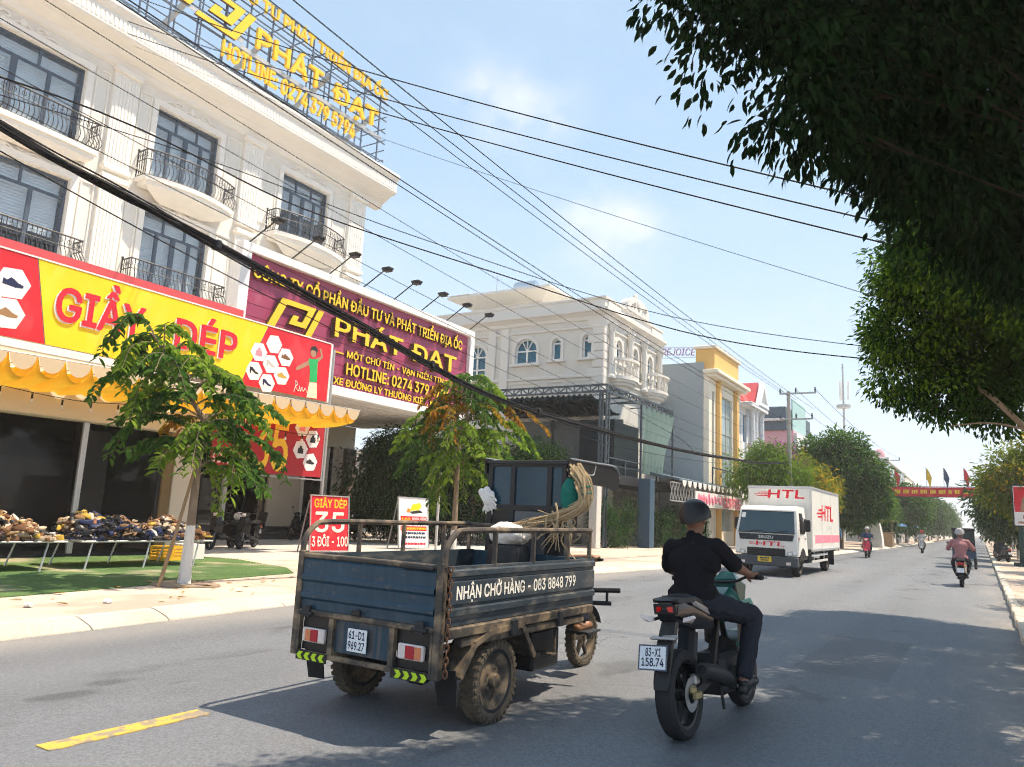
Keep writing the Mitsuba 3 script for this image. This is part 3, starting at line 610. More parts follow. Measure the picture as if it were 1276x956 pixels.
def red_stand(k, tx, pl):
    tx('GIẤY DÉP', .14, 1.26, 1.32, .24, 'mat_gold'); tx('35', .16, 1.18, .62, .56, 'mat_letter_white'); tx('3 ĐÔI - 100', .08, 1.3, .2, .27, 'mat_letter_white')
stand('price_board', 'red standing price board lettered 35 beside the three wheeler', (-16.5, 15.8), (-16.2, 17.1), 1.68, red_stand, 'mat_red')
def white_stand(k, tx, pl):
    pl('emblem', [(.5, 1.32), (.62, 1.55), (.95, 1.62), (1.02, 1.5), (.9, 1.36)], 'mat_yellow'); pl('emblem', [(.35, 1.28), (.42, 1.42), (.52, 1.38), (.5, 1.26)], 'mat_orange')
    pl('emblem', [(.5, 1.3), (.95, 1.36), (1.08, 1.28), (.6, 1.22)], 'mat_dark')
    pl('red_strip', [(.1, 1.14), (1.24, 1.14), (1.24, .84), (.1, .84)], 'mat_red', .0025)
    pl('yellow_strip', [(.1, .8), (1.24, .8), (1.24, .64), (.1, .64)], 'mat_red')
    tx('100', .14, .52, .89, .2, 'mat_gold'); tx('NHÂN VIÊN', .6, 1.2, 1.02, .08, 'mat_white'); tx('KINH DOANH', .58, 1.22, .88, .08, 'mat_white')
    rr = random.Random(3)
    for z, m in ((.68, 'mat_gold'), (.52, 'mat_ink'), (.38, 'mat_ink'), (.16, 'mat_letter_red')):
        a = .14
        while a < 1.15:
            w = rr.uniform(.05, .13); pl('print_line', [(a, z), (min(1.2, a + w), z), (min(1.2, a + w), z + .075), (a, z + .075)], m, .005); a += w + .03
stand('notice_board', 'white standing notice board with red 100 strip between the carport trees', (-16.97, 20.32), (-16.67, 21.62), 1.8, white_stand, 'mat_white')
# bulbs on a wire under the awning
bs = thing('bulb_string', 'string of bare bulbs hanging under the yellow awning', 'light string')
pts = catmull([[B + .3, y, 3.52 + .05 * math.sin(y * 2)] for y in np.arange(5, 17, 1.0)], 4)
put(bs + '__wire', MB().tube(pts, .008, 4), 'mat_cable')
for y in np.arange(5.4, 16.4, .62):
    z = 3.50 + .05 * math.sin(y * 2); k = put(bs + '__bulb', MB().ball([B + .3, y, z - .16], [.04, .04, .05], sub=1), 'mat_white')
    put(k + '__socket', MB().cyl([B + .3, y, z - .11], [B + .3, y, z], .022, 6), 'mat_black')
# tables and the shoes on them
TB = [(-14.05, -15.35, 3.9, 7.62, 'long trestle table of tan shoes at the left edge'), (-14.05, -15.35, 7.86, 10.68, 'trestle table of black and navy shoes behind the street tree')]
for x0, x1, y0, y1, lb in TB:
    k = thing('trestle_table', lb, 'table', 'shoe tables before the shop')
    put(k + '__table_top', MB().cbox(x1, x0, y0, y1, .60, .635, .008), 'mat_aluminium')
    for y in (y0 + .25, (y0 + y1) / 2, y1 - .3):
        for x in (x0 - .08, x1 + .1): put(k + '__leg', MB().tube([[x, y, .60], [x + (.05 if x > -14.6 else -.05), y - .12, .1]], .018, 6), 'mat_aluminium')
def foot(k, L=.26, W=.095):
    t = np.linspace(0, 2 * PI, 15)[:-1]; x = np.cos(t) * L / 2; y = np.sin(t) * W / 2 * (1 + .25 * np.cos(t)) + .008 * np.cos(t); return x, y
def shoe(kind):
    m = MB(); x, y = foot(kind); lay = []
    def loft(levels):
        v = np.vstack([np.stack([x * sx + ox, y * sy, np.full(14, z) + dz * (x / .26 + .5)], 1) for sx, sy, z, ox, dz in levels]); n = len(levels)
        q = np.array([[i * 14 + j, i * 14 + (j + 1) % 14, (i + 1) * 14 + (j + 1) % 14, (i + 1) * 14 + j] for i in range(n - 1) for j in range(14)])
        cap = [[(n - 1) * 14, (n - 1) * 14 + j, (n - 1) * 14 + j + 1] for j in range(1, 13)] + [[0, j + 1, j] for j in range(1, 13)]
        m.add(v, np.vstack([quads(q), cap]))
    if kind == 0: loft([(1, 1, 0, 0, 0), (1.03, 1.04, .025, 0, 0), (.97, .95, .05, 0, 0), (.85, .8, .075, -.01, -.02), (.55, .6, .10, -.045, -.02)])      # sneaker
    elif kind == 1:                                                                                             # slipper with a band
        loft([(1, 1, 0, 0, 0), (1.02, 1.03, .022, 0, .0), (.98, .96, .03, 0, 0)])
        a = np.linspace(0, PI, 8); 
        for xx in (.03, .07): m.tube(np.stack([0 * a + xx, .05 * np.cos(a), .03 + .045 * np.sin(a)], 1), .016, 5)
    elif kind == 2:                                                                                             # heeled sandal
        loft([(1, 1, .012, 0, -.0), (1, 1, .03, 0, -.0), (.97, .95, .038, 0, 0)]); m.box(-.12, -.07, -.03, .03, -.03, .012)
        a = np.linspace(0, PI, 8); m.tube(np.stack([0 * a + .06, .045 * np.cos(a), .03 + .04 * np.sin(a)], 1), .012, 5); m.tube(np.stack([0 * a - .08 + .02 * np.sin(a), .04 * np.cos(a), .03 + .08 * np.sin(a)], 1), .008, 4)
    else: loft([(1, 1, 0, 0, 0), (1.02, 1.03, .02, 0, 0), (.98, .96, .045, 0, -.01), (.5, .7, .085, .055, -.03)])                                       # loafer
    return m.mesh()
SM = [shoe(k) for k in range(4)]
cols = ['shoe_tan', 'shoe_black', 'shoe_cream', 'shoe_brown', 'shoe_yellow', 'shoe_navy', 'shoe_white']
SD = {(k, c): mikit.ply(SM[k], 'mat_' + c, 35) for k in range(4) for c in cols}
words_c = dict(shoe_tan='tan', shoe_black='black', shoe_cream='cream', shoe_brown='brown', shoe_yellow='yellow', shoe_navy='navy', shoe_white='white')
words_k = ['sneaker', 'slipper', 'sandal', 'loafer']
rng = random.Random(11)
def heap_z(x, y, y0, y1):
    u = (x + 15.35) / 1.3; e = min(1, (y - y0) / .25, (y1 - y) / .25)
    return .635 + max(0, e) * (.40 - .30 * u + .08 * math.sin(y * 3.1) + .04 * math.sin(y * 7.7 + x * 5))
bulk = {}
places = []
for ti, (x0, x1, y0, y1, lb) in enumerate(TB):
    cnt = 150
    for i in range(cnt + 330):
        top = i < cnt; x = rng.uniform(x1 + .05, x0 - .03); y = rng.uniform(max(y0, 5.3 if ti == 0 else 0) + .08, y1 - .08)
        if ti == 0: c = rng.choices(cols, [4, 2.2, 2.6, 3, .7, .2, .6])[0] if y > 6.55 or y < 6.15 else rng.choices(cols, [1, 4, .5, 2, .6, 1, .2])[0]
        else: c = rng.choices(cols, [.3, 5, .2, .6, .12, 2.2, .2])[0] if (x > -14.75 and y < 10.1) else rng.choices(cols, [2.2, 3.5, 1.2, 3, .5, .3, .5])[0]
        z = heap_z(x, y, y0, y1) - (0.02 if top else rng.uniform(.05, .25)); z = max(z, .637)
        tilt = 28 if z > .7 else 0
        M = T().translate([x, y, z]).rotate([0, 0, 1], rng.uniform(-180, 180)).rotate([0, 1, 0], rng.uniform(-tilt, tilt)).rotate([1, 0, 0], rng.uniform(-tilt, tilt) + (0 if rng.random() < .85 or not tilt else 150))
        kd = rng.choice([0, 1, 2, 3])
        if top:
            k = num('shoe'); scene[k] = {**SD[kd, c], 'to_world': M}
            zn = ('front edge', 'front slope', 'crest', 'back')[min(3, int((x0 - x) / (x0 - x1) * 4))] + ' of the heap, ' + ('left third', 'middle', 'right third')[min(2, int(max(0, y - max(y0, 5.3)) / (y1 - max(y0, 5.3)) * 3))] + (' of the tan shoe table' if ti == 0 else ' of the dark shoe table')
            tag(k, f'{words_c[c]} {words_k[kd]} at the {zn}', 'shoe', f'{words_c[c]} {words_k[kd]}s heaped on the {"left" if ti == 0 else "right"} shoe table')
        else: bulk.setdefault((ti, c), MB()).addm(SM[kd], np.array(M.matrix))
for (ti, c), m in bulk.items():
    k = num('shoe_heap'); scene[k] = mikit.ply(m.mesh(), 'mat_' + c)
    tag(k, f'{words_c[c]} shoes buried in the heap on the {"tan shoe" if ti == 0 else "black and navy shoe"} table', 'shoe heap', kind='stuff')
cr = thing('plastic_crate', 'yellow plastic crate on the turf beneath the shoe table', 'crate')
cm = MB().box(-15.75, -15.3, 10.35, 10.9, .115, .15)
for z0, z1 in ((.15, .2), (.23, .27), (.3, .34), (.37, .42)):
    cm.box(-15.33, -15.3, 10.35, 10.9, z0, z1).box(-15.75, -15.72, 10.35, 10.9, z0, z1).box(-15.72, -15.33, 10.35, 10.38, z0, z1).box(-15.72, -15.33, 10.87, 10.9, z0, z1)
for y in (10.35, 10.6, 10.87): cm.box(-15.332, -15.298, y, y + .035, .15, .42)
for x in (-15.75, -15.5): cm.box(x, x + .035, 10.348, 10.382, .15, .42)
scene[cr] = mikit.ply(cm.mesh(), 'mat_crate')
bx = thing('carton', 'white cardboard carton under the right end of shoe table', 'box')
scene[bx] = mikit.ply(MB().cbox(-15.9, -15.4, 11.05, 11.5, .115, .45, .008).box(-15.66, -15.63, 11.048, 11.502, .3, .452).mesh(), 'mat_white')
ch = thing('office_chair', 'black mesh office chair behind the parked scooters', 'chair')
cx, cy = -20.3, 16.9
put(ch + '__seat', MB().cbox(cx - .25, cx + .25, cy - .25, cy + .25, .52, .6, .03), 'mat_black')
put(ch + '__backrest', MB().hull([[cx - .22, cy + .24, .68], [cx + .22, cy + .24, .68], [cx + .2, cy + .36, 1.15], [cx - .2, cy + .36, 1.15], [cx - .22, cy + .28, .68], [cx + .22, cy + .28, .68], [cx + .2, cy + .4, 1.15], [cx - .2, cy + .4, 1.15]]), 'mat_black')
for s in (-1, 1): put(ch + '__armrest', MB().tube(catmull([[cx + s * .28, cy + .2, .58], [cx + s * .29, cy + .18, .82], [cx + s * .29, cy - .2, .82], [cx + s * .28, cy - .22, .58]], 4), .02, 6), 'mat_black')
put(ch + '__base', MB().cyl([cx, cy, .52], [cx, cy, .2], .03, 8).beam([cx - .28, cy, .15], [cx + .28, cy, .15], .04).beam([cx, cy - .28, .15], [cx, cy + .28, .15], .038), 'mat_black')
# fallen leaves and litter
rng = random.Random(8)
def leafcurl(a=.06):
    m = MB(); v = []
    for i, t in enumerate(np.linspace(0, 1, 5)): w = math.sin(PI * t) * .35 * a; v += [[(t - .5) * a * 2, -w, .012 + .5 * w], [(t - .5) * a * 2, 0, .006 + .01 * t], [(t - .5) * a * 2, w, .012 + .45 * w]]
    q = [[i * 3 + j, i * 3 + j + 1, i * 3 + j + 4, i * 3 + j + 3] for i in range(4) for j in range(2)]
    return m.add(v, quads(q)).mesh()
ld = mikit.ply(leafcurl(), 'mat_dryleaf')
for i in range(34):
    y = rng.uniform(4.4, 11.5); x = kl(y) - rng.uniform(.6, 2.6) if i > 8 else -11.2 + rng.uniform(-.5, .6)
    if i <= 8: y = 8 + rng.uniform(-.7, .9)
    k = num('fallen_leaf'); scene[k] = {**ld, 'to_world': T().translate([x, y, PZ + .004]).rotate([0, 0, 1], rng.uniform(0, 360)).scale(rng.uniform(.7, 1.5))}
    tag(k, 'dry brown leaf fallen on the paving near the street tree', 'leaf', 'fallen leaves on the left pavement')
for i, (x, y) in enumerate(((-9.9, 5.0), (-9.75, 5.9))):
    k = thing('paper_scrap', ['crumpled white paper scrap on the pavement, nearest the left kerb edge', 'small torn paper scrap further along the pavement'][i], 'litter'); b = trimesh.creation.icosphere(1); b.vertices *= [.06, .05, .03]; b.vertices += np.random.default_rng(i).normal(0, .008, b.vertices.shape); b.apply_translation([x, y, PZ + .03])
    scene[k] = mikit.ply(b, 'mat_white')
# ---------------------------------------------------------------- villa
VX, VY, VY1 = -17.0, 36.3, 45.0
vl = thing('villa', 'ornate cream villa with arched blue windows and baluster balconies', 'building')
def arch_hole(c, hw, z0, zs, k=10):
    return Polygon([(c - hw, z0), (c + hw, z0)] + [(c + hw * math.cos(t), zs + hw * math.sin(t)) for t in np.linspace(0, PI, k)])
SW = [(-20.2, .62, 10.05, 10.85, 2), (-18.25, .3, 10.1, 11.1, 1), (-22.45 + 1.55, 0, 0, 0, 0)]
side_w = [(-21.85, .72, 10.0, 10.75, 2), (-19.85, .28, 10.1, 11.05, 1), (-17.95, .28, 10.1, 11.1, 1), (-25.3, .7, 9.2, 10.6, 2)]
p = sbox(-30, .1, VX, 12.2)
for c, hw, z0, zs, n in side_w: p = p.difference(arch_hole(c, hw, z0, zs))
put(vl + '__wall', MB().prism(p, [0, VY + .3, 0], [1, 0, 0], Z_, .3), 'mat_villa')
fw = [(38.3, .42, 9.5, 11.0), (40.65, .42, 9.5, 11.0), (43.0, .42, 9.5, 11.0)]
p = sbox(VY + .3, .1, VY1, 12.2)
for c, hw, z0, zs in fw: p = p.difference(arch_hole(c, hw, z0, zs))
put(vl + '__front_wall', MB().prism(p, [VX - .3, 0, 0], Y_, Z_, .3), 'mat_villa')
put(vl + '__side_wall', MB().box(-30, VX - .31, VY1 - .3, VY1, .1, 12.2).box(-30, -29.7, VY + .31, VY1 - .31, .1, 12.2).box(-29.6, VX - .31, VY + .31, VY1 - .31, 12.0, 12.15), 'mat_villa')
put(vl + '__inner_wall', MB().box(-29.5, VX - 1.0, VY + 1.0, VY + 1.05, 8, 12).box(VX - 1.05, VX - 1.0, VY + 1.06, VY1 - .4, 8, 12), 'mat_interior')
def vwin(c, hw, z0, zs, n, face):
    """arched window; face 'side' looks to -y, 'front' to +x"""
    P = arch_hole(c, hw, z0, zs, 14)
    o, u = ([0, VY + .16, 0], [1, 0, 0]) if face == 'side' else ([VX - .16, 0, 0], Y_)
    fr = P.difference(P.buffer(-.07)); bars = [sbox(c - hw, zs - .04, c + hw, zs + .04)]
    if n == 2: bars += [sbox(c - .05, z0, c + .05, zs)]
    if hw > .5: bars += [Polygon([(c - .03, zs), (c + .03, zs), (c + .03 + hw * math.cos(a), zs + hw), (c - .03 + hw * math.cos(a), zs + hw)]) for a in (PI * .3, PI / 2, PI * .7)]
    if z0 < 9.6 and hw > .5: bars += [sbox(c - hw, z0 + .6, c + hw, z0 + .68)]
    k = num(vl + '__window'); fr = fr.union(unary_union(bars).intersection(P))
    scene[k] = mikit.ply(MB().prism(fr, o, u, Z_, .07).mesh(), 'mat_white')
    put(k + '__pane', MB().prism(P.buffer(-.03), [o[0] - (.0 if face == 'side' else .03), o[1] + (.03 if face == 'side' else 0), 0], u, Z_, .01), 'mat_glass_blue')
    S = P.buffer(.17).difference(P).intersection(sbox(c - 3, z0, c + 3, 20))
    o2 = [0, VY - .002, 0] if face == 'side' else [VX + .002, 0, 0]
    m = MB().prism(S, o2, u, Z_, .09 if face == 'side' else .09)
    a, b = c - hw - .3, c + hw + .3
    (m.cbox(a, b, VY - .2, VY - .003, z0 - .16, z0 - .02, .02) if face == 'side' else m.cbox(VX + .003, VX + .2, a, b, z0 - .16, z0 - .02, .02))
    put(k + '__surround', m, 'mat_villa_trim')
for c, hw, z0, zs, n in side_w: vwin(c, hw, z0, zs, n, 'side')
for c, hw, z0, zs in fw: vwin(c, hw, z0, zs, 2, 'front')
cp = [(0, 12.2), (.08, 12.22), (.12, 12.4), (.3, 12.55), (.42, 12.62), (.42, 12.78), (.1, 12.86), (.1, 13.32), (.2, 13.36), (.2, 13.46), (-.35, 13.46), (-.35, 12.2)]
m = MB()
V = [];
for a, z in cp: V += [[-30, VY - a, z], [VX + a, VY - a, z], [VX + a, VY1, z]]
nn = len(cp); q = [[i * 3 + j, i * 3 + j + 1, ((i + 1) % nn) * 3 + j + 1, ((i + 1) % nn) * 3 + j] for i in range(nn) for j in range(2)]
put(vl + '__cornice', MB().add(V, quads(q)), 'mat_villa_trim')
for z, h in ((11.75, .12), (9.0, .16), (8.2, .1)):
    put(vl + '__string_course', MB().cbox(-30, VX + .1, VY - .1, VY - .003, z, z + h, .02).cbox(VX + .003, VX + .1, VY, VY1, z, z + h, .02), 'mat_villa_trim')
for x in (-28.6, -24.2, -23.3):
    put(vl + '__pilaster', MB().cbox(x - .28, x + .28, VY - .1, VY - .004, 4, 12.15, .03), 'mat_villa_trim')
for a, b in ((-22.9, -20.9), (-20.4, -19.3), (-18.9, -17.4), (-28, -26.3)):
    put(vl + '__panel_molding', MB().cbox(a, b, VY - .05, VY - .003, 8.32, 8.38, .01).cbox(a, b, VY - .05, VY - .003, 8.8, 8.86, .01).cbox(a, a + .06, VY - .05, VY - .003, 8.38, 8.8, .01).cbox(b - .06, b, VY - .05, VY - .003, 8.38, 8.8, .01), 'mat_villa_trim')
for z in np.arange(4, 12.1, .46): put(vl + '__quoin', MB().cbox(VX - (.9 if int(z / .46) % 2 else .6), VX + .08, VY - .08, VY - .003, z, z + .42, .025).cbox(VX + .003, VX + .085, VY - .003, VY + (.5 if int(z / .46) % 2 else .8), z, z + .42, .025), 'mat_villa_trim')
for y in (36.95, 39.6, 41.7, 44.3): put(vl + '__column', MB().lathe([VX + .22, y, 9.0], [0, 0, 1], [(.0, 0), (.26, 0), (.26, .12), (.2, .2), (.18, .3), (.155, 2.6), (.19, 2.66), (.24, 2.9), (.28, 2.95), (.28, 3.05), (0, 3.05)], 14), 'mat_villa_trim', 35)
for c in (38.3, 43.1):
    b = num(vl + '__balcony'); P = Polygon([(VX - .0, c - 1.3)] + [(VX + .35 + .75 * math.cos(t), c + 1.3 * math.sin(t)) for t in np.linspace(-PI / 2, PI / 2, 17)] + [(VX, c + 1.3)])
    sl = MB(); z = 9.0
    for s, z0, z1 in ((1.0, 9.0, 9.18), (.93, 8.86, 9.0), (.8, 8.7, 8.86), (.6, 8.5, 8.7), (.35, 8.32, 8.5)):
        Q = Polygon([(VX + (x - VX) * s, c + (y - c) * s) for x, y in P.exterior.coords[:-1]]); sl.prism(Q, [0, 0, z0], [1, 0, 0], [0, 1, 0], z1 - z0 - .001)
    scene[b] = mikit.ply(sl.mesh(), 'mat_villa_trim')
    outer = P.buffer(.06); put(b + '__rail', MB().prism(outer.difference(P.buffer(-.14)).intersection(sbox(VX, 0, 0, 99)), [0, 0, 10.02], [1, 0, 0], [0, 1, 0], .14), 'mat_villa_trim')
    for t in np.linspace(-PI / 2 + .05, PI / 2 - .05, 11):
        put(b + '__baluster', MB().lathe([VX + .3 + .7 * math.cos(t), c + 1.22 * math.sin(t), 9.18], [0, 0, 1], [(.07, 0), (.07, .08), (.045, .12), (.085, .3), (.07, .42), (.035, .62), (.06, .74), (.06, .84)], 8), 'mat_villa_trim', 40)
# curved pediment with scrolls and an urn
P = Polygon([(39.0, 13.46), (39.0, 13.7)] + [(40.65 + 1.65 * math.cos(t), 13.7 + .75 * math.sin(t)) for t in np.linspace(PI, 0, 16)] + [(42.3, 13.46)])
pm = MB().prism(P, [VX - .25, 0, 0], Y_, Z_, .5)
for s in (-1, 1):
    t = np.linspace(0, 3.2, 16); r = .3 - .06 * t; pm.tube(np.stack([0 * t + VX + .3, 40.65 + s * (.75 + r * np.cos(t)), 13.85 + r * np.sin(t)], 1), .06, 6)
pm.ball([VX + .27, 40.65, 14.05], [.08, .28, .32], sub=2).ball([VX, 40.65, 14.55], [.16, .2, .26], sub=1)
put(vl + '__pediment', pm, 'mat_villa_trim', 40)
for y in (37.4, 43.9): put(vl + '__parapet_panel', MB().cbox(VX + .1, VX + .16, y - .85, y + .85, 12.95, 13.28, .02), 'mat_villa_trim')
rb = num(vl + '__roof_room'); scene[rb] = mikit.ply(MB().box(-27.6, -22.4, VY + 2.5, VY1 - 1, 12.1, 14.6).mesh(), 'mat_villa')
put(rb + '__eave', MB().hull([[x, y, z] for a, z in ((.0, 14.5), (1.2, 14.95), (1.2, 15.1)) for x in (-27.6 - a, -22.4 + a) for y in (VY + 2.5 - a, VY1 - 1 + a)]), 'mat_villa_trim')
put(vl + '__water_tank', MB().lathe([-23.6, VY + 2.6, 15.45], [1, .1, 0], [(0, -.75), (.42, -.72), (.46, -.6), (.46, .6), (.42, .72), (0, .75)], 18).box(-24.1, -24.0, VY + 2.3, VY + 2.9, 15.1, 15.4).box(-23.2, -23.1, VY + 2.3, VY + 2.9, 15.1, 15.4), 'mat_chrome', 35)
k = put(vl + '__solar_heater', MB().beam([-28.6, VY + 2.2, 15.25], [-26.9, VY + 2.2, 15.25], .34, .34).beam([-28.5, VY + 2.1, 15.1], [-28.5, VY + 2.1, 15.5], .05).beam([-27, VY + 2.1, 15.1], [-27, VY + 2.1, 15.5], .05), 'mat_white')
tb = MB()
for x in np.arange(-28.5, -26.95, .15): tb.tube([[x, VY + 2.1, 15.3], [x, VY + 1.1, 15.08]], .03, 6)
put(k + '__tubes', tb, 'mat_steel')
an = thing('roof_antenna', 'thin antenna mast on the villa roof room', 'antenna'); scene[an] = mikit.ply(MB().tube([[-25.9, VY + 2.6, 15.1], [-25.8, VY + 2.6, 16.6]], .02, 5).tube([[-26.2, VY + 2.6, 16.2], [-25.5, VY + 2.6, 16.3]], .012, 4).mesh(), 'mat_galv')
# ---------------------------------------------------------------- steel terrace of the cafe in front of the villa
ct = thing('cafe_terrace', 'grey steel truss terrace with dark tarpaulin roof before the villa', 'cafe')
def truss(m, a, b, d, w=.085, n=10, up=(0, 0, 1)):
    a, b, d = np.array(a, float), np.array(b, float), np.array(d, float); m.beam(a, b, w).beam(a + d, b + d, w)
    for k in range(n):
        p, q = a + (b - a) * k / n, a + (b - a) * (k + 1) / n
        m.beam(p + d * (k % 2), q + d * (1 - k % 2), w * .6).beam(p, p + d, w * .6)
FX, FY, FY1, FT = -15.0, 32.6, 41.8, 7.8
tm = MB()
truss(tm, [FX, FY, FT - .3], [-22, FY, FT - .3], [0, 0, .32], n=16); truss(tm, [FX, FY, FT - .3], [FX, FY1, FT - .3], [0, 0, .32], n=20)
truss(tm, [FX, FY1, FT - .3], [-17, FY1, FT - .3], [0, 0, .32], n=5)
for y in (34.6, 36): tm.beam([FX, y, FT - .3], [-17, y, FT - .4], .07)
for y in (34, 35.2, 36.6, 38.4, 40.2): tm.beam([FX, y, FT], [-17.0, y, FT], .05)
put(ct + '__roof_truss', tm, 'mat_frame_grey')
tc = MB()
for dx, dy in ((0, 0), (-.35, 0), (-.35, .3), (0, .3)): tc.beam([FX + dx, FY + dy, .1], [FX + dx, FY + dy, FT - .3], .085)
for z in np.arange(3.6, 7.4, .42): tc.beam([FX, FY, z], [FX - .35, FY, z + .2], .035).beam([FX, FY, z], [FX, FY + .3, z + .2], .035)
put(ct + '__corner_truss', tc, 'mat_frame_grey')
for y in (37.0, FY1): put(ct + '__post', MB().beam([FX, y, 3.6 if y > 40 else .1], [FX, y, FT - .3], .1), 'mat_frame_grey')
put(ct + '__railing', MB().beam([FX, FY + .4, 4.35], [FX, FY1, 4.35], .05).beam([FX, FY + .4, 4.0], [FX, FY1, 4.0], .035).beam([FX, 35, 3.6], [FX, 35, 4.35], .05).beam([FX, 39.3, 3.6], [FX, 39.3, 4.35], .05), 'mat_frame_grey')
put(ct + '__deck', MB().cbox(-22, FX + .05, FY - .05, FY1 + .1, 3.12, 3.58, .02), 'mat_dark')
for y in (33.4, 37.0): put(ct + '__badge', MB().box(FX + .055, FX + .07, y, y + .75, 3.2, 3.5), 'mat_white')
# hanging tarpaulin roof with a scalloped hem
v = []; nxx, nyy = 22, 9
for j in range(nyy):
    for i in range(nxx * 3 + 1):
        x = FX - .9 - i / (nxx * 3) * 6.6; y = FY + .1 + (3.6) * j / (nyy - 1); sc = abs(math.sin(i / 3 * PI))
        v.append([x, y, FT - .35 - 1.25 * (1 - j / (nyy - 1)) ** 1.3 * 0 - .12 * sc - .25 * math.sin(j * 1.3) * .4 - .6 * (j / (nyy - 1))])
W = nxx * 3 + 1; q = [[j * W + i, j * W + i + 1, (j + 1) * W + i + 1, (j + 1) * W + i] for j in range(nyy - 1) for i in range(W - 1)]
put(ct + '__tarpaulin', MB().add(v, quads(q)), 'mat_tarp')
v = []
for j in range(2):
    for i in range(W): v.append([FX - .9 - i / (nxx * 3) * 6.6, FY + .06, FT - .36 - .12 * abs(math.sin(i / 3 * PI)) - j * (.12 + .1 * abs(math.sin(i / 3 * PI)))])
put(ct + '__hem', MB().add(v, quads([[i, i + 1, W + i + 1, W + i] for i in range(W - 1)])), 'mat_tarp')
put(ct + '__back_screen', MB().box(-21.9, -15.5, VY - .55, VY - .5, 3.6, 6.55), 'mat_tarp_grey')
for x in (-17.0, -19.6): put(ct + '__screen_post', MB().beam([x, VY - .6, 3.6], [x, VY - .6, 6.6], .09), 'mat_dark')
put(ct + '__dark_screen', MB().box(-17.0, FX - .1, FY + 1.2, FY + 1.25, 3.6, 6.3).box(FX - .14, FX - .1, FY + 1.26, 36.9, 3.6, 6.2), 'mat_tarp')
# sheer curtain gathered to the posts
v = []; nu, nv = 30, 14
for j in range(nv):
    t = j / (nv - 1)
    for i in range(nu):
        s = i / (nu - 1); y0, y1 = 37.1 + .9 * 0 * t, FY1 - .1 - 2.6 * math.sin(min(1, t * 1.05) * PI / 2) ** 1.6 * .62
        v.append([FX + .03 + .09 * math.sin(i * 1.35 + t * 2), y0 + (y1 - y0) * s, FT - .35 - t * 3.6])
q = [[j * nu + i, j * nu + i + 1, (j + 1) * nu + i + 1, (j + 1) * nu + i] for j in range(nv - 1) for i in range(nu - 1)]
put(ct + '__curtain', MB().add(v, quads(q)), 'mat_netting', True)
put(ct + '__column', MB().cbox(-14.75, -14.1, 36.1, 36.75, .1, 3.55, .02), 'mat_blue_col')
put(ct + '__column', MB().cbox(-15.3, -14.9, 31.6, 32.1, .1, 3.5, .02), 'mat_villa')
put(ct + '__inner_wall', MB().box(-22, -18, 34.0, 34.1, .1, 3.1).box(-18.05, -17.95, 34.11, 46, .1, 3.1), mat('cafe_wall', (.16, .14, .12), .9))
lo = MB()
for k in range(9): lo.box(-17.94, -17.9, 34.5 + k * 1.2, 35.1 + k * 1.2, .5, 2.7)
tag(put(ct + '__shutter', lo, 'mat_facade_cream'), kind='stuff')
# the low wing with tiled eave and pink lettering
cw = thing('cafe_wing', 'low dark cafe wing with scalloped eave and pink lettered sign', 'cafe')
WX = -13.6
put(cw + '__roof', MB().hull([[WX + .25, 38.3, 3.72], [WX + .25, 51, 3.72], [WX - 3, 38.3, 4.35], [WX - 3, 51, 4.35], [WX + .25, 38.3, 3.6], [WX + .25, 51, 3.6], [WX - 3, 38.3, 4.2], [WX - 3, 51, 4.2]]), 'mat_slate')
for k in range(14):
    y = 38.6 + k * .88; put(cw + '__eave_tile', MB().prism(Polygon([(y + .62 * math.cos(t) / 2 + .4, 3.66 + .34 * math.sin(t)) for t in np.linspace(PI, 2 * PI, 9)]), [WX + .27, 0, 0], Y_, Z_, .03), 'mat_far_white')
put(cw + '__roof_railing', MB().beam([WX + .1, 44.6, 4.75], [WX + .1, 51, 4.75], .07).beam([WX + .1, 44.6, 3.7], [WX + .1, 44.6, 4.75], .07).beam([WX + .1, 47.8, 3.7], [WX + .1, 47.8, 4.75], .05).beam([WX + .1, 51, 2], [WX + .1, 51, 4.75], .07), 'mat_frame_grey')
lt = MB()
for k in range(30): y = 37.2 + k * .46; lt.beam([WX + .15, y, 2.55], [WX + .15, y + .46, 3.45], .03).beam([WX + .15, y + .46, 2.55], [WX + .15, y, 3.45], .03)
tag(put(cw + '__lattice', lt, 'mat_galv'), kind='stuff')
put(cw + '__lattice_frame', MB().beam([WX + .16, 37.2, 3.47], [WX + .16, 51, 3.47], .06).beam([WX + .16, 37.2, 2.53], [WX + .16, 51, 2.53], .06).beam([WX + .16, 40.6, 2.2], [WX + .16, 40.6, 3.5], .08), 'mat_galv')
sg = num(cw + '__sign'); scene[sg] = mikit.ply(MB().box(WX + .18, WX + .24, 41.0, 51.0, 2.35, 3.2).mesh(), 'mat_far_white')
put(sg + '__lettering', MB().text('COFFEE', [WX + .245, 46.2, 2.45], Y_, Z_, .58, .05, 3.9), 'mat_sign_pink')
put(sg + '__flourish', MB().tube(catmull([[WX + .27, 41.3 + a, 2.45 + b] for a, b in ((0, .1), (.25, .6), (.4, .1), (.65, .55), (.8, .1), (1.1, .6), (1.2, .15), (1.5, .5), (1.7, .1), (2.1, .7), (2.2, .1), (2.6, .5), (2.9, .1), (3.2, .6), (3.5, .2), (3.9, .5), (4.3, .15), (4.6, .65))], 5), .05, 5), 'mat_sign_pink')
put(cw + '__wall', MB().box(WX - 3.5, WX - 3.4, 38, 51, .1, 3.6).box(WX - 3.4, WX, 50.9, 51, .1, 3.6), 'mat_interior')
lm = thing('hanging_lantern', 'small amber lantern hanging from the cafe lattice', 'lantern'); scene[lm] = mikit.ply(MB().lathe([WX + .2, 39.4, 2.0], [0, 0, 1], [(0, 0), (.16, .02), (.2, .12), (.18, .4), (.1, .46), (0, .48)], 10).mesh(), 'mat_crate', 40)
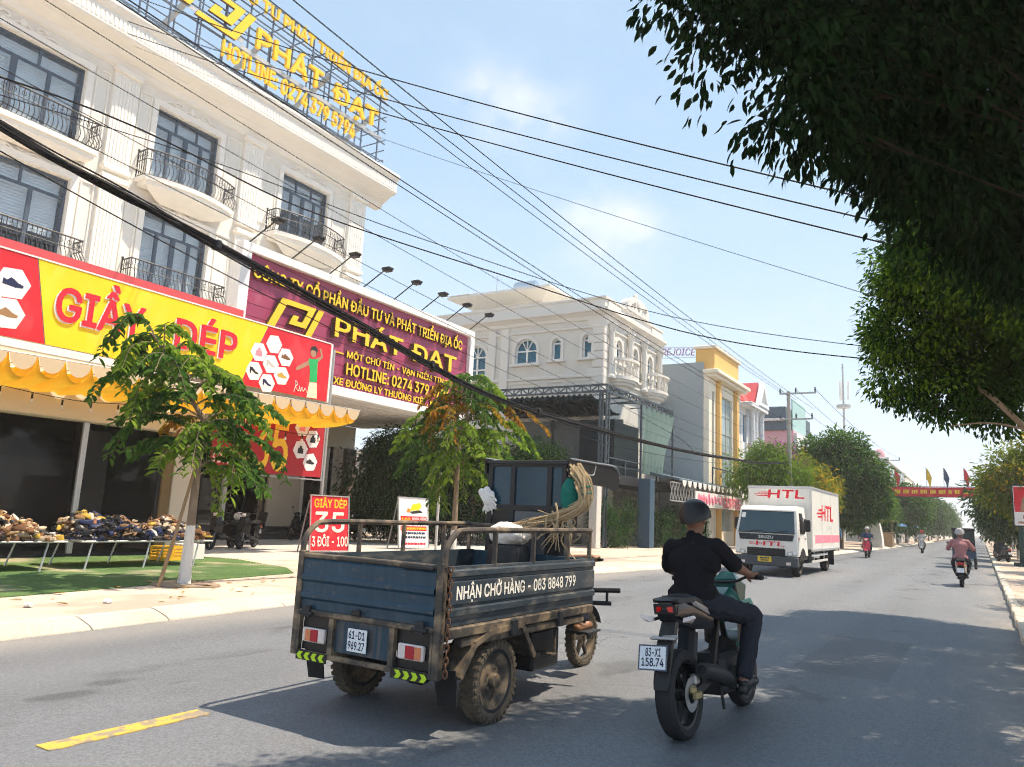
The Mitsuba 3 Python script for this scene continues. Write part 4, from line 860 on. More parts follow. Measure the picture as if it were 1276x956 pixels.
# ---------------------------------------------------------------- grey sided house with yellow front
GX, GY, GY1, GZ = -13.9, 45.15, 52.4, 11.35
gh = thing('yellow_house', 'tall narrow house with blank grey side wall and yellow front', 'building')
put(gh + '__side_wall', MB().box(-31, GX - .35, GY, GY + .2, .1, GZ).box(-31, GX - .35, GY1 - .2, GY1, .1, GZ).box(-31, -30.8, GY + .21, GY1 - .21, .1, GZ).box(-30.8, GX - .36, GY + .21, GY1 - .21, GZ - .3, GZ - .1), 'mat_grey_wall')
p = sbox(GY, .1, GY1, 10.4)
for a, b, z0, z1 in ((47.2, 50.3, 1.0, 9.6), (45.75, 46.25, 4.4, 9.6), (51.2, 51.8, 4.4, 9.6)): p = p.difference(sbox(a, z0, b, z1))
put(gh + '__front_wall', MB().prism(p, [GX - .34, 0, 0], Y_, Z_, .34), 'mat_facade_cream')
for y in (46.6, 50.6): put(gh + '__pilaster', MB().cbox(GX, GX + .25, y, y + .45, .1, 10.35, .03), 'mat_facade_yellow')
cg = num(gh + '__curtain_wall'); scene[cg] = mikit.ply(MB().box(GX - .2, GX - .17, 47.2, 50.3, 1.0, 9.6).mesh(), mat('glass_pale', (.28, .38, .40), .12))
cm = MB()
for y in (47.2, 48.2, 49.25, 50.24): cm.box(GX - .165, GX - .12, y, y + .06, 1.0, 9.6)
for z in np.arange(2.4, 9.6, 1.2): cm.box(GX - .165, GX - .125, 47.26, 50.24, z, z + .06)
put(cg + '__mullion', cm, 'mat_aluminium')
for y0, y1 in ((45.75, 46.25), (51.2, 51.8)):
    k = put(gh + '__window', MB().box(GX - .2, GX - .17, y0, y1, 4.4, 9.6), 'mat_glass_blue')
put(gh + '__cornice', MB().cbox(GX - .34, GX + .45, GY - .1, GY1 + .1, 10.4, 10.6, .03).cbox(GX - .34, GX + .65, GY - .25, GY1 + .25, 10.6, 10.85, .04), 'mat_facade_cream')
put(gh + '__gable', MB().cbox(GX - .9, GX + .3, 45.3, 50.8, 10.86, 12.2, .03), 'mat_facade_yellow')
put(gh + '__gable_cap', MB().cbox(GX - 1.0, GX + .45, 45.15, 50.95, 12.21, 12.42, .04), 'mat_facade_cream')
rj = thing('rooftop_lettering', 'thin REJOICE lettering on a wire frame above the grey wall', 'sign')
put(rj + '__frame', MB().beam([-17.6, GY + 1.5, GZ], [-17.6, GY + 1.5, 12.9], .04).beam([-14.1, GY + 1.5, GZ], [-14.1, GY + 1.5, 12.6], .04).beam([-17.6, GY + 1.5, 12.1], [-14.1, GY + 1.5, 12.0], .03).beam([-17.6, GY + 1.5, 12.85], [-14.1, GY + 1.5, 12.58], .03), 'mat_galv')
for t, x, z, h, w in (('REJOICE', -17.5, 12.3, .46, 2.2), ('Group', -15.2, 12.18, .26, 1.0)):
    put(rj + '__lettering', MB().text(t, [x, GY + 1.45, z], np.array([1, 0, -.08]), Z_, h, .06, w, bold=False, slant=.15), mat('rejoice', (.34, .12, .22), .5) if t == 'REJOICE' else 'mat_rejoice')
# ---------------------------------------------------------------- white house with red roof, pink house, far buildings
wh = thing('white_house', 'white house with red tiled roof and triangular gable', 'building')
HX = -13.9
p = sbox(52.50, .1, 57.05, 9.6)
for y, z in ((52.99, 7.2), (52.99, 4.0), (55.37, 7.0), (55.37, 3.8)): p = p.difference(sbox(y, z, y + (.9 if y < 53.55 else 1.6), z + 1.9))
put(wh + '__front_wall', MB().prism(p, [HX - .3, 0, 0], Y_, Z_, .3), 'mat_facade_white')
put(wh + '__side_wall', MB().box(-28, HX - .31, 52.57, 52.71, .1, 9.6).box(-28, HX - .31, 56.91, 57.05, .1, 9.6), 'mat_facade_white')
for y, z in ((52.99, 7.2), (52.99, 4.0), (55.37, 7.0), (55.37, 3.8)): put(wh + '__window', MB().box(HX - .2, HX - .16, y, y + (.9 if y < 53.55 else 1.6), z, z + 1.9).box(HX - .155, HX - .11, y + .42, y + .48, z, z + 1.9), 'mat_glass_blue')
for y in (53.97, 54.88, 56.63): put(wh + '__column', MB().lathe([HX + .4, y, .1], [0, 0, 1], [(.24, 0), (.22, .3), (.2, 9.2), (.3, 9.5)], 12), 'mat_facade_white', 40)
put(wh + '__cornice', MB().cbox(HX - .3, HX + .8, 52.43, 57.19, 9.6, 9.95, .05), 'mat_facade_white')
put(wh + '__gable', MB().prism(Polygon([(54.39, 9.96), (57.26, 9.96), (55.83, 11.9)]).difference(Polygon([(54.88, 10.2), (56.77, 10.2), (55.83, 11.4)])), [HX + .5, 0, 0], Y_, Z_, .35).prism(Polygon([(54.67, 10.0), (56.98, 10.0), (55.83, 11.6)]), [HX + .45, 0, 0], Y_, Z_, .04), 'mat_facade_white')
put(wh + '__roof', MB().prism(Polygon([(54.39, 9.97), (57.26, 9.97), (55.83, 11.85)]), [HX - 6, 0, 0], Y_, Z_, 6.4).hull([[HX + .3, 52.50, 9.96], [HX - 6, 52.50, 9.96], [HX - .8, 53.97, 11.4], [HX - 5, 53.97, 11.4], [HX + .3, 55.65, 9.96], [HX - 6, 55.65, 9.96], [HX - .8, 55.65, 11.4], [HX - 5, 55.65, 11.4]]), 'mat_roof_red')
ph = thing('pink_house', 'pink rendered house with slate blue flat roof behind the pole', 'building')
put(ph + '__wall', MB().box(-27, -13.1, 66, 76, .1, 9.5), 'mat_pink')
put(ph + '__roof', MB().cbox(-27.5, -13.6, 65.7, 76.2, 9.51, 10.4, .05).cbox(-27.6, -13.6, 65.5, 76.3, 10.41, 11.5, .05), 'mat_slate')
put(ph + '__roof_edge', MB().box(-27.7, -13.7, 65.4, 65.68, 10.3, 10.5), 'mat_far_white')
k = put(ph + '__front_panel', MB().box(-13.09, -12.85, 66.2, 75.8, .1, 9.3), 'mat_facade_white')
put(ph + '__lattice_panel', MB().box(-13.3, -13.2, 66.3, 72, 9.52, 12.2), mat('green_glass', (.28, .46, .42), .3))
put(ph + '__window', MB().box(-12.85, -12.8, 68, 69.2, 6, 7.6).box(-12.85, -12.8, 71, 72.2, 6, 7.6).box(-12.85, -12.8, 68, 69.2, 3, 4.6), 'mat_glass_blue')
def block(name, label, x0, x1, y0, y1, h, mw, floors, wins, seed):
    k = thing(name, label, 'building')
    put(k + '__wall', MB().box(x0, x1, y0, y1, .1, h), mw)
    put(k + '__parapet', MB().cbox(x0 - .15, x1 + .15, y0 - .15, y1 + .15, h + .001, h + .5, .05), 'mat_far_white')
    for f in range(floors):
        z = 1.2 + f * (h - .6) / floors
        for j in range(wins):
            yy = y0 + (j + .3) * (y1 - y0) / wins; w = put(k + '__window', MB().box(x1, x1 + .05, yy, yy + (y1 - y0) / wins * .45, z, z + 1.5), 'mat_shade_glass')
            put(w + '__sill', MB().box(x1, x1 + .15, yy - .1, yy + (y1 - y0) / wins * .45 + .1, z - .12, z - .002), 'mat_far_white')
        w = put(k + '__side_window', MB().box((x0 + x1) / 2 - .6, (x0 + x1) / 2 + .6, y0 - .05, y0, z, z + 1.4), 'mat_shade_glass')
    return k
b1 = block('grey_block', 'distant grey concrete block with small dome on its roof', -17.5, -9.2, 100, 122, 9.7, 'mat_far_wall', 4, 6, 1)
put(b1 + '__dome', MB().lathe([-10.2, 102, 10.2], [0, 0, 1], [(.6, 0), (.6, .5), (.5, .8), (.3, 1.1), (0, 1.2)], 14), 'mat_pink', 40)
block('low_shop', 'low pale far shop behind the trees past the pink house', -24, -12.9, 80, 92, 8.6, 'mat_far_wall', 3, 4, 2)
block('cream_block', 'cream far block with two rows of windows past the grey block', -18, -9.2, 124, 140, 9.6, 'mat_facade_cream', 3, 4, 3)
block('white_block', 'white far shophouse beyond the cream block on the left', -19, -9.4, 142, 160, 9.4, 'mat_far_white', 3, 5, 4)
block('kiosk_house', 'far single storey pale house on the left beyond the banner', -16, -10, 165, 190, 7, 'mat_far_white', 2, 5, 5)
block('right_house', 'pale two storey house behind the yellow flowering tree', 8, 18, 60, 85, 7, 'mat_far_white', 2, 5, 6)
mst = thing('telecom_mast', 'tall thin telecom mast with antenna panels rising behind left trees', 'mast')
put(mst + '__pole', MB().tube([[-16.6, 120, .1], [-16.6, 120, 26]], [.22, .12], 8), 'mat_galv')
for a in range(3): put(mst + '__antenna', MB().box(-16.6 + .7 * math.cos(a * 2.1) - .15, -16.6 + .7 * math.cos(a * 2.1) + .15, 120 + .7 * math.sin(a * 2.1) - .1, 120 + .7 * math.sin(a * 2.1) + .1, 20.5, 23.2), 'mat_white')
put(mst + '__platform', MB().lathe([-16.6, 120, 19.2], [0, 0, 1], [(.2, 0), (1, .05), (1, .5), (.9, .5), (.9, .1), (.2, .1)], 10), 'mat_galv')
# ---------------------------------------------------------------- vegetation
def leaf_mesh(P, D, N, L, W, col):
    """folded leaves: base P, direction D, normal N, length L, width W, colour col (n x 3)"""
    n = len(P); D = D / np.linalg.norm(D, axis=1, keepdims=True); S = np.cross(D, N); S /= np.linalg.norm(S, axis=1, keepdims=True) + 1e-9; N = np.cross(S, D)
    L = np.broadcast_to(L, (n,))[:, None]; W = np.broadcast_to(W, (n,))[:, None]; q = lambda t, w, h: P + D * L * t + S * W * w + N * (W * h * abs(w) - L * .16 * t * t)
    v = np.stack([P, q(.28, .42, .35), q(.62, .44, .35), q(1, 0, 0), q(.62, -.44, .35), q(.28, -.42, .35), q(.48, 0, 0)], 1).reshape(-1, 3)
    b = (np.arange(n) * 7)[:, None]; f = np.concatenate([b + np.array([[i, (i + 1) % 6, 6]]) for i in range(6)])
    return v, f, np.repeat(col, 7, axis=0)
LIMB = 1.
class Leaves:
    def __init__(s): s.a, s.n = [], 0
    def add(s, *k): v, f, c = leaf_mesh(*k); s.a.append((v, f + s.n, c)); s.n += len(v)
    def shape(s, m='mat_leaf'):
        v, f, c = (np.concatenate([q[i] for q in s.a]) for i in range(3))
        return mikit.ply((v, f), m, False, color=c)
def unit(v): return v / (np.linalg.norm(v, axis=-1, keepdims=True) + 1e-12)
def crown(rng, lobes, per_m2, L, W, cols, droop=.5, gap=.42, clump=12, spread=1.0, seed=0, shell=.55):
    """leaf clumps spread through the outer part of every lobe; lobes = [(centre, radii)]"""
    lv = Leaves()
    for c, r in lobes:
        c = np.asarray(c, float); r = np.broadcast_to(np.asarray(r, float), (3,)); area = 4 * PI * (np.prod(r) ** (2 / 3)); k = max(8, int(area * per_m2))
        d = unit(rng.normal(size=(k, 3))); rad = 1 - shell * rng.random(k) ** 1.6
        p = c + d * rad[:, None] * r * (1 + .22 * (meshkit.fbm((c + d * r) * 1.1 / max(.5, r.mean()) * 2.2, 3, seed)[:, None] - .5) * 2)
        keep = meshkit.fbm(p * 1.9 / max(.35, spread), 3, seed + 5) > gap
        for o, q in lobes:                                        # nothing deep inside another lobe
            if o is not c: keep &= (((p - np.asarray(o)) / np.broadcast_to(q, (3,))) ** 2).sum(1) > .22
        p, d = p[keep], d[keep]; k = len(p)
        if not k: continue
        off = unit(rng.normal(size=(k, clump, 3))) * (rng.random((k, clump, 1)) ** .5) * L * 1.9 * spread
        P = (p[:, None] + off).reshape(-1, 3); dd = np.repeat(d, clump, 0)
        D = unit(off.reshape(-1, 3) / (L * 2) + dd * .6 + rng.normal(size=P.shape) * .35 + np.array([0, 0, -droop])); N = unit(np.array([0, 0, 1.]) + rng.normal(size=P.shape) * .5 + dd * .4)
        tone = np.repeat(rng.random(k), clump) * .6 + rng.random(len(P)) * .4
        a, b = np.array(cols[0]), np.array(cols[1]); col = a + (b - a) * tone[:, None]
        if len(cols) > 2:
            m = rng.random(len(P)) < cols[3] * (meshkit.fbm(P * .9, 2, seed + 9) > .52); col[m] = np.array(cols[2]) * (.7 + .6 * rng.random((m.sum(), 1)))
        lv.add(P, D, N, L * (.65 + .6 * rng.random(len(P))), W * (.7 + .5 * rng.random(len(P))), col)
    return lv
def limbs(m, rng, base, top, lobes, r0, sides=8):
    base, top = np.asarray(base, float), np.asarray(top, float)
    m.tube(catmull([base, base + (top - base) * .4 + rng.normal(0, .05, 3) * [1, 1, 0], top], 6), np.linspace(r0, r0 * .6, 13), sides)
    for c, r in lobes:
        c = np.asarray(c, float); s = base + (top - base) * rng.uniform(.7, 1); mid = (s + c) / 2 + [0, 0, .15] + rng.normal(0, .1, 3)
        m.tube(catmull([s, mid, c], 5), np.linspace(r0 * .32, r0 * .06, 11) * LIMB, 5)
        for _ in range(3):
            e = c + unit(rng.normal(size=3)) * np.broadcast_to(r, (3,)) * .8; m.tube([mid * .4 + c * .6, (c + e) / 2 + rng.normal(0, .05, 3), e], np.array([r0 * .16, r0 * .1, r0 * .03]) * LIMB, 4)
def tree(name, label, base, top, r0, lobes, per, L, W, cols, group=None, cat='tree', seed=1, leafmat='mat_leaf', barkm='mat_bark', **kw):
    rng = np.random.default_rng(seed); k = thing(name, label, cat, group)
    m = MB(); limbs(m, rng, base, top, lobes, r0); put(k + '__trunk', m, barkm, 40)
    put(k + '__crown', crown(rng, lobes, per, L, W, cols, seed=seed, **kw).shape(leafmat)); return k
mat('bark_dark', (.02, .016, .013), .95, spec=.1)
DG = ((.012, .032, .010), (.035, .075, .02)); MG = ((.03, .09, .018), (.09, .18, .03)); LG = ((.08, .17, .02), (.19, .30, .04)); YG = ((.10, .17, .02), (.26, .30, .03), (.55, .38, .03), .5)
# the two young street trees: arching twigs with leaves in two ranks
def street_tree(name, label, base, h, R, seed, autumn, ntw, stake, lean=(0, 0)):
    rng = np.random.default_rng(seed); k = thing(name, label, 'tree'); base = np.asarray(base, float)
    fork = base + [lean[0], lean[1], h]
    path = catmull([base, base + np.array([lean[0] * .25, lean[1] * .3, h * .35]), base + np.array([lean[0] * .8, lean[1] * .6, h * .7]), fork], 6)
    rad = np.linspace(.085, .045, len(path)) * (1 + .25 * np.exp(-np.linspace(0, 9, len(path))))
    zc = base[2] + 1.05; lo = path[path[:, 2] <= zc]; hi = path[path[:, 2] >= zc - .25]
    put(k + '__trunk', MB().tube(hi, rad[-len(hi):], 12), 'mat_bark', 50)
    put(k + '__painted_trunk', MB().tube(lo, rad[:len(lo)] + .003, 12), 'mat_whitewash', 50)
    br = MB(); lv = Leaves(); yoff = -1.0 if seed == 5 else .35
    fk = catmull([fork, fork + [.05, yoff * .6, h * .22], fork + [-.05, yoff, h * .42]], 6); br.tube(fk, np.linspace(.045, .012, len(fk)), 7)
    axis = np.vstack([path[-8:], fk[1:]]); cnt = ntw
    for t in range(cnt):
        u = (t + rng.random()) / cnt; o = axis[min(len(axis) - 1, int(u * len(axis)))]; a = t * 2.4 + rng.uniform(-.5, .5)
        reach = R * rng.uniform(.6, 1.08) * (.55 + .5 * math.sin(PI * min(1, u * .9 + .08))); rise = R * rng.uniform(.05, .36); fall = R * rng.uniform(.05, .5) * (1.1 - .45 * u)
        h0 = np.array([math.cos(a), math.sin(a), 0]); bend = np.array([-h0[1], h0[0], 0]) * rng.uniform(-.3, .3) * reach
        tw = catmull([o, o + h0 * reach * .35 + [0, 0, rise * .8], o + h0 * reach * .72 + bend * .5 + [0, 0, rise * .75 - fall * .25], o + h0 * reach + bend + [0, 0, rise * .3 - fall]], 7)
        br.tube(tw, np.linspace(.016, .004, len(tw)), 5); subs = [tw]
        for q in range(rng.integers(1, 4)):
            i = rng.integers(6, len(tw) - 4); d0 = unit(tw[i + 1] - tw[i - 1]) + np.array([-h0[1], h0[0], 0]) * rng.choice([-1, 1]) * rng.uniform(.5, 1.1); L2 = reach * rng.uniform(.25, .5)
            s2 = catmull([tw[i], tw[i] + d0 * L2 * .5, tw[i] + d0 * L2 - [0, 0, L2 * rng.uniform(.25, .8)]], 6); br.tube(s2, np.linspace(.007, .003, len(s2)), 4); subs.append(s2)
        old = rng.random() < autumn; sunlit = rng.random() < .55  # some twigs get brighter leaves, sunlight put into their colour
        for sw in subs:
            Ls = np.linalg.norm(np.diff(sw, axis=0), axis=1).sum(); nn = max(4, int(Ls / .058)); tt = np.linspace(.22 if sw is tw else .1, 1, nn)
            dense = np.stack([np.interp(tt, np.linspace(0, 1, len(sw)), sw[:, i]) for i in range(3)], 1)
            tang = unit(np.gradient(dense, axis=0)); side = unit(np.cross(tang, [0, 0, 1.]) + 1e-6)
            for sgn in (-1, 1):
                jit = dense + rng.normal(0, .01, dense.shape)
                D = unit(side * sgn * .95 + tang * .35 + np.array([0, 0, -.42]) + rng.normal(0, .24, dense.shape)); N = unit(np.array([0, 0, 1.]) + side * sgn * .35 + rng.normal(0, .28, dense.shape))
                tone = rng.random((nn, 1)); a_, b_ = (np.array((.11, .22, .025)), np.array((.27, .40, .05))) if sunlit else (np.array((.04, .11, .025)), np.array((.11, .21, .04)))
                col = a_ + (b_ - a_) * tone
                if old: m = rng.random(nn) < .8; col[m] = np.array((.42, .29, .035)) * (.5 + .7 * rng.random((m.sum(), 1))) * np.array([1, 1 - .4 * rng.random(), 1])
                lv.add(jit, D, N, .175 * (.65 + .6 * rng.random(nn)), .088 * (.75 + .45 * rng.random(nn)), col)
    put(k + '__branches', br, 'mat_bark', 50); put(k + '__leaves', lv.shape())
    if stake: st = thing('tree_stake', 'thin brown wooden stake leaning on the whitewashed street tree', 'stake'); scene[st] = mikit.ply(MB().tube([stake[0], (np.array(stake[0]) + stake[1]) / 2 + [.02, 0, 0], stake[1]], [.032, .028, .024], 8).mesh(), 'mat_wood', 50)
    return k
street_tree('street_tree', 'young drooping street tree with whitewashed trunk before the shoe shop', (-11.2, 8.04, .09), 2.75, 1.36, 5, .05, 44, ((-11.0, 7.45, .1), (-11.18, 7.98, 2.0)))
street_tree('street_tree', 'yellowing drooping street tree standing behind the three wheeler bed', (-11.2, 15.5, .09), 3.2, 1.75, 9, .17, 52, None)
# dark trees of the carport
mango = [((-20.2, 23.6), 'broad dark mango tree left among the carport trees', 21), ((-18.8, 27.2), 'dark leafy mango tree behind the yellowing street tree', 22), ((-21.5, 29.6), 'dark mango tree deepest in the yard behind the white notice board', 23), ((-17.6, 30.6), 'dark mango tree nearest the cafe terrace', 24), ((-23.0, 27.0), 'dark mango tree beside the office ground floor column', 25), ((-24.5, 32.0), 'dark mango tree farthest back against the villa side wall', 26), ((-20.5, 33.0), 'dark mango tree under the tarpaulin end of the terrace', 27)]
for (x, y), lb, sd in mango:
    rng = np.random.default_rng(sd); lobes = [((x + rng.uniform(-1.2, 1.2), y + rng.uniform(-1.2, 1.2), z), rng.uniform(.9, 1.4)) for z in (1.5, 1.9, 2.6, 2.9, 3.5, 3.3, 2.2, 4.0)]
    tree('mango_tree', lb, (x, y, .1), (x + .3, y - .2, 2.0), .14, lobes, 17, .22, .065, DG, 'mango trees in the yard', seed=sd, leafmat='mat_leaf_dark', droop=.9, clump=10)
po = thing('thin_post', 'thin white painted post among the dark yard trees', 'post'); scene[po] = mikit.ply(MB().cyl([-15.6, 20.6, .1], [-15.6, 20.6, 2.9], .045, 8).mesh(), 'mat_far_wall', 40)
yw = thing('yard_wall', 'tall dim wall closing the yard behind the mango trees', 'wall'); put(yw + '__wall', MB().box(-48, -30.05, 36.4, 36.6, .1, 5.0), 'mat_villa'); put(yw + '__coping', MB().box(-48, -30.05, 36.35, 36.65, 5.001, 5.12), 'mat_villa_trim')
# hedges and pots below the terrace
for i, (x, y, lb) in enumerate(((-15.2, 33.4, 'bushy potted shrub under the cafe terrace left of the blue column'), (-15.4, 35.0, 'dense green shrub just left of the blue column'), (-14.6, 38.2, 'dark green shrub just right of the blue column'), (-14.4, 40.6, 'dark green shrub under the cafe lattice'), (-14.3, 43.0, 'dark green shrub under the cafe lettering'))):
    rng = np.random.default_rng(40 + i); lobes = [((x + rng.uniform(-.5, .5), y + rng.uniform(-.6, .6), z), rng.uniform(.5, .75)) for z in (.7, 1.2, 1.6, 1.9)]
    tree('shrub', lb, (x, y, .1), (x, y, 1.0), .06, lobes, 16, .16, .06, ((.02, .06, .02), (.06, .13, .03)), 'shrubs before the cafe', 'shrub', seed=40 + i, clump=8)
# trees along the left pavement beyond the truck
tree('flame_tree', 'lime green feathery tree right behind the box truck', (-11.2, 47, .1), (-11, 47, 3), .14, [((-11.9, 46.5, 4.4), 1.25), ((-10.6, 46, 4.9), 1.3), ((-9.6, 47.5, 4.3), 1.2), ((-11.0, 47.5, 3.6), 1.3), ((-10.3, 46.8, 3.2), 1.2)], 9, .3, .09, LG, seed=31, droop=.8, clump=12)
tree('bougainvillea', 'purple flowering bougainvillea showing above the lime green tree', (-12.6, 51, .1), (-12.4, 51, 4), .1, [((-12.2, 51, 5.6), 1.1), ((-11, 51.5, 6.0), .9), ((-10.4, 51.5, 5.3), .9)], 8, .2, .12, ((.05, .1, .03), (.12, .18, .05), (.40, .16, .34), .9), cat='tree', seed=32, clump=10)
tree('street_acacia', 'green and yellow tree between lime tree and big round tree', (-9.6, 50, .1), (-9.4, 50, 2.6), .13, [((-9.6, 49.6, 4.6), 1.3), ((-8.6, 50.4, 4.0), 1.2), ((-9.2, 50, 3.3), 1.2), ((-8.2, 49.6, 3.4), .9)], 9, .28, .09, YG, seed=33, droop=.7)
tree('round_tree', 'big round dark green tree rising above the box truck', (-9.0, 61, .1), (-8.8, 60.5, 3.6), .3, [((-8.6, 59, 6.4), 2.1), ((-10.6, 59.5, 5.6), 2.1), ((-7.2, 60, 5.0), 1.8), ((-9.4, 58.5, 4.4), 2.0), ((-7.8, 59.5, 3.4), 1.7), ((-10.8, 58.5, 3.6), 1.7), ((-6.6, 60.5, 3.6), 1.1)], 10, .34, .15, ((.025, .08, .015), (.10, .19, .03)), seed=34, gap=.36, clump=14)
tree('small_tree', 'small bright green tree by the left end of the red banner', (-8.4, 70, .1), (-8.2, 70, 2.4), .16, [((-8.2, 70, 4.2), 1.5), ((-7.2, 70.5, 3.5), 1.2), ((-8.8, 69.5, 3.0), 1.2)], 8, .3, .12, LG, seed=35)
names = ['first', 'second', 'third', 'fourth', 'fifth', 'sixth', 'seventh', 'eighth', 'ninth', 'tenth']
for i, y in enumerate((80, 90, 101, 113, 126, 140, 156, 176, 200, 228)):
    rng = np.random.default_rng(60 + i); x = -8.6 + rng.uniform(-.5, .5); s = rng.uniform(.9, 1.15) * (1.0 if i < 4 else 1.15)
    lobes = [((x + rng.uniform(-1.2, 2.0) * s, y + rng.uniform(-1.5, 1.5), z * s), rng.uniform(1.4, 1.9) * s) for z in (3.0, 3.8, 4.3, 4.6, 3.4)]
    tree('roadside_tree', f'{names[i]} of the ten far trees in the left row beyond the banner', (x, y, .1), (x, y, 2.6), .17, lobes, 6 if i < 5 else 4, .38 if i < 5 else .55, .17 if i < 5 else .25, MG if i % 2 else ((.035, .08, .025), (.09, .16, .04)), 'left row of far trees', seed=60 + i, gap=.33, clump=9)
# right side
tree('flowering_tree', 'yellow green flowering tree on the right pavement by the lamp post', (2.9, 47, .13), (2.7, 47, 2.8), .16, [((1.3, 46, 4.7), 1.3), ((2.7, 46.5, 5.4), 1.4), ((1.0, 46, 3.7), .9), ((2.6, 45.5, 4.0), 1.3), ((3.9, 47, 4.6), 1.4), ((1.9, 45.5, 3.2), .9)], 10, .28, .10, ((.10, .16, .02), (.25, .28, .03), (.62, .42, .03), .35), seed=81, gap=.38)
for i, y in enumerate((56, 66, 77, 90, 105, 122, 142, 166, 195, 230)):
    rng = np.random.default_rng(90 + i); x = 3.2 + rng.uniform(-.4, .4); s = rng.uniform(.95, 1.15)
    lobes = [((x + rng.uniform(-2.2, 1.4) * s, y + rng.uniform(-1.5, 1.5), z * s), rng.uniform(1.3, 1.8) * s) for z in (2.7, 3.4, 4.2, 5.0, 3.6)]
    tree('pavement_tree', f'{names[i]} of the ten dark far trees in the right row past the lamp post', (x, y, .1), (x, y, 2.4), .17, lobes, 6 if i < 5 else 4, .38 if i < 5 else .55, .17 if i < 5 else .25, ((.025, .06, .02), (.07, .13, .035)), 'right row of far trees', seed=90 + i, gap=.33, clump=9)
for i, y in enumerate((21.5, 29.5, 37.5)):
    rng = np.random.default_rng(140 + i); x = 3.9
    lobes = [((x + rng.uniform(-.3, 1.6), y + rng.uniform(-1.8, 1.8), z), rng.uniform(1.4, 1.7)) for z in (3.4, 4.2, 5.0, 5.6, 4.4)]
    tree('kerb_tree', f'{("nearest", "middle", "farthest")[i]} of three kerb trees beyond the right edge of the road', (x, y, .13), (x, y, 2.8), .18, lobes, 9, .22, .09, ((.02, .06, .015), (.07, .14, .03)), 'trees along the right kerb', seed=140 + i, gap=.33, clump=11)
# the two big trees over the camera
NA = [((-2.15, 6.0, 6.45), .42), ((-1.75, 6.35, 6.1), .62), ((-1.35, 6.7, 5.7), .68), ((-1.15, 6.9, 5.28), .36), ((-.75, 7.3, 6.5), 1.0), ((-1.2, 6.3, 6.9), .9), ((-.1, 8.3, 6.1), 1.15), ((.6, 8.9, 5.9), 1.2), ((.3, 7.6, 7.3), 1.4), ((-.2, 8.7, 5.3), .75), ((.5, 9.6, 4.9), .8), ((1.4, 8.6, 6.8), 1.5), ((2.4, 9.6, 6.4), 1.6), ((1.2, 10.6, 5.6), 1.2), ((2.0, 7.4, 7.6), 1.5), ((.2, 9.8, 7.4), 1.4), ((3.2, 8.2, 6.6), 1.5), ((1.6, 11.5, 6.6), 1.4), ((1.0, 6.2, 7.6), 1.2)]
LIMB = .2
NX = [((-.3, 7.2, 4.95), .6), ((.4, 7.6, 4.7), .75), ((1.2, 8.2, 4.8), .9), ((-.55, 6.5, 5.0), .5)]
NA = [(tuple(np.array([0, 0, 1.5]) + .72 * (np.array(c) - [0, 0, 1.5])), r * .72) for c, r in NA] + NX
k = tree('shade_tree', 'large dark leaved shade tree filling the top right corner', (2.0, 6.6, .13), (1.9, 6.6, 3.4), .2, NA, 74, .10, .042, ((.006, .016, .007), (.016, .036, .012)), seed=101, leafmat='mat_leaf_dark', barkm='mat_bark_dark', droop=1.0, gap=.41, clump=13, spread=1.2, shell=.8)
NB = [((-.3, 11.2, 5.9), .7), ((.3, 10.2, 5.4), .85), ((1.3, 9.8, 5.0), 1.1), ((1.1, 12.0, 5.2), 1.1), ((2.2, 11, 5), 1.3), ((0, 12.6, 5.9), .95), ((-.85, 13.4, 5.75), .6), ((-1.0, 14.0, 4.7), .6), ((-.75, 14.2, 5.1), .85), ((-.2, 14.5, 5.9), 1.0), ((.45, 15.1, 4.9), 1.2), ((-1.0, 14.2, 4.15), .6), ((-.35, 14.3, 3.9), .65), ((.3, 14.5, 3.75), .55), ((.9, 14.6, 5.8), 1.2), ((1.6, 15.2, 4.9), 1.3), ((-.75, 14.6, 6.1), .5), ((1.1, 16.2, 6.2), 1.3), ((2.4, 15.5, 5.6), 1.4), ((.2, 16.2, 5.2), 1.0), ((1.6, 13.4, 5.2), 1.0)]
tree('shade_tree', 'rounded shade tree hanging over the right kerb below the big dark one', (2.1, 15.2, .13), (1.7, 15.1, 2.6), .15, NB, 62, .10, .045, ((.016, .05, .010), (.06, .13, .02), (.18, .32, .03), .5), seed=102, leafmat='mat_leaf', barkm='mat_bark_dark', droop=.5, gap=.30, clump=13, shell=.7)  # brightest leaf tone paints sunlight into part of the crown
tb = thing('bare_branch', 'dark bare limb showing under the rounded shade tree at right', 'branch')
scene[tb] = mikit.ply(MB().tube(catmull([[1.75, 15.1, 2.5], [.95, 14.3, 2.9], [.35, 14.0, 3.55], [.0, 14.0, 3.9]], 5), np.linspace(.07, .03, 16), 7).tube(catmull([[.7, 14.1, 3.15], [.2, 13.9, 3.25], [-.35, 13.8, 3.2]], 4), np.linspace(.02, .008, 9), 5).mesh(), 'mat_bark', 50)
rp_ = thing('roof_shrub', 'small green shrub growing behind the rooftop sign', 'shrub')
put(rp_ + '__foliage', crown(np.random.default_rng(3), [((F - .2, 18.9, 17.4), .45), ((F - .2, 19.7, 17.35), .4), ((F - .2, 20.3, 17.3), .3)], 22, .14, .06, MG, seed=3, clump=8).shape())
put(rp_ + '__stem', MB().tube([[F - .2, 19.3, 17.0], [F - .2, 19.4, 17.5]], .03, 5), 'mat_bark')
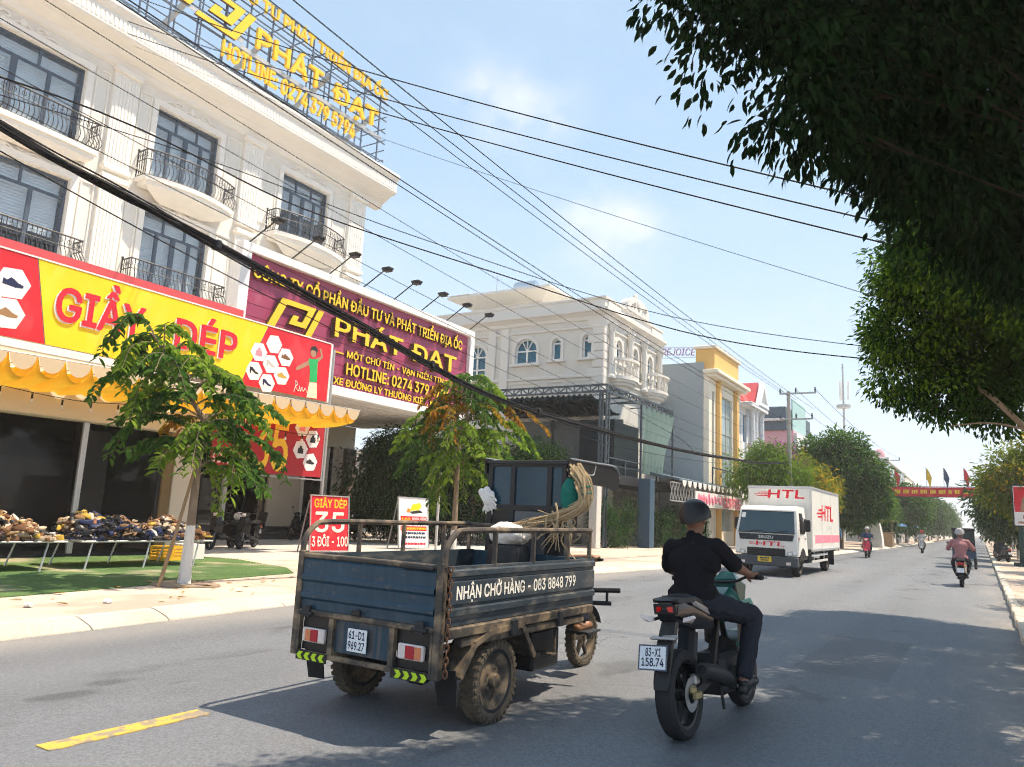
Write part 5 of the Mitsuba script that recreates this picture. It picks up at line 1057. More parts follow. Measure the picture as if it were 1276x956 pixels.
# ---------------------------------------------------------------- people
def hull_bones(bones):
    out = []
    for a, ra, b, rb in bones:
        s = [m3.Manifold.sphere(float(r), 16).translate([float(x) for x in p]) for p, r in ((a, ra), (b, rb))]
        out.append(m3.Manifold.batch_hull(s))
    return out
def solid(parts, edge=.022, it=8):
    m = m3.Manifold.batch_boolean(parts, m3.OpType.Add).refine_to_length(edge).to_mesh()
    t = trimesh.Trimesh(m.vert_properties[:, :3], m.tri_verts, process=True)
    trimesh.smoothing.filter_taubin(t, lamb=.5, nu=.52, iterations=it)
    return t
def creased(t, amp, sc, seed):
    v = np.array(t.vertices); n = np.array(t.vertex_normals); w = meshkit.fbm(v * np.array([sc, sc, sc * .55]) + 1.7 * (meshkit.fbm(v * sc * .6, 2, seed + 3)[:, None] - .5), 3, seed)
    t.vertices = v + n * ((np.abs(w - .5) * 2) ** .8 * amp - amp * .35)[:, None]; return t
def grip_hand(w, fwd, up, side):
    """a hand closed round a bar that runs along 'side'; w = wrist"""
    w, fwd, up = (np.asarray(v, float) for v in (w, fwd, up)); lat = np.cross(fwd, up) * side; b = []
    c = w + fwd * .085                                     # centre of the grip
    for i in range(4):
        o = lat * (i - 1.5) * .021; k0 = w + fwd * .07 + up * .022 + o; r = (.0105, .0115, .011, .009)[i]; L = (.9, 1.05, 1., .8)[i]
        k1 = k0 + fwd * .034 * L + up * .004; k2 = k1 + fwd * .012 - up * .03 * L; k3 = k2 - fwd * .022 - up * .012
        b += [(w + fwd * .02 + o * .8, .015, k0, .013), (k0, r * 1.1, k1, r), (k1, r, k2, r * .95), (k2, r * .95, k3, r * .85)]
    t0 = w + fwd * .03 - lat * .03; t1 = t0 + fwd * .03 - up * .018 - lat * .008; t2 = t1 + fwd * .022 - up * .022 + lat * .012
    return b + [(w, .02, t0, .016), (t0, .015, t1, .012), (t1, .012, t2, .010), (w, .022, w + fwd * .06, .024)]
def person(key, J, M=None, skin='mat_skin', shirt='mat_shirt_dark', trousers='mat_jean', shoes='mat_black', hat='helmet', hatm='mat_helmet', short=True, hands=True, fine=.022, face=(0, 1, 0), sandals=False):
    J = {k: np.asarray(v, float) for k, v in J.items()}; f = unit(np.asarray(face, float)); up = np.array([0, 0, 1.]); lat = np.cross(f, up)
    h = J['head']; nb = J['neck']
    body = [(J['pelvis'] - lat * .09, .11, J['pelvis'] + lat * .09, .11), (J['pelvis'], .13, J['chest'], .14), (J['chest'] - lat * .07, .12, J['chest'] + lat * .07, .12), (J['shL'], .06, J['shR'], .06), (J['chest'], .12, nb - [0, 0, .05], .07), (nb - [0, 0, .04], .062, h - [0, 0, .04], .058)]
    for s in 'LR':
        body += [(J['sh' + s], .058, J['el' + s], .043), (J['el' + s], .043, J['wr' + s], .028), (J['hip' + s], .088, J['kn' + s], .060), (J['kn' + s], .058, J['an' + s], .040), (J['an' + s] + up * -.02, .042, J['toe' + s], .030)]
        if hands: body += grip_hand(J['wr' + s], unit(J['wr' + s] * 0 + f * .95 - up * .2 + lat * (0)), up, 1 if s == 'R' else -1)
        else:
            w = J['wr' + s]; d = unit(w - J['el' + s])
            body += [(w, .028, w + d * .07, .03)] + [(w + d * .07 + f * (i - 1.5) * .02, .011, w + d * (.16 - .012 * abs(i - 1.5)) + f * (i - 1.5) * .022 + f * .01, .008) for i in range(4)] + [(w + d * .03 + f * .03, .012, w + d * .09 + f * .055, .009)]
    P = hull_bones(body)
    hd = m3.Manifold.sphere(.1, 24).scale([.78, .95, 1.12]); jaw = m3.Manifold.sphere(.06, 16).scale([.9, 1, .8]).translate([0, .035, -.075]); nose = m3.Manifold.batch_hull([m3.Manifold.sphere(.012, 8).translate([0, .098, .01]), m3.Manifold.sphere(.016, 8).translate([0, .108, -.03])])
    head = hd + jaw + nose
    for s in (-1, 1): head = head + m3.Manifold.sphere(.028, 10).scale([.35, .8, 1.2]).translate([s * .08, -.005, -.015])
    R = np.stack([lat, f, up], 1); Mx = np.zeros((3, 4)); Mx[:, :3] = R; Mx[:, 3] = h
    P.append(head.transform(Mx))
    put(key + '__body', solid(P, fine), skin, 60, M=M)
    off = .016
    sh = [(J['pelvis'] - lat * .09, .118, J['pelvis'] + lat * .09, .118), (J['pelvis'], .145, J['chest'], .155), (J['chest'] - lat * .08, .135, J['chest'] + lat * .08, .135), (J['shL'], .075, J['shR'], .075), (J['chest'], .135, nb - [0, 0, .06], .08), (nb - [0, 0, .07], .075, nb + [0, 0, .0], .064)]
    for s in 'LR':
        sh.append((nb - [0, 0, .05], .066, J['sh' + s] + [0, 0, -.005], .07))
        e = J['sh' + s] + (J['el' + s] - J['sh' + s]) * (.85 if short else 1); sh.append((J['sh' + s], .078, e, .068 if short else .06))
        if not short: sh.append((J['el' + s], .06, J['wr' + s] + (J['el' + s] - J['wr' + s]) * .12, .04))
    put(key + '__shirt', creased(solid(hull_bones(sh), fine), .022, 11, 3), shirt, 60, M=M)
    tr = [(J['pelvis'] - lat * .09 - up * .03, .122, J['pelvis'] + lat * .09 - up * .03, .122)]
    for s in 'LR': tr += [(J['hip' + s], .108, J['kn' + s], .079), (J['kn' + s], .079, J['an' + s] + (J['kn' + s] - J['an' + s]) * .12, .066)]
    put(key + '__trousers', creased(solid(hull_bones(tr), fine), .018, 12, 5), trousers, 60, M=M)
    for s in 'LR':
        a, t = J['an' + s], J['toe' + s]; d = unit((t - a) * [1, 1, .4]); hl = a - d * .05 + up * -.055
        put(key + '__shoe', solid(hull_bones([(hl, .04, t - up * .0, .038)] + ([] if sandals else [(a - up * .02, .05, t + (a - t) * .35, .042)])), .02, 5), shoes, 60, M=M)
    hm = MB()
    if hat == 'helmet':
        g = np.linspace(0, PI * .56, 9); prof = [(.128 * math.sin(q) + (0 if q else 0), .128 * math.cos(q)) for q in g] + [(.118, -.026), (.105, -.02), (.09, .05)]
        q = MB().lathe([0, 0, 0], [0, 0, 1], prof, 22); v = q.v[0]; v[:, 1] *= 1.14; v[:, 2] *= 1.02; v[:, 2] += .012 - .34 * np.clip(-v[:, 1], 0, 1) * (v[:, 2] < .06)
        hm.add(v @ R.T + h + up * .012, q.f[0])
        vz = np.array([[.10 * math.sin(a), .125 + .075 * math.cos(a) - .03, .035 - .03 * math.cos(a)] for a in np.linspace(-1.3, 1.3, 9)] + [[.108 * math.sin(a), .10 * math.cos(a), .055] for a in np.linspace(1.3, -1.3, 9)])
        vz = vz @ R.T + h; c = vz.mean(0); hm.add(np.vstack([vz, c[None]]), [[i, (i + 1) % 18, 18] for i in range(18)])
        for s in (-1, 1): hm.tube([h + lat * s * .085 + f * .02 - up * .03, h + lat * s * .06 + f * .045 - up * .11, h + f * .06 - up * .125], .006, 4)
    else:
        q = MB().ball([0, 0, .02], [.088, .102, .105], sub=3); v = q.v[0]; keep = ~((v[:, 1] > .03) & (v[:, 2] < .06)) & (v[:, 2] > -.05); fm = keep[q.f[0]].all(1); hm.add(v @ R.T + h, q.f[0][fm])
    put(key + ('__helmet' if hat == 'helmet' else '__hair'), hm, hatm if hat == 'helmet' else 'mat_hair', 50, M=M)
    for s in (-1, 1): put(key + '__eye', MB().ball(h + f * .088 + lat * s * .033 + up * .02, .011, sub=1), 'mat_white', 40, M=M)
def ride(reach=.98, hand_z=1.06, lean=.1, seat=.80, foot=.24, hw=.33, kneeF=.42, shw=.2, knx=.27):
    p = np.array([0, .42, seat + .09])
    J = dict(pelvis=p, chest=p + [0, lean * .8, .36], neck=p + [0, lean * 1.3, .56], head=p + [0, lean * 1.6 + .03, .73])
    for s, n in ((-1, 'L'), (1, 'R')):
        J['sh' + n] = J['neck'] + [s * shw, -.02, -.085]; J['wr' + n] = np.array([s * hw, reach - .085, hand_z + .02]); J['el' + n] = (J['sh' + n] + J['wr' + n]) / 2 + [s * .07, -.03, -.10]
        J['hip' + n] = p + [s * .1, .03, -.01]; J['kn' + n] = np.array([s * knx, p[1] + kneeF, seat - .06]); J['an' + n] = np.array([s * (knx - .05), p[1] + kneeF - .2, foot + .07]); J['toe' + n] = np.array([s * (knx - .03), p[1] + kneeF, foot + .03])
    return J
# ---------------------------------------------------------------- wheels
def wheel(key, c, R, w, tyre='mat_tyre', rim='mat_dirty_steel', knobs=0, spokes=5, M=None, axis=(1, 0, 0)):
    k = num(key); r = w / 2; prof = [(R - .36 * w - .02, -r * .85), (R - .22 * w, -r), (R - .05 * w, -r * .72), (R, -r * .3), (R, r * .3), (R - .05 * w, r * .72), (R - .22 * w, r), (R - .36 * w - .02, r * .85)]
    m = MB().lathe(c, axis, prof, 40, ring=True)
    if knobs:
        t, a, b = orth(axis)
        for i in range(knobs):
            g = 2 * PI * i / knobs
            for s in (-1, 1):
                gg = g + (PI / knobs if s > 0 else 0); d = a * math.cos(gg) + b * math.sin(gg); e = -a * math.sin(gg) + b * math.cos(gg)
                o = np.asarray(c) + d * (R - .004) + t * s * r * .45; m.add([o + t * i_ * r * .42 + e * j_ * .013 + d * k_ for i_ in (-1, 1) for j_ in (-1, 1) for k_ in (-.012, .009)], BOXT)
                o = np.asarray(c) + d * (R - .035) + t * s * r * .93; m.add([o + t * i_ * .006 + e * j_ * .011 + d * k_ for i_ in (-1, 1) for j_ in (-1, 1) for k_ in (-.012, .03)], BOXT)
    d = mikit.ply(m.mesh(), tyre, 35); scene[k] = {**d, **({'to_world': M} if M is not None else {})}
    ri = R - .36 * w - .02; q = MB().lathe(c, axis, [(ri + .012, -r * .86), (ri - .02, -r * .7), (ri - .028, -r * .25), (ri - .028, r * .25), (ri - .02, r * .7), (ri + .012, r * .86), (ri + .006, r * .5), (ri + .006, -r * .5)], 32, ring=True)
    t, a, b = orth(axis); c = np.asarray(c, float)
    q.lathe(c, axis, [(0, -r * .9), (.035, -r * .9), (.05, -r * .4), (.05, r * .4), (.035, r * .9), (0, r * .9)], 16)
    for i in range(spokes):
        g = 2 * PI * i / spokes; d = a * math.cos(g) + b * math.sin(g); q.beam(c + d * .03 + t * r * .3, c + d * (ri - .01), .035, .02, up=t).beam(c + d * .03 - t * r * .3, c + d * (ri - .01), .035, .02, up=t)
    put(k + '__rim', q, rim, 35, M=M)
    return k
def disc_wheel_hub(k, c, R, w, M=None):
    q = MB().lathe(c, [1, 0, 0], [(.0, w * .1), (.06, w * .12), (.15, w * .05), (.2, w * .3), (.2, w * .34), (.14, w * .1), (.055, w * .2), (.05, w * .5), (0, w * .52)], 24)
    for i in range(5): g = 2 * PI * i / 5; q.cyl(np.asarray(c) + [w * .1, .085 * math.cos(g), .085 * math.sin(g)], np.asarray(c) + [w * .3, .085 * math.cos(g), .085 * math.sin(g)], .012, 6)
    put(k + '__hub', q, 'mat_dirty_steel', 35, M=M)
# ---------------------------------------------------------------- the cargo three wheeler
tk = thing('cargo_tricycle', 'worn blue motor three wheeler with open cargo bed and tailgate', 'cargo tricycle')
x0, x1, y0, y1 = -4.43, -3.06, 4.15, 6.45
m = MB(); cs = [(1.10, 0), (1.08, .012), (.99, .012), (.97, .028), (.945, .028), (.925, .008), (.86, .008), (.84, .022), (.815, .022), (.795, 0), (.73, 0)]
V = []
for z, o in cs: V += [[x0 + .06, y0 + .01 - o, z], [x1 - .06, y0 + .01 - o, z]]
V += [[x0 + .06, y0 + .045, .73], [x1 - .06, y0 + .045, .73], [x0 + .06, y0 + .045, 1.10], [x1 - .06, y0 + .045, 1.10]]; n = len(cs)
q = [[2 * i, 2 * i + 1, 2 * i + 3, 2 * i + 2] for i in range(n + 1)] + [[2 * n + 2, 2 * n + 3, 1, 0]]
put(tk + '__tailgate', m.add(V, quads(q)), 'mat_blue_rust', 25)
put(tk + '__tailgate_rim', MB().cbox(x0 + .055, x1 - .055, y0 - .012, y0 + .05, 1.101, 1.135, .008).cbox(x0 + .055, x1 - .055, y0 - .015, y0 + .05, .69, .728, .008), 'mat_dirty_steel')
for x in (x0, x1 - .055): put(tk + '__corner_post', MB().cbox(x, x + .055, y0 - .012, y0 + .05, .40, 1.15, .006), 'mat_dirty_steel')
for x in (x0 + .09, x1 - .22): put(tk + '__hinge', MB().cyl([x, y0 - .03, .705], [x + .13, y0 - .03, .705], .014, 8).box(x + .03, x + .1, y0 - .035, y0 - .013, .68, .76), 'mat_dark')
put(tk + '__latch', MB().cbox(x1 - .36, x1 - .07, y0 - .03, y0 - .01, 1.095, 1.12, .006), 'mat_black'); put(tk + '__latch', MB().cbox(x0 + .6, x0 + .68, y0 - .035, y0 - .012, .735, .775, .006), 'mat_black')
put(tk + '__rear_frame', MB().cbox(x0 + .056, x1 - .056, y0 - .01, y0 + .03, .40, .435, .005).box(x0 + .056, x0 + .075, y0 - .008, y0 + .03, .436, .688).box(x0 + .37, x0 + .415, y0 - .008, y0 + .03, .436, .688).box(x1 - .43, x1 - .385, y0 - .008, y0 + .03, .436, .688).box(x1 - .075, x1 - .057, y0 - .008, y0 + .03, .436, .688), 'mat_dirty_steel')
put(tk + '__rear_panel', MB().box(x0 + .416, x1 - .431, y0 + .022, y0 + .03, .46, .687), 'mat_blue_rust')
for x, w in ((x0 + .08, 1), (x1 - .38, -1)):
    put(tk + '__lamp_box', MB().box(x, x + .285, y0 + .03, y0 + .05, .44, .686), 'mat_black')
    k = put(tk + '__tail_lamp', MB().cbox(x + .03, x + .25, y0 - .006, y0 + .029, .50, .60, .008), 'mat_lens_white')
    a, b = (x + .06, x + .115) if w > 0 else (x + .18, x + .235); put(k + '__amber_lens', MB().cbox(a, b, y0 - .010, y0 - .0061, .51, .59, .003), 'mat_amber')
    a, b = (x + .118, x + .19) if w > 0 else (x + .10, x + .178); put(k + '__red_lens', MB().cbox(a, b, y0 - .012, y0 - .0061, .508, .592, .003), 'mat_rear_red')
    for i in range(4):
        xx = x + .005 + i * .072; s = -1 if w > 0 else 1; P = Polygon([(0, 0), (.04, 0), (.04 + s * .022, .026), (.04, .052), (0, .052), (s * .022, .026)])
        put(tk + '__chevron', MB().prism(P, [xx + .02, y0 - .016, .378], [1, 0, 0], Z_, .003), 'mat_lime')
    put(tk + '__chevron_strip', MB().box(x - .01, x + .3, y0 - .015, y0 - .011, .372, .436), 'mat_black')
k = put(tk + '__number_plate', MB().cbox(-3.86, -3.68, y0 - .018, y0 - .012, .49, .645, .002), 'mat_plate')
for t, z in (('61-D1', .578), ('969.27', .507)): put(k + '__lettering', MB().text(t, [-3.847, y0 - .0185, z], [1, 0, 0], Z_, .052, .0012, .15), 'mat_ink')
for sx, x in (('right', x1), ('left', x0)):                # side boards, pressed with ribs
    o = 1 if sx == 'right' else -1; cs = [(1.125, 0), (1.105, 0), (1.095, .02), (1.06, .02), (1.05, 0), (1.03, 0), (1.02, .012), (.875, .012), (.865, 0), (.85, 0), (.84, .02), (.80, .02), (.79, 0), (.73, 0)]; V = []
    for z, d in cs: V += [[x + o * d, y0 + .055, z], [x + o * d, y1, z]]
    V += [[x - o * .03, y0 + .055, .73], [x - o * .03, y1, .73], [x - o * .03, y0 + .055, 1.125], [x - o * .03, y1, 1.125]]; n = len(cs)
    q = [[2 * i, 2 * i + 1, 2 * i + 3, 2 * i + 2] for i in range(n + 1)] + [[2 * n + 2, 2 * n + 3, 1, 0]]
    put(tk + '__side_board', MB().add(V, quads(q)), mat('board_paint', proc(lambda p, n, uv: mix((.035, .05, .065), (.12, .12, .115), smoothstep(.45, .75, fbm(p.x * 6, p.y * 6, p.z * 14, 4)))), .35, .1) if sx == 'right' else 'mat_board_paint', 20)
    put(tk + '__sill', MB().cbox(x - .04, x + .035, y0 + .06, y1 - .05, .655, .725, .008).cbox(x - .05, x + .02, y0 + .22, y1 - .2, .585, .645, .008), 'mat_dirty_steel')
    put(tk + '__board_hinge', MB().cbox(x - .02, x + .05, 4.98, 5.07, .60, .72, .01).cbox(x - .02, x + .05, 5.72, 5.8, .60, .72, .01), 'mat_dark')
put(tk + '__lettering', MB().text('NHẬN CHỞ HÀNG - 083 8848 799', [x1 + .0125, 4.29, .905], Y_, Z_, .085, .0015, 1.78), 'mat_letter_white')
put(tk + '__bed_floor', MB().box(x0 + .031, x1 - .031, y0 + .05, y1, .70, .73), 'mat_dirty_steel')
put(tk + '__head_board', MB().cbox(x0 + .01, x1 - .01, y1 + .001, y1 + .035, .70, 1.12, .006), 'mat_blue_rust')
rl = MB(); rail = [[x1 + 0, y0 + .02, 1.12], [x1, y0 + .03, 1.24], [x1, y0 + .12, 1.335], [x1, y0 + .26, 1.365], [x1, 5.2, 1.37], [x1, y1 - .05, 1.375]]
for o in (0, 1):
    P = catmull(rail, 5); P[:, 0] -= o * (x1 - x0 - .025) + .012; rl.tube(P, .022, 8)
    for y in (4.78, 5.35, 5.95, 6.38): rl.beam([x1 - .012 - o * (x1 - x0 - .025), y, 1.12], [x1 - .012 - o * (x1 - x0 - .025), y, 1.36], .035, .02)
rl.tube([[x0 + .015, y1 - .04, 1.372], [x1 - .015, y1 - .04, 1.372]], .02, 8)
put(tk + '__guard_rail', rl, 'mat_dirty_steel', 40)
ca = MB()
for i in range(17):
    z = 1.10 - i * .041; g = np.linspace(0, 2 * PI, 11)[:-1]; u = np.array([.6, -.8, 0]) if i % 2 else np.array([.8, .6, 0])
    ca.tube([np.array([x1 + .035, y0 + .03, z]) + u * .014 * math.cos(a) + Z_ * .028 * math.sin(a) for a in g], .0055, 5, closed=True)
put(tk + '__chain', ca, 'mat_rust', 50)
for x in (-3.13, -4.38):
    k = wheel(tk + '__wheel', [x, 4.88, .29], .29, .135, 'mat_tyre_dusty', 'mat_dark', knobs=34, spokes=0); disc_wheel_hub(k, [x, 4.88, .29], .29, .135)
k = wheel(tk + '__wheel', [-3.56, 7.27, .285], .285, .10, 'mat_tyre_dusty', 'mat_dirty_steel', knobs=30, spokes=6)
put(tk + '__axle', MB().cyl([-4.35, 4.88, .29], [-3.16, 4.88, .29], .04, 10).lathe([-3.78, 4.88, .29], [1, 0, 0], [(0, -.15), (.06, -.14), (.13, -.05), (.13, .05), (.06, .14), (0, .15)], 16).cyl([-3.78, 4.9, .3], [-3.78, 6.3, .42], .03, 8), 'mat_black', 35)
ch_ = MB()
for x in (-4.05, -3.5): ch_.beam([x, 4.2, .58], [x, 6.6, .58], .06, .09).beam([x, 4.5, .48], [x, 5.3, .48], .05, .03)
for y in (4.3, 5.3, 6.3): ch_.beam([x0 + .06, y, .65], [x1 - .06, y, .65], .05, .06)
ch_.beam([-4.05, 6.6, .58], [-3.62, 7.05, .62], .05, .07).beam([-3.5, 6.6, .58], [-3.5, 7.05, .62], .05, .07)
put(tk + '__chassis', ch_, 'mat_dirty_steel')
for s, xa, xb in ((1, -3.22, -3.03), (-1, -4.46, -4.27)):
    P = [(4.36, .40), (4.52, .60), (4.72, .665), (5.15, .675), (5.36, .42)]; V, f = [], []
    for y, z in P: V += [[xa, y, z], [xb, y, z], [xb, y, z - .012], [xa, y, z - .012]]
    for i in range(4):
        for j in range(4): f.append([4 * i + j, 4 * i + (j + 1) % 4, 4 * i + 4 + (j + 1) % 4, 4 * i + 4 + j])
    q = MB().add(V, quads(f))
    for i in range(4): q.beam([xb if s > 0 else xa, P[i][0], P[i][1] - .01], [xb if s > 0 else xa, P[i + 1][0], P[i + 1][1] - .01], .02, .04)
    put(tk + '__fender', q, 'mat_dirty_steel')
    put(tk + '__mud_flap', MB().hull([[xa - .02, 4.33, .44], [xb - .02, 4.33, .44], [xa, 4.38, .19], [xb - .03, 4.38, .2], [xa - .02, 4.34, .44], [xb - .02, 4.34, .44], [xa, 4.39, .19], [xb - .03, 4.39, .2]]), 'mat_rubber')
put(tk + '__tool_box', MB().cbox(-3.42, -3.15, 5.55, 6.0, .24, .56, .02).box(-3.3, -3.12, 5.5, 5.62, .36, .40), 'mat_black')
put(tk + '__step', MB().beam([-3.2, 5.72, .37], [-3.05, 5.72, .37], .10, .015).beam([-3.09, 5.8, .37], [-3.09, 5.8, .55], .02), 'mat_dirty_steel')
en = MB().cbox(-3.9, -3.55, 6.1, 6.6, .24, .55, .05).lathe([-3.72, 6.35, .5], [0, .4, 1], [(.09, 0)] + [(r, .03 + i * .016) for i in range(10) for r in ((.11,) if i % 2 else (.08,))] + [(0, .2)], 14).tube(catmull([[-3.6, 6.5, .45], [-3.5, 6.3, .3], [-3.48, 5.6, .24], [-3.48, 5.2, .25]], 5), .03, 8)
put(tk + '__engine', en, 'mat_dark', 30)
fk = MB()
for s in (-1, 1): fk.tube([[-3.56 + s * .085, 7.27, .285], [-3.56 + s * .085, 7.13, .62], [-3.56 + s * .07, 6.98, 1.02]], [.026, .03, .022], 8)
put(tk + '__fork', fk, 'mat_dark', 40)
a = np.linspace(.35, 2.5, 12); V = []; f = []
for t in a:
    c = np.array([-3.56, 7.27 + .325 * math.cos(t), .285 + .325 * math.sin(t)]); V += [c + [-.075, 0, -.0], c + [0, .012 * math.cos(t), .014], c + [.075, 0, 0]]
f = [[3 * i + j, 3 * i + j + 1, 3 * i + j + 4, 3 * i + j + 3] for i in range(11) for j in range(2)]
put(tk + '__front_fender', MB().add(V, quads(f)), 'mat_dark', True)
put(tk + '__handlebar', MB().tube(catmull([[-4.0, 6.78, 1.1], [-3.75, 6.92, 1.06], [-3.56, 6.97, 1.02], [-3.37, 6.92, 1.06], [-3.12, 6.78, 1.1]], 5), .014, 7), 'mat_dark', 40)
put(tk + '__headlamp', MB().lathe([-3.56, 7.1, .93], [0, 1, .05], [(.0, -.06), (.07, -.04), (.09, .03), (.085, .06), (0, .07)], 16), 'mat_chrome', 35)
put(tk + '__driver_seat', MB().cbox(-4.0, -3.5, 6.5, 6.85, .68, .78, .03).cbox(-4.0, -3.5, 6.2, 6.6, .55, .67, .02), 'mat_black')
put(tk + '__foot_bar', MB().tube([[-3.15, 6.5, .83], [-2.86, 6.62, .845]], .022, 8).tube([[-3.15, 6.5, .72], [-2.93, 6.58, .725]], .02, 8).tube([[-2.97, 6.57, .84], [-2.97, 6.57, .72]], .012, 6), 'mat_black', 40)
put(tk + '__foot_rest', MB().cbox(-3.46, -3.22, 6.7, 7.0, .405, .425, .006).beam([-3.5, 6.8, .4], [-3.25, 6.8, .4], .03), 'mat_dark')
# the cab: back panel with window, roof with drooping side visor
cy = 6.52
cf = MB()
for x in (-4.27, -4.0, -3.58, -3.42): cf.beam([x, cy, .62], [x, cy, 2.0], .05)
for z in (1.99, 1.56): cf.beam([-4.29, cy + .001, z], [-3.4, cy + .001, z], .048)
for x in (-4.27, -3.42): cf.beam([x, cy, 1.97], [x, 7.5, 1.97], .035)
for x in (-4.25, -3.44): cf.beam([x, cy, 1.6], [x, 6.95, 1.955], .025)
put(tk + '__cab_frame', cf, 'mat_dark')
for a, b in ((-4.25, -4.02), (-3.98, -3.6), (-3.56, -3.44)): put(tk + '__cab_window', MB().box(a, b, cy - .004, cy + .004, 1.585, 1.965), 'mat_shade_glass')
put(tk + '__cab_panel', MB().cbox(-3.975, -3.605, cy - .012, cy + .012, .80, 1.53, .006).box(-3.97, -3.61, cy - .016, cy - .0125, 1.42, 1.435), mat('cab_panel', (.10, .11, .12), .5))
put(tk + '__cab_side_panel', MB().box(-4.24, -4.03, cy - .008, cy + .008, .8, 1.53), 'mat_black'); put(tk + '__cab_side_panel', MB().box(-3.555, -3.45, cy - .008, cy + .008, .8, 1.53), 'mat_black')
rf = MB()
pr_ = [(-.02, -.0), (-.035, -.04), (-.03, -.15), (-.012, -.155), (-.005, -.05), (.03, -.012)]
rf.hull([[x, y, z] for x in (-4.31, -3.37) for y, z in ((6.47, 1.995), (6.47, 2.025), (6.6, 2.04), (7.5, 2.03), (7.62, 1.97), (7.62, 1.94), (7.5, 2.0))])
put(tk + '__cab_roof', rf, 'mat_black_gloss')
for x, s in ((-3.37, 1), (-4.31, -1)):
    P = Polygon([(6.47, 2.03), (7.5, 2.03), (7.64, 1.96), (7.66, 1.86), (7.58, 1.80), (7.35, 1.83), (7.0, 1.84), (6.7, 1.86), (6.5, 1.9)])
    put(tk + '__roof_visor', MB().prism(P.buffer(.015).buffer(-.0), [x, 0, 0], Y_, Z_, .02 * s), 'mat_black')
    put(tk + '__visor_trim', MB().tube(catmull([[x + .02 * s, 6.5, 2.045], [x + .025 * s, 7.0, 2.045], [x + .025 * s, 7.5, 2.045], [x + .02 * s, 7.66, 1.97]], 4), .012, 6).tube(catmull([[x + .022 * s, 6.62, 1.93], [x + .024 * s, 6.95, 1.915], [x + .022 * s, 7.02, 1.95], [x + .022 * s, 7.05, 2.02]], 4), .008, 5), 'mat_steel', 40)
# driver on it: only a sandalled foot and the outline behind the cab
dv = thing('person', 'driver of the blue three wheeler with one sandalled foot showing below', 'person')
J = ride(.3, .3, .05); p = np.array([-3.75, 6.62, .88])
J = dict(pelvis=p, chest=p + [0, .03, .33], neck=p + [0, .05, .5], head=p + [0, .09, .66], shL=p + [-.19, .03, .43], shR=p + [.19, .03, .43], elL=p + [-.25, .12, .2], elR=p + [.25, .12, .2], wrL=[-3.95, 6.74, 1.12], wrR=[-3.2, 6.72, 1.12], hipL=p + [-.1, .03, 0], hipR=p + [.1, .03, 0], knL=[-4.0, 6.98, .82], knR=[-3.4, 6.92, .80], anL=[-4.05, 6.8, .5], anR=[-3.345, 6.78, .495], toeL=[-4.05, 6.98, .46], toeR=[-3.335, 6.97, .455])
person(dv, J, shirt='mat_navy', trousers='mat_jean', shoes='mat_shoe_brown', skin='mat_skin', sandals=True, fine=.03)
# load and odds on the bed
for i, (gx_, gz_, a, lb) in enumerate(((-4.33, 1.70, -35, 'left of the three hanging'), (-4.28, 1.72, -8, 'middle one of the three hanging'), (-4.24, 1.68, 18, 'right of the three hanging'))):
    g = thing('work_glove', f'white cotton work glove, {lb} on the cab corner', 'glove', 'gloves on the cab corner')
    b = [((0, 0, 0), .035, (0, 0, -.09), .042)]
    for j in range(4): b.append(((-.03 + .02 * j, 0, -.09), .014, (-.045 + .03 * j, .01 * (j % 2), -.185 + .012 * abs(j - 1.5)), .011))
    b.append(((.03, 0, -.04), .015, (.075, 0, -.10), .012))
    t = solid(hull_bones([tuple(np.array(q) if isinstance(q, tuple) else q for q in bb_) for bb_ in b]), .012, 5); t.vertices[:, 1] *= .55
    t.apply_scale(1.15); t.apply_transform(Mrot(.15, math.radians(a), 0)); t.apply_translation([gx_, 6.44 + .02 * i, gz_]); scene[g] = mikit.ply(t, 'mat_glove', 60)
sk = thing('white_sack', 'crumpled white sack lying behind the cab on the cargo bed', 'sack')
b = trimesh.creation.icosphere(4); b.vertices *= [.22, .18, .11]; b.vertices += (meshkit.fbm(b.vertices * 9, 3, 4)[:, None] - .5) * .09 * unit(b.vertices); b.vertices[:, 2] = np.maximum(b.vertices[:, 2], -.09); b.apply_translation([-3.86, 6.25, 1.30]); scene[sk] = mikit.ply(b, 'mat_sack', True)
bxx = thing('cargo_drum', 'grey plastic drum standing under the white sack', 'drum'); scene[bxx] = mikit.ply(MB().lathe([-3.86, 6.24, .73], [0, 0, 1], [(0, 0), (.19, 0), (.2, .05), (.2, .4), (.18, .47), (0, .48)], 20).mesh(), 'mat_dark', 35)
st_ = thing('straw_bundle', 'bundle of dry straw coloured palm fronds tied to the cab corner', 'bundle')
rng = np.random.default_rng(12); q = MB(); main = np.array([[-3.28, 6.46, 1.95], [-3.17, 6.42, 1.83], [-3.13, 6.4, 1.66], [-3.22, 6.38, 1.56], [-3.4, 6.36, 1.49], [-3.65, 6.3, 1.42], [-3.9, 6.24, 1.36]])
for i in range(70):
    o = rng.normal(0, .028, 3); e = rng.integers(4, 8); s_ = int(rng.integers(0, 2)); pts = main[s_:e] + o + rng.normal(0, .012, (len(main[s_:e]), 3))
    if e >= 6: pts[-1] += [rng.normal(0, .08), rng.normal(0, .05), rng.normal(-.02, .05)]
    c = catmull(pts, 4); q.tube(c, np.linspace(.013, .004, len(c)), 4)
for i in range(16):
    s = main[4] + rng.normal(0, .05, 3); q.tube(catmull([s, s + [rng.normal(.05, .08), -.03, -.1], s + [rng.normal(.05, .1), -.05, -.2 - .12 * rng.random()]], 4), np.linspace(.012, .004, 9), 4)
put(st_ + '__fronds', q, 'mat_straw', 50)
put(st_ + '__tie', MB().tube([main[2] + [.05 * math.cos(a), .05 * math.sin(a), .01 * a] for a in np.linspace(0, 4 * PI, 30)], .007, 5), 'mat_green_cloth')
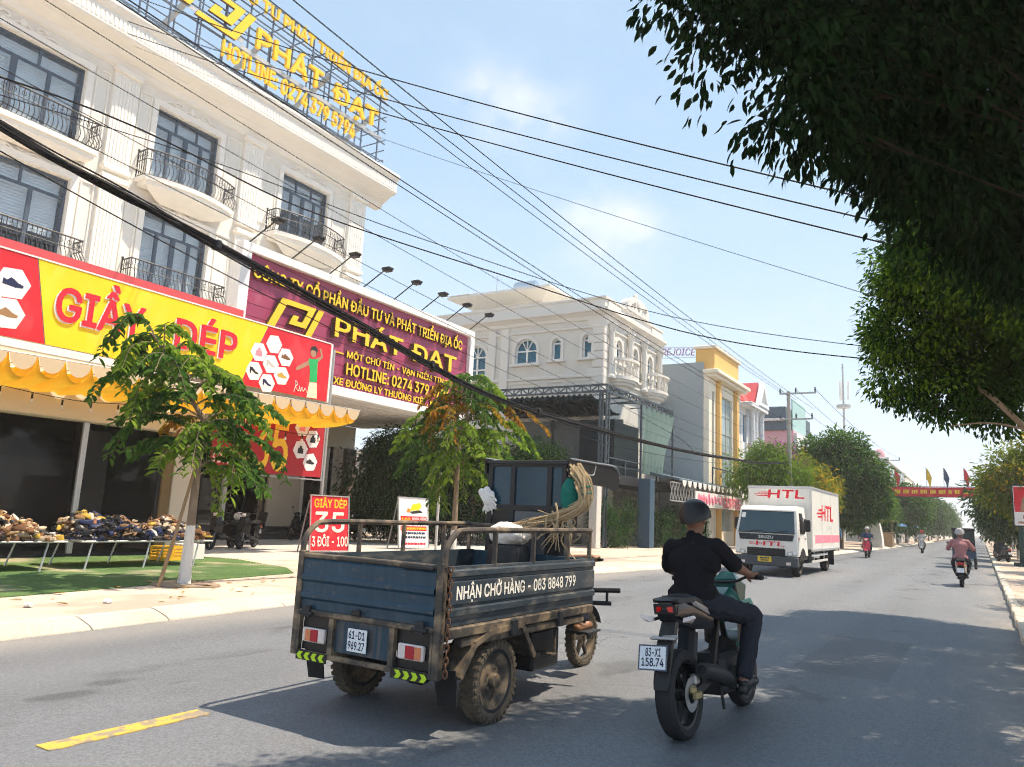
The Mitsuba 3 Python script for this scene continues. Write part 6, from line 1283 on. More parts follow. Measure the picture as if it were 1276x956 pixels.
gc = thing('green_bag', 'dark green cloth bag hanging beside the straw bundle', 'bag')
b = trimesh.creation.icosphere(3); b.vertices *= [.085, .07, .18]; b.vertices += (meshkit.fbm(b.vertices * 14, 3, 2)[:, None] - .5) * .05 * unit(b.vertices); b.apply_translation([-3.33, 6.44, 1.68]); scene[gc] = mikit.ply(b, 'mat_green_cloth', True)
# ---------------------------------------------------------------- the near motorbike (local: y forward, origin under the rear axle)
MM = at(-1.85, 5.43, 0, -3.0).rotate([0, 1, 0], -5.0); mb = thing('motorbike', 'black and teal motorbike with red tail lamps seen from behind', 'motorbike')
def mp(n, m, mt, sm=35): return put(mb + '__' + n, m, mt, sm, M=MM)
wheel(mb + '__wheel', [0, 0, .30], .30, .14, 'mat_tyre', 'mat_black', spokes=5, M=MM)
wheel(mb + '__wheel', [0, 1.33, .295], .295, .11, 'mat_tyre', 'mat_black', spokes=5, M=MM)
mp('tail', MB().hull([[s * w, y, z] for s in (-1, 1) for w, y, z in ((.05, -.16, .93), (.07, -.17, .88), (.06, -.12, .80), (.10, .05, .94), (.12, .1, .84), (.13, .45, .80), (.12, .45, .70), (.08, .2, .72))]), 'mat_black_gloss', 25)
mp('tail_cowl', MB().hull([[s * w, y, z] for s in (-1, 1) for w, y, z in ((.095, -.15, .955), (.10, -.13, .925), (.13, .12, .955), (.13, .12, .92), (.06, -.185, .945), (.05, .15, .975))]), 'mat_dark', 25)
mp('side_trim', MB().hull([[.128, .05, .915], [.135, .08, .93], [.145, .38, .84], [.14, .38, .80], [.12, .06, .90], [.13, .36, .82]]), 'mat_steel')
mp('side_trim', MB().hull([[-.128, .05, .915], [-.135, .08, .93], [-.145, .38, .84], [-.14, .38, .80], [-.12, .06, .90], [-.13, .36, .82]]), 'mat_steel')
for s in (-1, 1): mp('tail_lamp', MB().hull([[s * (.022 + a), -.182 + b, z] for a, b, z in ((0, 0, .90), (.055, .02, .905), (.05, .02, .865), (.01, .0, .868), (0, .03, .89), (.05, .05, .89))]), 'mat_tail_lamp')
mp('lamp_housing', MB().hull([[s * w, y, z] for s in (-1, 1) for w, y, z in ((.085, -.17, .918), (.09, -.12, .92), (.08, -.165, .85), (.07, -.1, .84))]), 'mat_black_gloss')
for s in (-1, 1):
    k = mp('indicator', MB().hull(np.array([[s * .10, -.1, .80], [s * .115, -.12, .825], [s * .2, -.13, .845], [s * .21, -.12, .83], [s * .17, -.1, .79], [s * .12, -.14, .795], [s * .19, -.155, .82]])), 'mat_lens_white')
    mp('indicator_stem', MB().cyl([s * .05, -.06, .83], [s * .11, -.11, .81], .012, 6), 'mat_black')
mp('seat', MB().hull([[s * w, y, z] for s in (-1, 1) for w, y, z in ((.08, -.02, .97), (.11, .15, .955), (.13, .3, .86), (.15, .55, .82), (.12, .75, .82), (.10, .75, .75), (.11, .3, .80), (.07, 0, .93))]), 'mat_black', 30)
mp('rear_fender', MB().hull([[s * w, y, z] for s in (-1, 1) for w, y, z in ((.05, -.1, .82), (.06, -.06, .82), (.06, -.2, .66), (.06, -.14, .66))]).hull([[s * w, y, z] for s in (-1, 1) for w, y, z in ((.055, -.2, .68), (.055, -.15, .69), (.06, -.3, .42), (.05, -.325, .37), (.045, -.305, .37))]), 'mat_black', 25)
mp('plate_bracket', MB().cbox(-.09, .09, -.25, -.2, .685, .705, .006).hull([[-.02, -.19, .71], [.1, -.21, .72], [.1, -.21, .69], [-.02, -.19, .69], [.09, -.17, .7], [-.02, -.16, .7]]), 'mat_steel')
pu, pw = np.array([1., 0, 0]), np.array([0, .26, .966]); o = np.array([-.15, -.325, .50])
k = mp('number_plate', MB().prism(sbox(0, 0, .20, .155).buffer(-.008).buffer(.008), o, pu, pw, .004), 'mat_plate')
mp('plate_rim', MB().prism(sbox(-.006, -.006, .206, .161).difference(sbox(.003, .003, .197, .152)), o, pu, pw, .007), 'mat_frame_navy')
nrm = np.cross(pu, pw)
for t, z, a, b in (('83-X1', .087, .045, .16), ('158.74', .022, .018, .182)): put(k + '__lettering', MB().text(t, o + pu * a + pw * z + nrm * .005, pu, pw, .052, .0012, b - a), 'mat_ink', M=MM)
mp('swing_arm', MB().beam([.1, 0, .3], [.09, .5, .38], .035, .06).beam([-.1, 0, .3], [-.09, .5, .38], .035, .06).tube([[.0, .25, .42], [0, .35, .68]], [.035, .03], 10), 'mat_dark')
mp('sprocket', MB().lathe([-.085, 0, .30], [1, 0, 0], [(.05, 0), (.095, 0), (.095, .006), (.05, .006)], 26), mat('bronze', (.42, .33, .17), .4, .6))
mp('brake_disc', MB().lathe([.085, 0, .30], [1, 0, 0], [(.06, 0), (.115, 0), (.115, .005), (.06, .005)], 26).cbox(.075, .12, .02, .1, .36, .43, .01), 'mat_steel')
mp('brake_caliper', MB().cbox(.085, .125, -.05, .02, .31, .36, .012), 'mat_bronze')
mp('axle_adjuster', MB().cbox(.11, .15, -.05, .05, .275, .325, .008), 'mat_bronze')
mp('muffler', MB().tube([[.17, .05, .46], [.175, .3, .41], [.165, .55, .34]], [.052, .058, .045], 16).tube(catmull([[.165, .55, .34], [.12, .75, .25], [.05, .9, .24]], 5), .025, 10), 'mat_dark')
mp('muffler_tip', MB().lathe([.17, .05, .46], [0, -1, .2], [(.03, -.02), (.05, -.01), (.053, .012), (.043, .03), (.03, .032), (.026, -.03)], 18, ring=True), 'mat_dark')
mp('engine', MB().cbox(-.14, .14, .55, .95, .2, .5, .04).lathe([0, .85, .42], [0, .7, .7], [(.0, 0), (.1, 0)] + [(.11 if i % 2 else .085, .02 + i * .015) for i in range(10)] + [(0, .2)], 14).cyl([.14, .7, .32], [.17, .7, .32], .09, 16), 'mat_dark', 30)
mp('frame', MB().beam([.08, .45, .4], [.1, .6, .78], .04).beam([-.08, .45, .4], [-.1, .6, .78], .04).beam([.08, .6, .75], [.04, 1.1, .85], .045).beam([-.08, .6, .75], [-.04, 1.1, .85], .045), 'mat_black')
mp('fuel_tank', MB().hull([[s * w, y, z] for s in (-1, 1) for w, y, z in ((.08, .72, .80), (.15, .85, .84), (.16, 1.0, .88), (.12, 1.1, .90), (.07, .75, .88), (.09, .95, .98), (.06, 1.12, .98), (.13, .95, .72), (.08, .75, .72))]), 'mat_teal', 35)
for s in (-1, 1): mp('fairing', MB().hull([[s * a, y, z] for a, y, z in ((.14, .95, .86), (.20, 1.1, .88), (.19, 1.2, .80), (.17, 1.12, .52), (.14, .92, .55), (.10, 1.1, .86), (.12, 1.05, .5), (.15, 1.25, .7))]), 'mat_black', 30); mp('fairing_flash', MB().hull([[s * a, y, z] for a, y, z in ((.165, .98, .872), (.212, 1.1, .89), (.207, 1.19, .83), (.16, 1.0, .82))]), 'mat_teal_light')  # highlight on the teal painted as a lighter patch
mp('headlamp_cowl', MB().hull([[s * w, y, z] for s in (-1, 1) for w, y, z in ((.10, 1.12, 1.04), (.12, 1.3, .98), (.08, 1.38, .88), (.10, 1.25, .80), (.08, 1.1, .9), (.05, 1.2, 1.1))]), 'mat_teal', 30)
fk = MB()
for s in (-1, 1): fk.tube([[s * .085, 1.33, .295], [s * .085, 1.22, .62], [s * .08, 1.1, .98]], [.03, .026, .022], 10)
mp('fork', fk, 'mat_dark'); mp('front_fender', MB().hull([[s * w, 1.33 + .335 * math.cos(t), .295 + .335 * math.sin(t)] for s in (-1, 1) for t in (.6, 1.2, 1.9, 2.4) for w in (.06,)] + [[s * .055, 1.33 + .3 * math.cos(t), .295 + .30 * math.sin(t)] for s in (-1, 1) for t in (.6, 2.4)]), 'mat_teal', 35)
mp('handlebar', MB().tube(catmull([[-.37, .92, 1.055], [-.24, .98, 1.06], [-.1, 1.06, 1.02], [.1, 1.06, 1.02], [.24, .98, 1.06], [.37, .92, 1.055]], 5), .012, 8), 'mat_dark')
for s in (-1, 1):
    mp('grip', MB().cyl([s * .25, .977, 1.06], [s * .385, .913, 1.055], .018, 12), 'mat_rubber'); mp('brake_lever', MB().tube(catmull([[s * .23, 1.02, 1.065], [s * .30, 1.04, 1.06], [s * .40, .99, 1.05]], 4), .007, 6), 'mat_steel')
    mp('foot_peg', MB().cyl([s * .12, .55, .29], [s * .24, .53, .29], .014, 8), 'mat_dark')
mp('side_stand', MB().tube([[.1, .55, .27], [.14, .48, .13]], .012, 6), 'mat_dark')
rd = thing('person', 'rider in black short sleeved shirt and black helmet seen from behind', 'person')
J = ride(.99, 1.06, .10, .83, .24, .335, .46, .205, .27); J['pelvis'] = np.array([0, .40, .93])
J.update(chest=[-.005, .47, 1.19], neck=[-.01, .52, 1.39], head=[.0, .55, 1.535], shL=[-.19, .50, 1.30], shR=[.175, .50, 1.30], elL=[-.285, .62, 1.15], elR=[.265, .66, 1.15], wrR=[.30, .865, 1.085], wrL=[-.30, .865, 1.085], knR=[.275, .93, .76], knL=[-.275, .93, .76], anR=[.235, .68, .30], anL=[-.235, .68, .30], toeR=[.26, .86, .285], toeL=[-.26, .86, .285], hipR=[.1, .46, .88], hipL=[-.1, .46, .88])
person(rd, J, M=MM, skin='mat_skin_dark', fine=.014)
# ---------------------------------------------------------------- scooters
def scooter(k, body='mat_black_gloss'):
    wheel(k + '__wheel', [0, 0, .24], .24, .1, spokes=5, rim='mat_dark'); wheel(k + '__wheel', [0, 1.25, .25], .25, .09, spokes=5, rim='mat_dark')
    put(k + '__body_shell', MB().hull([[s * w, y, z] for s in (-1, 1) for w, y, z in ((.06, -.28, .66), (.11, -.2, .74), (.15, .1, .72), (.16, .45, .62), (.14, .5, .35), (.12, .15, .38), (.08, -.2, .5))]), body, 30)
    put(k + '__seat', MB().hull([[s * w, y, z] for s in (-1, 1) for w, y, z in ((.09, -.25, .76), (.13, 0, .76), (.13, .3, .72), (.09, .55, .74), (.08, -.2, .82), (.1, .1, .80), (.08, .5, .80))]), 'mat_black', 30)
    put(k + '__floorboard', MB().cbox(-.16, .16, .45, .95, .28, .36, .02).beam([0, .4, .35], [0, 1.0, .42], .12, .12), 'mat_dark')
    put(k + '__front_shield', MB().hull([[s * w, y, z] for s in (-1, 1) for w, y, z in ((.17, .98, .42), (.2, 1.0, .7), (.14, 1.02, .92), (.06, 1.12, .9), (.1, 1.2, .7), (.05, 1.28, .55), (.1, 1.08, .4))]), body, 30)
    put(k + '__headset', MB().hull([[s * w, y, z] for s in (-1, 1) for w, y, z in ((.12, .98, .96), (.14, 1.06, 1.02), (.08, 1.14, 1.0), (.06, 1.0, 1.07), (.05, 1.12, .92))]), body, 30)
    put(k + '__headlamp', MB().hull([[s * w, y, z] for s in (-1, 1) for w, y, z in ((.07, 1.15, .98), (.06, 1.14, 1.03), (.05, 1.15, .93), (.03, 1.17, .98))]), 'mat_lens_white')
    put(k + '__front_fender', MB().hull([[s * .055, 1.25 + .28 * math.cos(t), .25 + .28 * math.sin(t)] for s in (-1, 1) for t in (.5, 1.1, 1.8, 2.5)]), body, 30)
    put(k + '__fork', MB().beam([.07, 1.25, .25], [.06, 1.12, .6], .03).beam([-.07, 1.25, .25], [-.06, 1.12, .6], .03), 'mat_steel')
    put(k + '__handlebar', MB().tube(catmull([[-.36, .9, 1.03], [-.15, 1.0, 1.03], [.15, 1.0, 1.03], [.36, .9, 1.03]], 4), .014, 7), 'mat_black')
    for s in (-1, 1): put(k + '__mirror', MB().tube([[s * .2, .98, 1.03], [s * .3, .98, 1.2]], .006, 5).ball([s * .32, .98, 1.24], [.055, .015, .04], sub=2), 'mat_dark', 40); put(k + '__indicator', MB().ball([s * .1, -.24, .62], [.035, .03, .02], sub=1), 'mat_amber', 40)
    put(k + '__tail_lamp', MB().cbox(-.08, .08, -.3, -.27, .64, .7, .008), 'mat_rear_red')
    put(k + '__number_plate', MB().hull([[-.09, -.33, .42], [.09, -.33, .42], [.09, -.29, .55], [-.09, -.29, .55], [-.09, -.325, .42], [.09, -.325, .42], [.09, -.285, .55], [-.09, -.285, .55]]), 'mat_plate')
    put(k + '__rear_fender', MB().hull([[s * .06, y, z] for s in (-1, 1) for y, z in ((-.2, .5), (-.1, .5), (-.3, .3), (-.27, .3))]), 'mat_black')
    put(k + '__muffler', MB().tube([[.13, -.15, .33], [.14, .35, .27]], [.05, .045], 10), 'mat_dark', 35)
    put(k + '__swing_arm', MB().beam([.08, 0, .24], [.08, .5, .3], .05).beam([-.08, 0, .24], [-.08, .5, .3], .05), 'mat_dark')
SC = capture(scooter)
def put_scooter(x, y, rz, label, z=0., body=None, group=None):
    k = thing('scooter', label, 'scooter', group); stamp(SC, k, at(x, y, z, rz), {'mat_black_gloss': body} if body else None); return k
put_scooter(-18.9, 15.0, 205, 'black parked scooter nearest the shoe table, plate towards the street', .1, group='scooters parked before the office')
put_scooter(-19.0, 15.9, 212, 'black parked scooter in front of the office chair', .1, group='scooters parked before the office')
hm = thing('white_helmet', 'white open face helmet left on a parked scooter', 'helmet'); scene[hm] = mikit.ply(MB().ball([-19.0, 15.25, 1.02], [.14, .16, .13], sub=3).mesh(), 'mat_white', True)
for i, (x, y, rz, lb) in enumerate(((-21.2, 20.6, 95, 'dark scooter under the canopy left of the red price board'), (-21.2, 21.5, 100, 'dark scooter under the canopy beside the white column'), (-21.0, 22.6, 92, 'dark scooter under the canopy behind the red price board'), (-18.4, 24.4, 100, 'dark scooter parked beneath the yard mango trees'), (-18.0, 25.6, 95, 'dark scooter parked deeper beneath the yard mango trees'), (-16.2, 29.6, 110, 'dark scooter parked by the cafe shrub seen over the cargo rail'))):
    put_scooter(x, y, rz, lb, .1, group='dark scooters in the yard')
for i, (x, y, rz, lb) in enumerate(((1.15, 50.0, 20, 'scooter parked on the right pavement nearest the lamp post'), (1.2, 53.0, 15, 'scooter parked on the right pavement just past the lamp post'), (1.1, 57.0, 20, 'scooter parked furthest along the right pavement'))):
    put_scooter(x, y, rz, lb, .13, group='scooters on the right pavement')
JR = ride(.9, 1.03, .08, .72, .34, .34, .42, .19, .2)
def rider(x, y, rz, body, lab_s, lab_p, **kw):
    put_scooter(x, y, rz, lab_s, body=body); k = thing('person', lab_p, 'person'); person(k, JR, M=at(x, y, 0, rz), fine=.03, **kw)
rider(-.57, 26.0, 0, None, 'dark scooter ridden away along the right lane', 'rider in dusty pink shirt and grey helmet riding away', shirt='mat_shirt_pink', hatm='mat_helmet_grey', skin='mat_skin_dark')
rider(-5.4, 46.9, 180, 'mat_red_scooter', 'red scooter coming towards the camera past the box truck', 'rider in dark jacket on the oncoming red scooter', shirt='mat_navy', hatm='mat_helmet_grey', short=False)
rider(-3.85, 65.6, 180, 'mat_steel', 'pale scooter far down the middle of the road', 'far rider in grey shirt coming down the road', shirt='mat_far_wall', hatm='mat_rear_red')
pdn = thing('person', 'pedestrian in light blue shirt and dark trousers on the left pavement', 'person')
p = np.array([0, 0, .92]); J = dict(pelvis=p, chest=p + [0, .02, .34], neck=p + [0, .02, .53], head=p + [0, .06, .70], shL=p + [-.19, 0, .45], shR=p + [.19, 0, .45], elL=p + [-.26, -.03, .17], elR=p + [.26, .03, .17], wrL=p + [-.27, .06, -.08], wrR=p + [.28, .12, -.06], hipL=p + [-.09, 0, -.03], hipR=p + [.09, 0, -.03], knL=p + [-.1, -.04, -.46], knR=p + [.1, .1, -.45], anL=p + [-.1, -.16, -.83], anR=p + [.1, .06, -.83], toeL=p + [-.1, -.02, -.885], toeR=p + [.11, .2, -.885])
person(pdn, J, M=at(-8.0, 53.2, PZ, 200), shirt='mat_blue_shirt', trousers='mat_navy', hat='hair', short=False, hands=False, fine=.03)
# the dark roofed cart ahead of the pink rider
cx, cy = -.72, 40.0
ck = thing('roofed_tricycle', 'dark roofed three wheeler cart ahead of the pink shirted rider', 'cargo tricycle')
put(ck + '__roof', MB().hull([[cx + a, cy + b, z] for a in (-.45, .45) for b, z in ((0, 1.66), (0, 1.78), (1.4, 1.80), (2.2, 1.76), (2.2, 1.66))]), 'mat_black')
put(ck + '__bed', MB().cbox(cx - .46, cx + .46, cy, cy + 1.5, .45, .95, .02), 'mat_navy')
for a, b, z in ((-.4, .1, .95), (.4, .1, .95), (-.4, 2.1, .6), (.4, 2.1, .6)): put(ck + '__post', MB().beam([cx + a, cy + b, z], [cx + a, cy + b, 1.7], .05), 'mat_dark')
put(ck + '__window', MB().box(cx - .38, cx + .38, cy + 1.5, cy + 1.53, 1.0, 1.7), 'mat_shade_glass')
for x, y in ((cx - .42, cy + .4), (cx + .42, cy + .4), (cx, cy + 2.3)): wheel(ck + '__wheel', [x, y, .27], .27, .12, spokes=5)
# ---------------------------------------------------------------- the box truck
bt_ = thing('box_truck', 'white box truck with red HTL lettering and yellow plate facing us', 'truck')
X0, X1, Y0, Y1 = -6.58, -4.6, 25.7, 31.2
def tp_(n, m, mt, sm=False): return put(bt_ + '__' + n, m, mt, sm)
tp_('cargo_box', MB().cbox(X0, X1, Y0, Y1, .80, 2.76, .03), 'mat_truck_white')
tp_('box_trim', MB().cbox(X0 - .015, X1 + .015, Y0 - .015, Y0 + .05, 2.70, 2.785, .01).cbox(X1 - .05, X1 + .018, Y0 + .051, Y1 + .01, 2.70, 2.785, .01).cbox(X1 - .04, X1 + .016, Y0 - .012, Y0 + .05, .78, 2.69, .008).cbox(X1 - .04, X1 + .016, Y1 - .05, Y1 + .012, .78, 2.69, .008).cbox(X1 - .03, X1 + .02, Y0 + .051, Y1 - .051, .74, .82, .01), 'mat_aluminium')
for y in (27.55, 29.4): tp_('box_seam', MB().box(X1, X1 + .008, y, y + .03, .83, 2.69), 'mat_truck_white')
tp_('side_stripe', MB().box(X1 + .001, X1 + .006, Y0 + .6, Y1 - .05, 1.0, 1.26), 'mat_sign_pink')
def speed_text(holder, o, u, w, h, wid):
    put(holder + '__lettering', MB().text('HTL', o, u, w, h, .006, wid, slant=.12), 'mat_letter_red')
    for i, (a, b) in enumerate(((.62, .30), (.40, .42), (.18, .34))): put(holder + '__speed_line', MB().prism(Polygon([(-b * wid * .9, h * a), (-.01, h * a), (-.01 + .03, h * (a + .13)), (-b * wid * .9 + .03, h * (a + .08))]), o, u, w, .004), 'mat_letter_red')
speed_text(bt_, np.array([-5.95, Y0 - .004, 2.40]), np.array([1., 0, 0]), Z_, .26, 1.15)
speed_text(bt_, np.array([X1 + .004, 27.5, 1.75]), Y_, Z_, .50, 2.3)
tp_('side_notice', MB().box(X1 + .001, X1 + .004, 28.9, 29.4, 1.45, 1.57), 'mat_far_wall')
YF, YB = 23.9, 25.5; CX0, CX1 = -6.52, -4.68
prof = [(YF + .02, .62), (YF, .9), (YF + .03, 1.22), (YF + .32, 1.98), (YF + .42, 2.06), (YF + .7, 2.11), (YB, 2.10), (YB, .62)]
V = []
for y, z in prof:
    tp = max(0, (z - 1.22) / .9) * .10; V += [[CX0 + tp, y, z], [CX1 - tp, y, z]]
n = len(prof); q = [[2 * i, 2 * i + 1, (2 * i + 3) % (2 * n), (2 * i + 2) % (2 * n)] for i in range(n)]
f = list(quads(q)) + [[0, 2 * i, 2 * i + 2] for i in range(1, n - 1)] + [[1, 2 * i + 3, 2 * i + 1] for i in range(1, n - 1)]
cabm = trimesh.Trimesh(np.array(V, float), np.array(f), process=True); cabm = trimesh.convex.convex_hull(np.vstack([cabm.vertices]))
tp_('cab', MB().addm(cabm), 'mat_truck_white', 25)
def slope(y_off, z): return YF + .03 + (z - 1.22) / .76 * .29 - y_off
ws = MB()
V = [[CX0 + .09, slope(.012, 1.28), 1.28], [CX1 - .09, slope(.012, 1.28), 1.28], [CX1 - .15, slope(.012, 1.93), 1.93], [CX0 + .15, slope(.012, 1.93), 1.93]]
B2 = [[x, y - .006, z] for x, y, z in V]
tp_('windshield', MB().hull(V + B2), mat('windshield', (.02, .05, .065), .06, spec=.8))
tp_('windshield_seal', MB().tube([[x, y - .008, z] for x, y, z in V], .014, 6, closed=True), 'mat_black', 40)
tp_('sticker', MB().hull([[CX0 + .14, slope(.026, 1.72), 1.72], [CX0 + .26, slope(.026, 1.72), 1.72], [CX0 + .27, slope(.026, 1.88), 1.88], [CX0 + .16, slope(.026, 1.88), 1.88], [CX0 + .14, slope(.022, 1.72), 1.72], [CX0 + .26, slope(.022, 1.72), 1.72], [CX0 + .27, slope(.022, 1.88), 1.88], [CX0 + .16, slope(.022, 1.88), 1.88]]), 'mat_white')
for s in (0, .75): tp_('wiper', MB().tube([[-6.2 + s, slope(.03, 1.29), 1.29], [-5.7 + s, slope(.035, 1.36), 1.36]], .01, 5), 'mat_black')
k = tp_('cowl_panel', MB().hull([[CX0 + .14, YF - .008, 1.06], [CX1 - .14, YF - .008, 1.06], [CX1 - .1, YF + .02, 1.24], [CX0 + .1, YF + .02, 1.24], [CX0 + .14, YF + .01, 1.06], [CX1 - .14, YF + .01, 1.06], [CX1 - .1, YF + .035, 1.24], [CX0 + .1, YF + .035, 1.24]]), 'mat_black_gloss')
put(k + '__lettering', MB().text('ISUZU', [-5.82, YF - .012, 1.115], [1, 0, 0], Z_, .075, .005, .44), 'mat_white')
put(bt_ + '__lettering', MB().text('HTL', [-5.9, YF - .006, .90], [1, 0, 0], Z_, .12, .005, .85, slant=.12), 'mat_letter_red')
for a in (.93, .97): put(bt_ + '__speed_line', MB().box(-6.1, -5.93, YF - .006, YF - .001, a, a + .016), 'mat_letter_red')
k = tp_('grille', MB().cbox(CX0 + .36, CX1 - .36, YF - .02, YF + .04, .60, .83, .015), 'mat_black')
gb = MB()
for z in (.65, .71, .77): gb.cbox(CX0 + .4, CX1 - .4, YF - .03, YF - .0201, z, z + .022, .004)
put(k + '__bars', gb, 'mat_dark')
for s in (-1, 1):
    xc = -5.6 + s * .75; k = tp_('headlight', MB().hull([[xc + s * a, y, z] for a, y, z in ((-.17, YF - .015, .62), (.15, YF + .01, .64), (.16, YF + .03, .80), (-.12, YF - .01, .74), (-.17, YF + .05, .62), (.16, YF + .08, .8))]), 'mat_steel')
    put(k + '__lens', MB().ball([xc - s * .05, YF - .012, .68], [.06, .02, .05], sub=2).ball([xc + s * .08, YF + .005, .71], [.05, .02, .05], sub=2), 'mat_white', 40)
k = tp_('bumper', MB().cbox(CX0 - .02, CX1 + .02, YF - .09, YF + .12, .30, .60, .03), mat('bumper', (.055, .065, .075), .5))
put(k + '__fog_light', MB().cbox(-5.0, -4.86, YF - .1, YF - .0901, .36, .44, .004), 'mat_lens_white')
put(k + '__fog_light', MB().cbox(-6.34, -6.2, YF - .1, YF - .0901, .36, .44, .004), 'mat_lens_white')
k = tp_('number_plate', MB().cbox(-5.82, -5.42, YF - .105, YF - .091, .42, .58, .003), 'mat_plate_yellow')
put(k + '__lettering', MB().text('61C-287', [-5.79, YF - .107, .47], [1, 0, 0], Z_, .065, .002, .34) if False else MB().box(-5.76, -5.48, YF - .1065, YF - .1051, .515, .55).box(-5.74, -5.5, YF - .1065, YF - .1051, .45, .485), 'mat_ink')
V = [[CX1 - .005, 24.32, 1.28], [CX1 - .005, 25.05, 1.28], [CX1 - .09, 25.05, 1.92], [CX1 - .09, 24.55, 1.92]]
tp_('side_window', MB().hull(V + [[x + .012, y, z] for x, y, z in V]), 'mat_black_gloss')
k = tp_('door', MB().hull([[CX1, 24.2, .66], [CX1, 25.15, .66], [CX1, 25.15, 1.24], [CX1, 24.24, 1.24], [CX1 + .012, 24.2, .66], [CX1 + .012, 25.15, .66], [CX1 + .012, 25.15, 1.24], [CX1 + .012, 24.24, 1.24]]), 'mat_truck_white')
put(k + '__handle', MB().cbox(CX1 + .012, CX1 + .03, 24.9, 25.05, 1.12, 1.16, .006), 'mat_black')
tp_('side_indicator', MB().cbox(CX1 + .001, CX1 + .016, 24.05, 24.12, 1.10, 1.18, .004), 'mat_amber')
for s, x in ((1, CX1 + .12), (-1, CX0 - .1)):
    tp_('mirror', MB().cbox(x, x + .2, 24.15, 24.24, 1.36, 1.72, .03).tube([[x + .1, 24.2, 1.7], [x - s * .12, 24.35, 1.78]], .015, 6).tube([[x + .1, 24.2, 1.4], [x - s * .1, 24.3, 1.3]], .015, 6), 'mat_black')
tp_('wheel_arch', MB().prism(Polygon([(24.1, .62)] + [(24.62 + .46 * math.cos(t), .40 + .46 * math.sin(t)) for t in np.linspace(PI * .9, .1 * PI, 10)] + [(25.3, .62), (25.3, .5), (24.1, .5)]), [CX1 - .01, 0, 0], Y_, Z_, .03), 'mat_black')
for x, y in ((-4.85, 24.62), (-6.35, 24.62), (-4.85, 29.4), (-6.35, 29.4)): wheel(bt_ + '__wheel', [x, y, .36], .36, .22, spokes=6)
tp_('chassis', MB().beam([-5.1, 24.2, .58], [-5.1, 31, .58], .1, .16).beam([-6.1, 24.2, .58], [-6.1, 31, .58], .1, .16).beam([-6.2, 29.4, .36], [-5, 29.4, .36], .12).box(X0 + .1, X1 - .1, Y0, Y1, .68, .79).box(-6.4, -4.8, 24.0, 25.4, .36, .6), 'mat_black')
tp_('side_guard', MB().beam([X1 - .05, 25.9, .62], [X1 - .05, 28.8, .62], .03, .07).beam([X1 - .05, 25.9, .42], [X1 - .05, 28.8, .42], .03, .07).beam([X1 - .06, 26.4, .4], [X1 - .06, 26.4, .75], .03).beam([X1 - .06, 28.2, .4], [X1 - .06, 28.2, .75], .03), 'mat_far_wall')
tp_('fuel_tank', MB().cbox(-5.2, -4.75, 26.0, 26.9, .36, .68, .05), 'mat_dark')
tp_('mud_flap', MB().box(-5.05, -4.62, 29.95, 29.98, .2, .7), 'mat_rubber')
# ---------------------------------------------------------------- poles, banner, street furniture
def util_pole(x, y, h, label, arms=True):
    k = thing('utility_pole', label, 'pole'); put(k + '__pole', MB().tube([[x, y, .05], [x, y, h]], [.17, .10], 12), 'mat_concrete_pole', 40)
    if arms:
        for z, L in ((h - .15, 1.6), (h - 1.7, 1.4)):
            put(k + '__crossarm', MB().beam([x - .5, y - .12, z], [x + L, y - .12, z], .09), 'mat_galv')
            for xx in (x - .45, x + .45, x + L - .06): put(k + '__insulator', MB().lathe([xx, y - .12, z + .04], [0, 0, 1], [(.03, 0), (.06, .04), (.04, .1), (.065, .16), (.035, .22), (.05, .27), (0, .32)], 10), 'mat_frame_grey', 40)
    return k
util_pole(-9.5, 46.6, 9.5, 'tall concrete utility pole with two crossarms before the pink house')
util_pole(-9.5, -3.0, 9.6, 'concrete utility pole behind the camera on the left pavement')
util_pole(-8.8, 92.0, 9.3, 'far concrete utility pole beyond the big round tree')
util_pole(2.6, 30.0, 8.6, 'concrete utility pole hidden in the right trees', False)
k = thing('lamp_post', 'slim grey street lamp post on the left pavement past the truck', 'street lamp')
scene[k] = mikit.ply(MB().tube([[-7.6, 64, .1], [-7.6, 64, 5.0]], [.16, .1], 10).cyl([-7.6, 64, .1], [-7.6, 64, .35], .3, 10).tube(catmull([[-7.6, 64, 4.9], [-7.4, 63.8, 5.8], [-6.6, 63.6, 6.2]], 4), .05, 6).mesh(), 'mat_frame_grey', 40)
k = thing('sign_post', 'dark green post carrying a red and white poster box on the right pavement', 'sign')
px_, py_ = 1.62, 44.2
put(k + '__post', MB().tube([[px_, py_, .13], [px_, py_, 3.9]], [.14, .11], 10).cyl([px_, py_, .13], [px_, py_, .3], .38, 12), mat('dark_green', (.015, .05, .045), .5), 40)
b = put(k + '__poster_box', MB().cbox(px_ - .3, px_ + 1.0, py_ - .14, py_ + .1, 2.0, 4.0, .03), 'mat_dark')
put(b + '__poster', MB().box(px_ - .24, px_ + .94, py_ - .15, py_ - .1405, 2.06, 3.94), 'mat_white')
put(b + '__poster_print', MB().box(px_ - .22, px_ + .92, py_ - .154, py_ - .1505, 2.7, 3.9), 'mat_red')
put(b + '__print_figure', MB().prism(Polygon([(.0, 2.72), (.1, 3.3), (.3, 3.6), (.5, 3.65), (.65, 3.3), (.8, 2.72)]), [px_, py_ - .1545, 0], [1, 0, 0], Z_, .003).prism(Polygon([(.1, 2.4), (.75, 2.4), (.75, 2.55), (.1, 2.55)]), [px_, py_ - .1505, 0], [1, 0, 0], Z_, .003).prism(Polygon([(-.1, 2.15), (.85, 2.15), (.85, 2.25), (-.1, 2.25)]), [px_, py_ - .1505, 0], [1, 0, 0], Z_, .003), 'mat_skin')
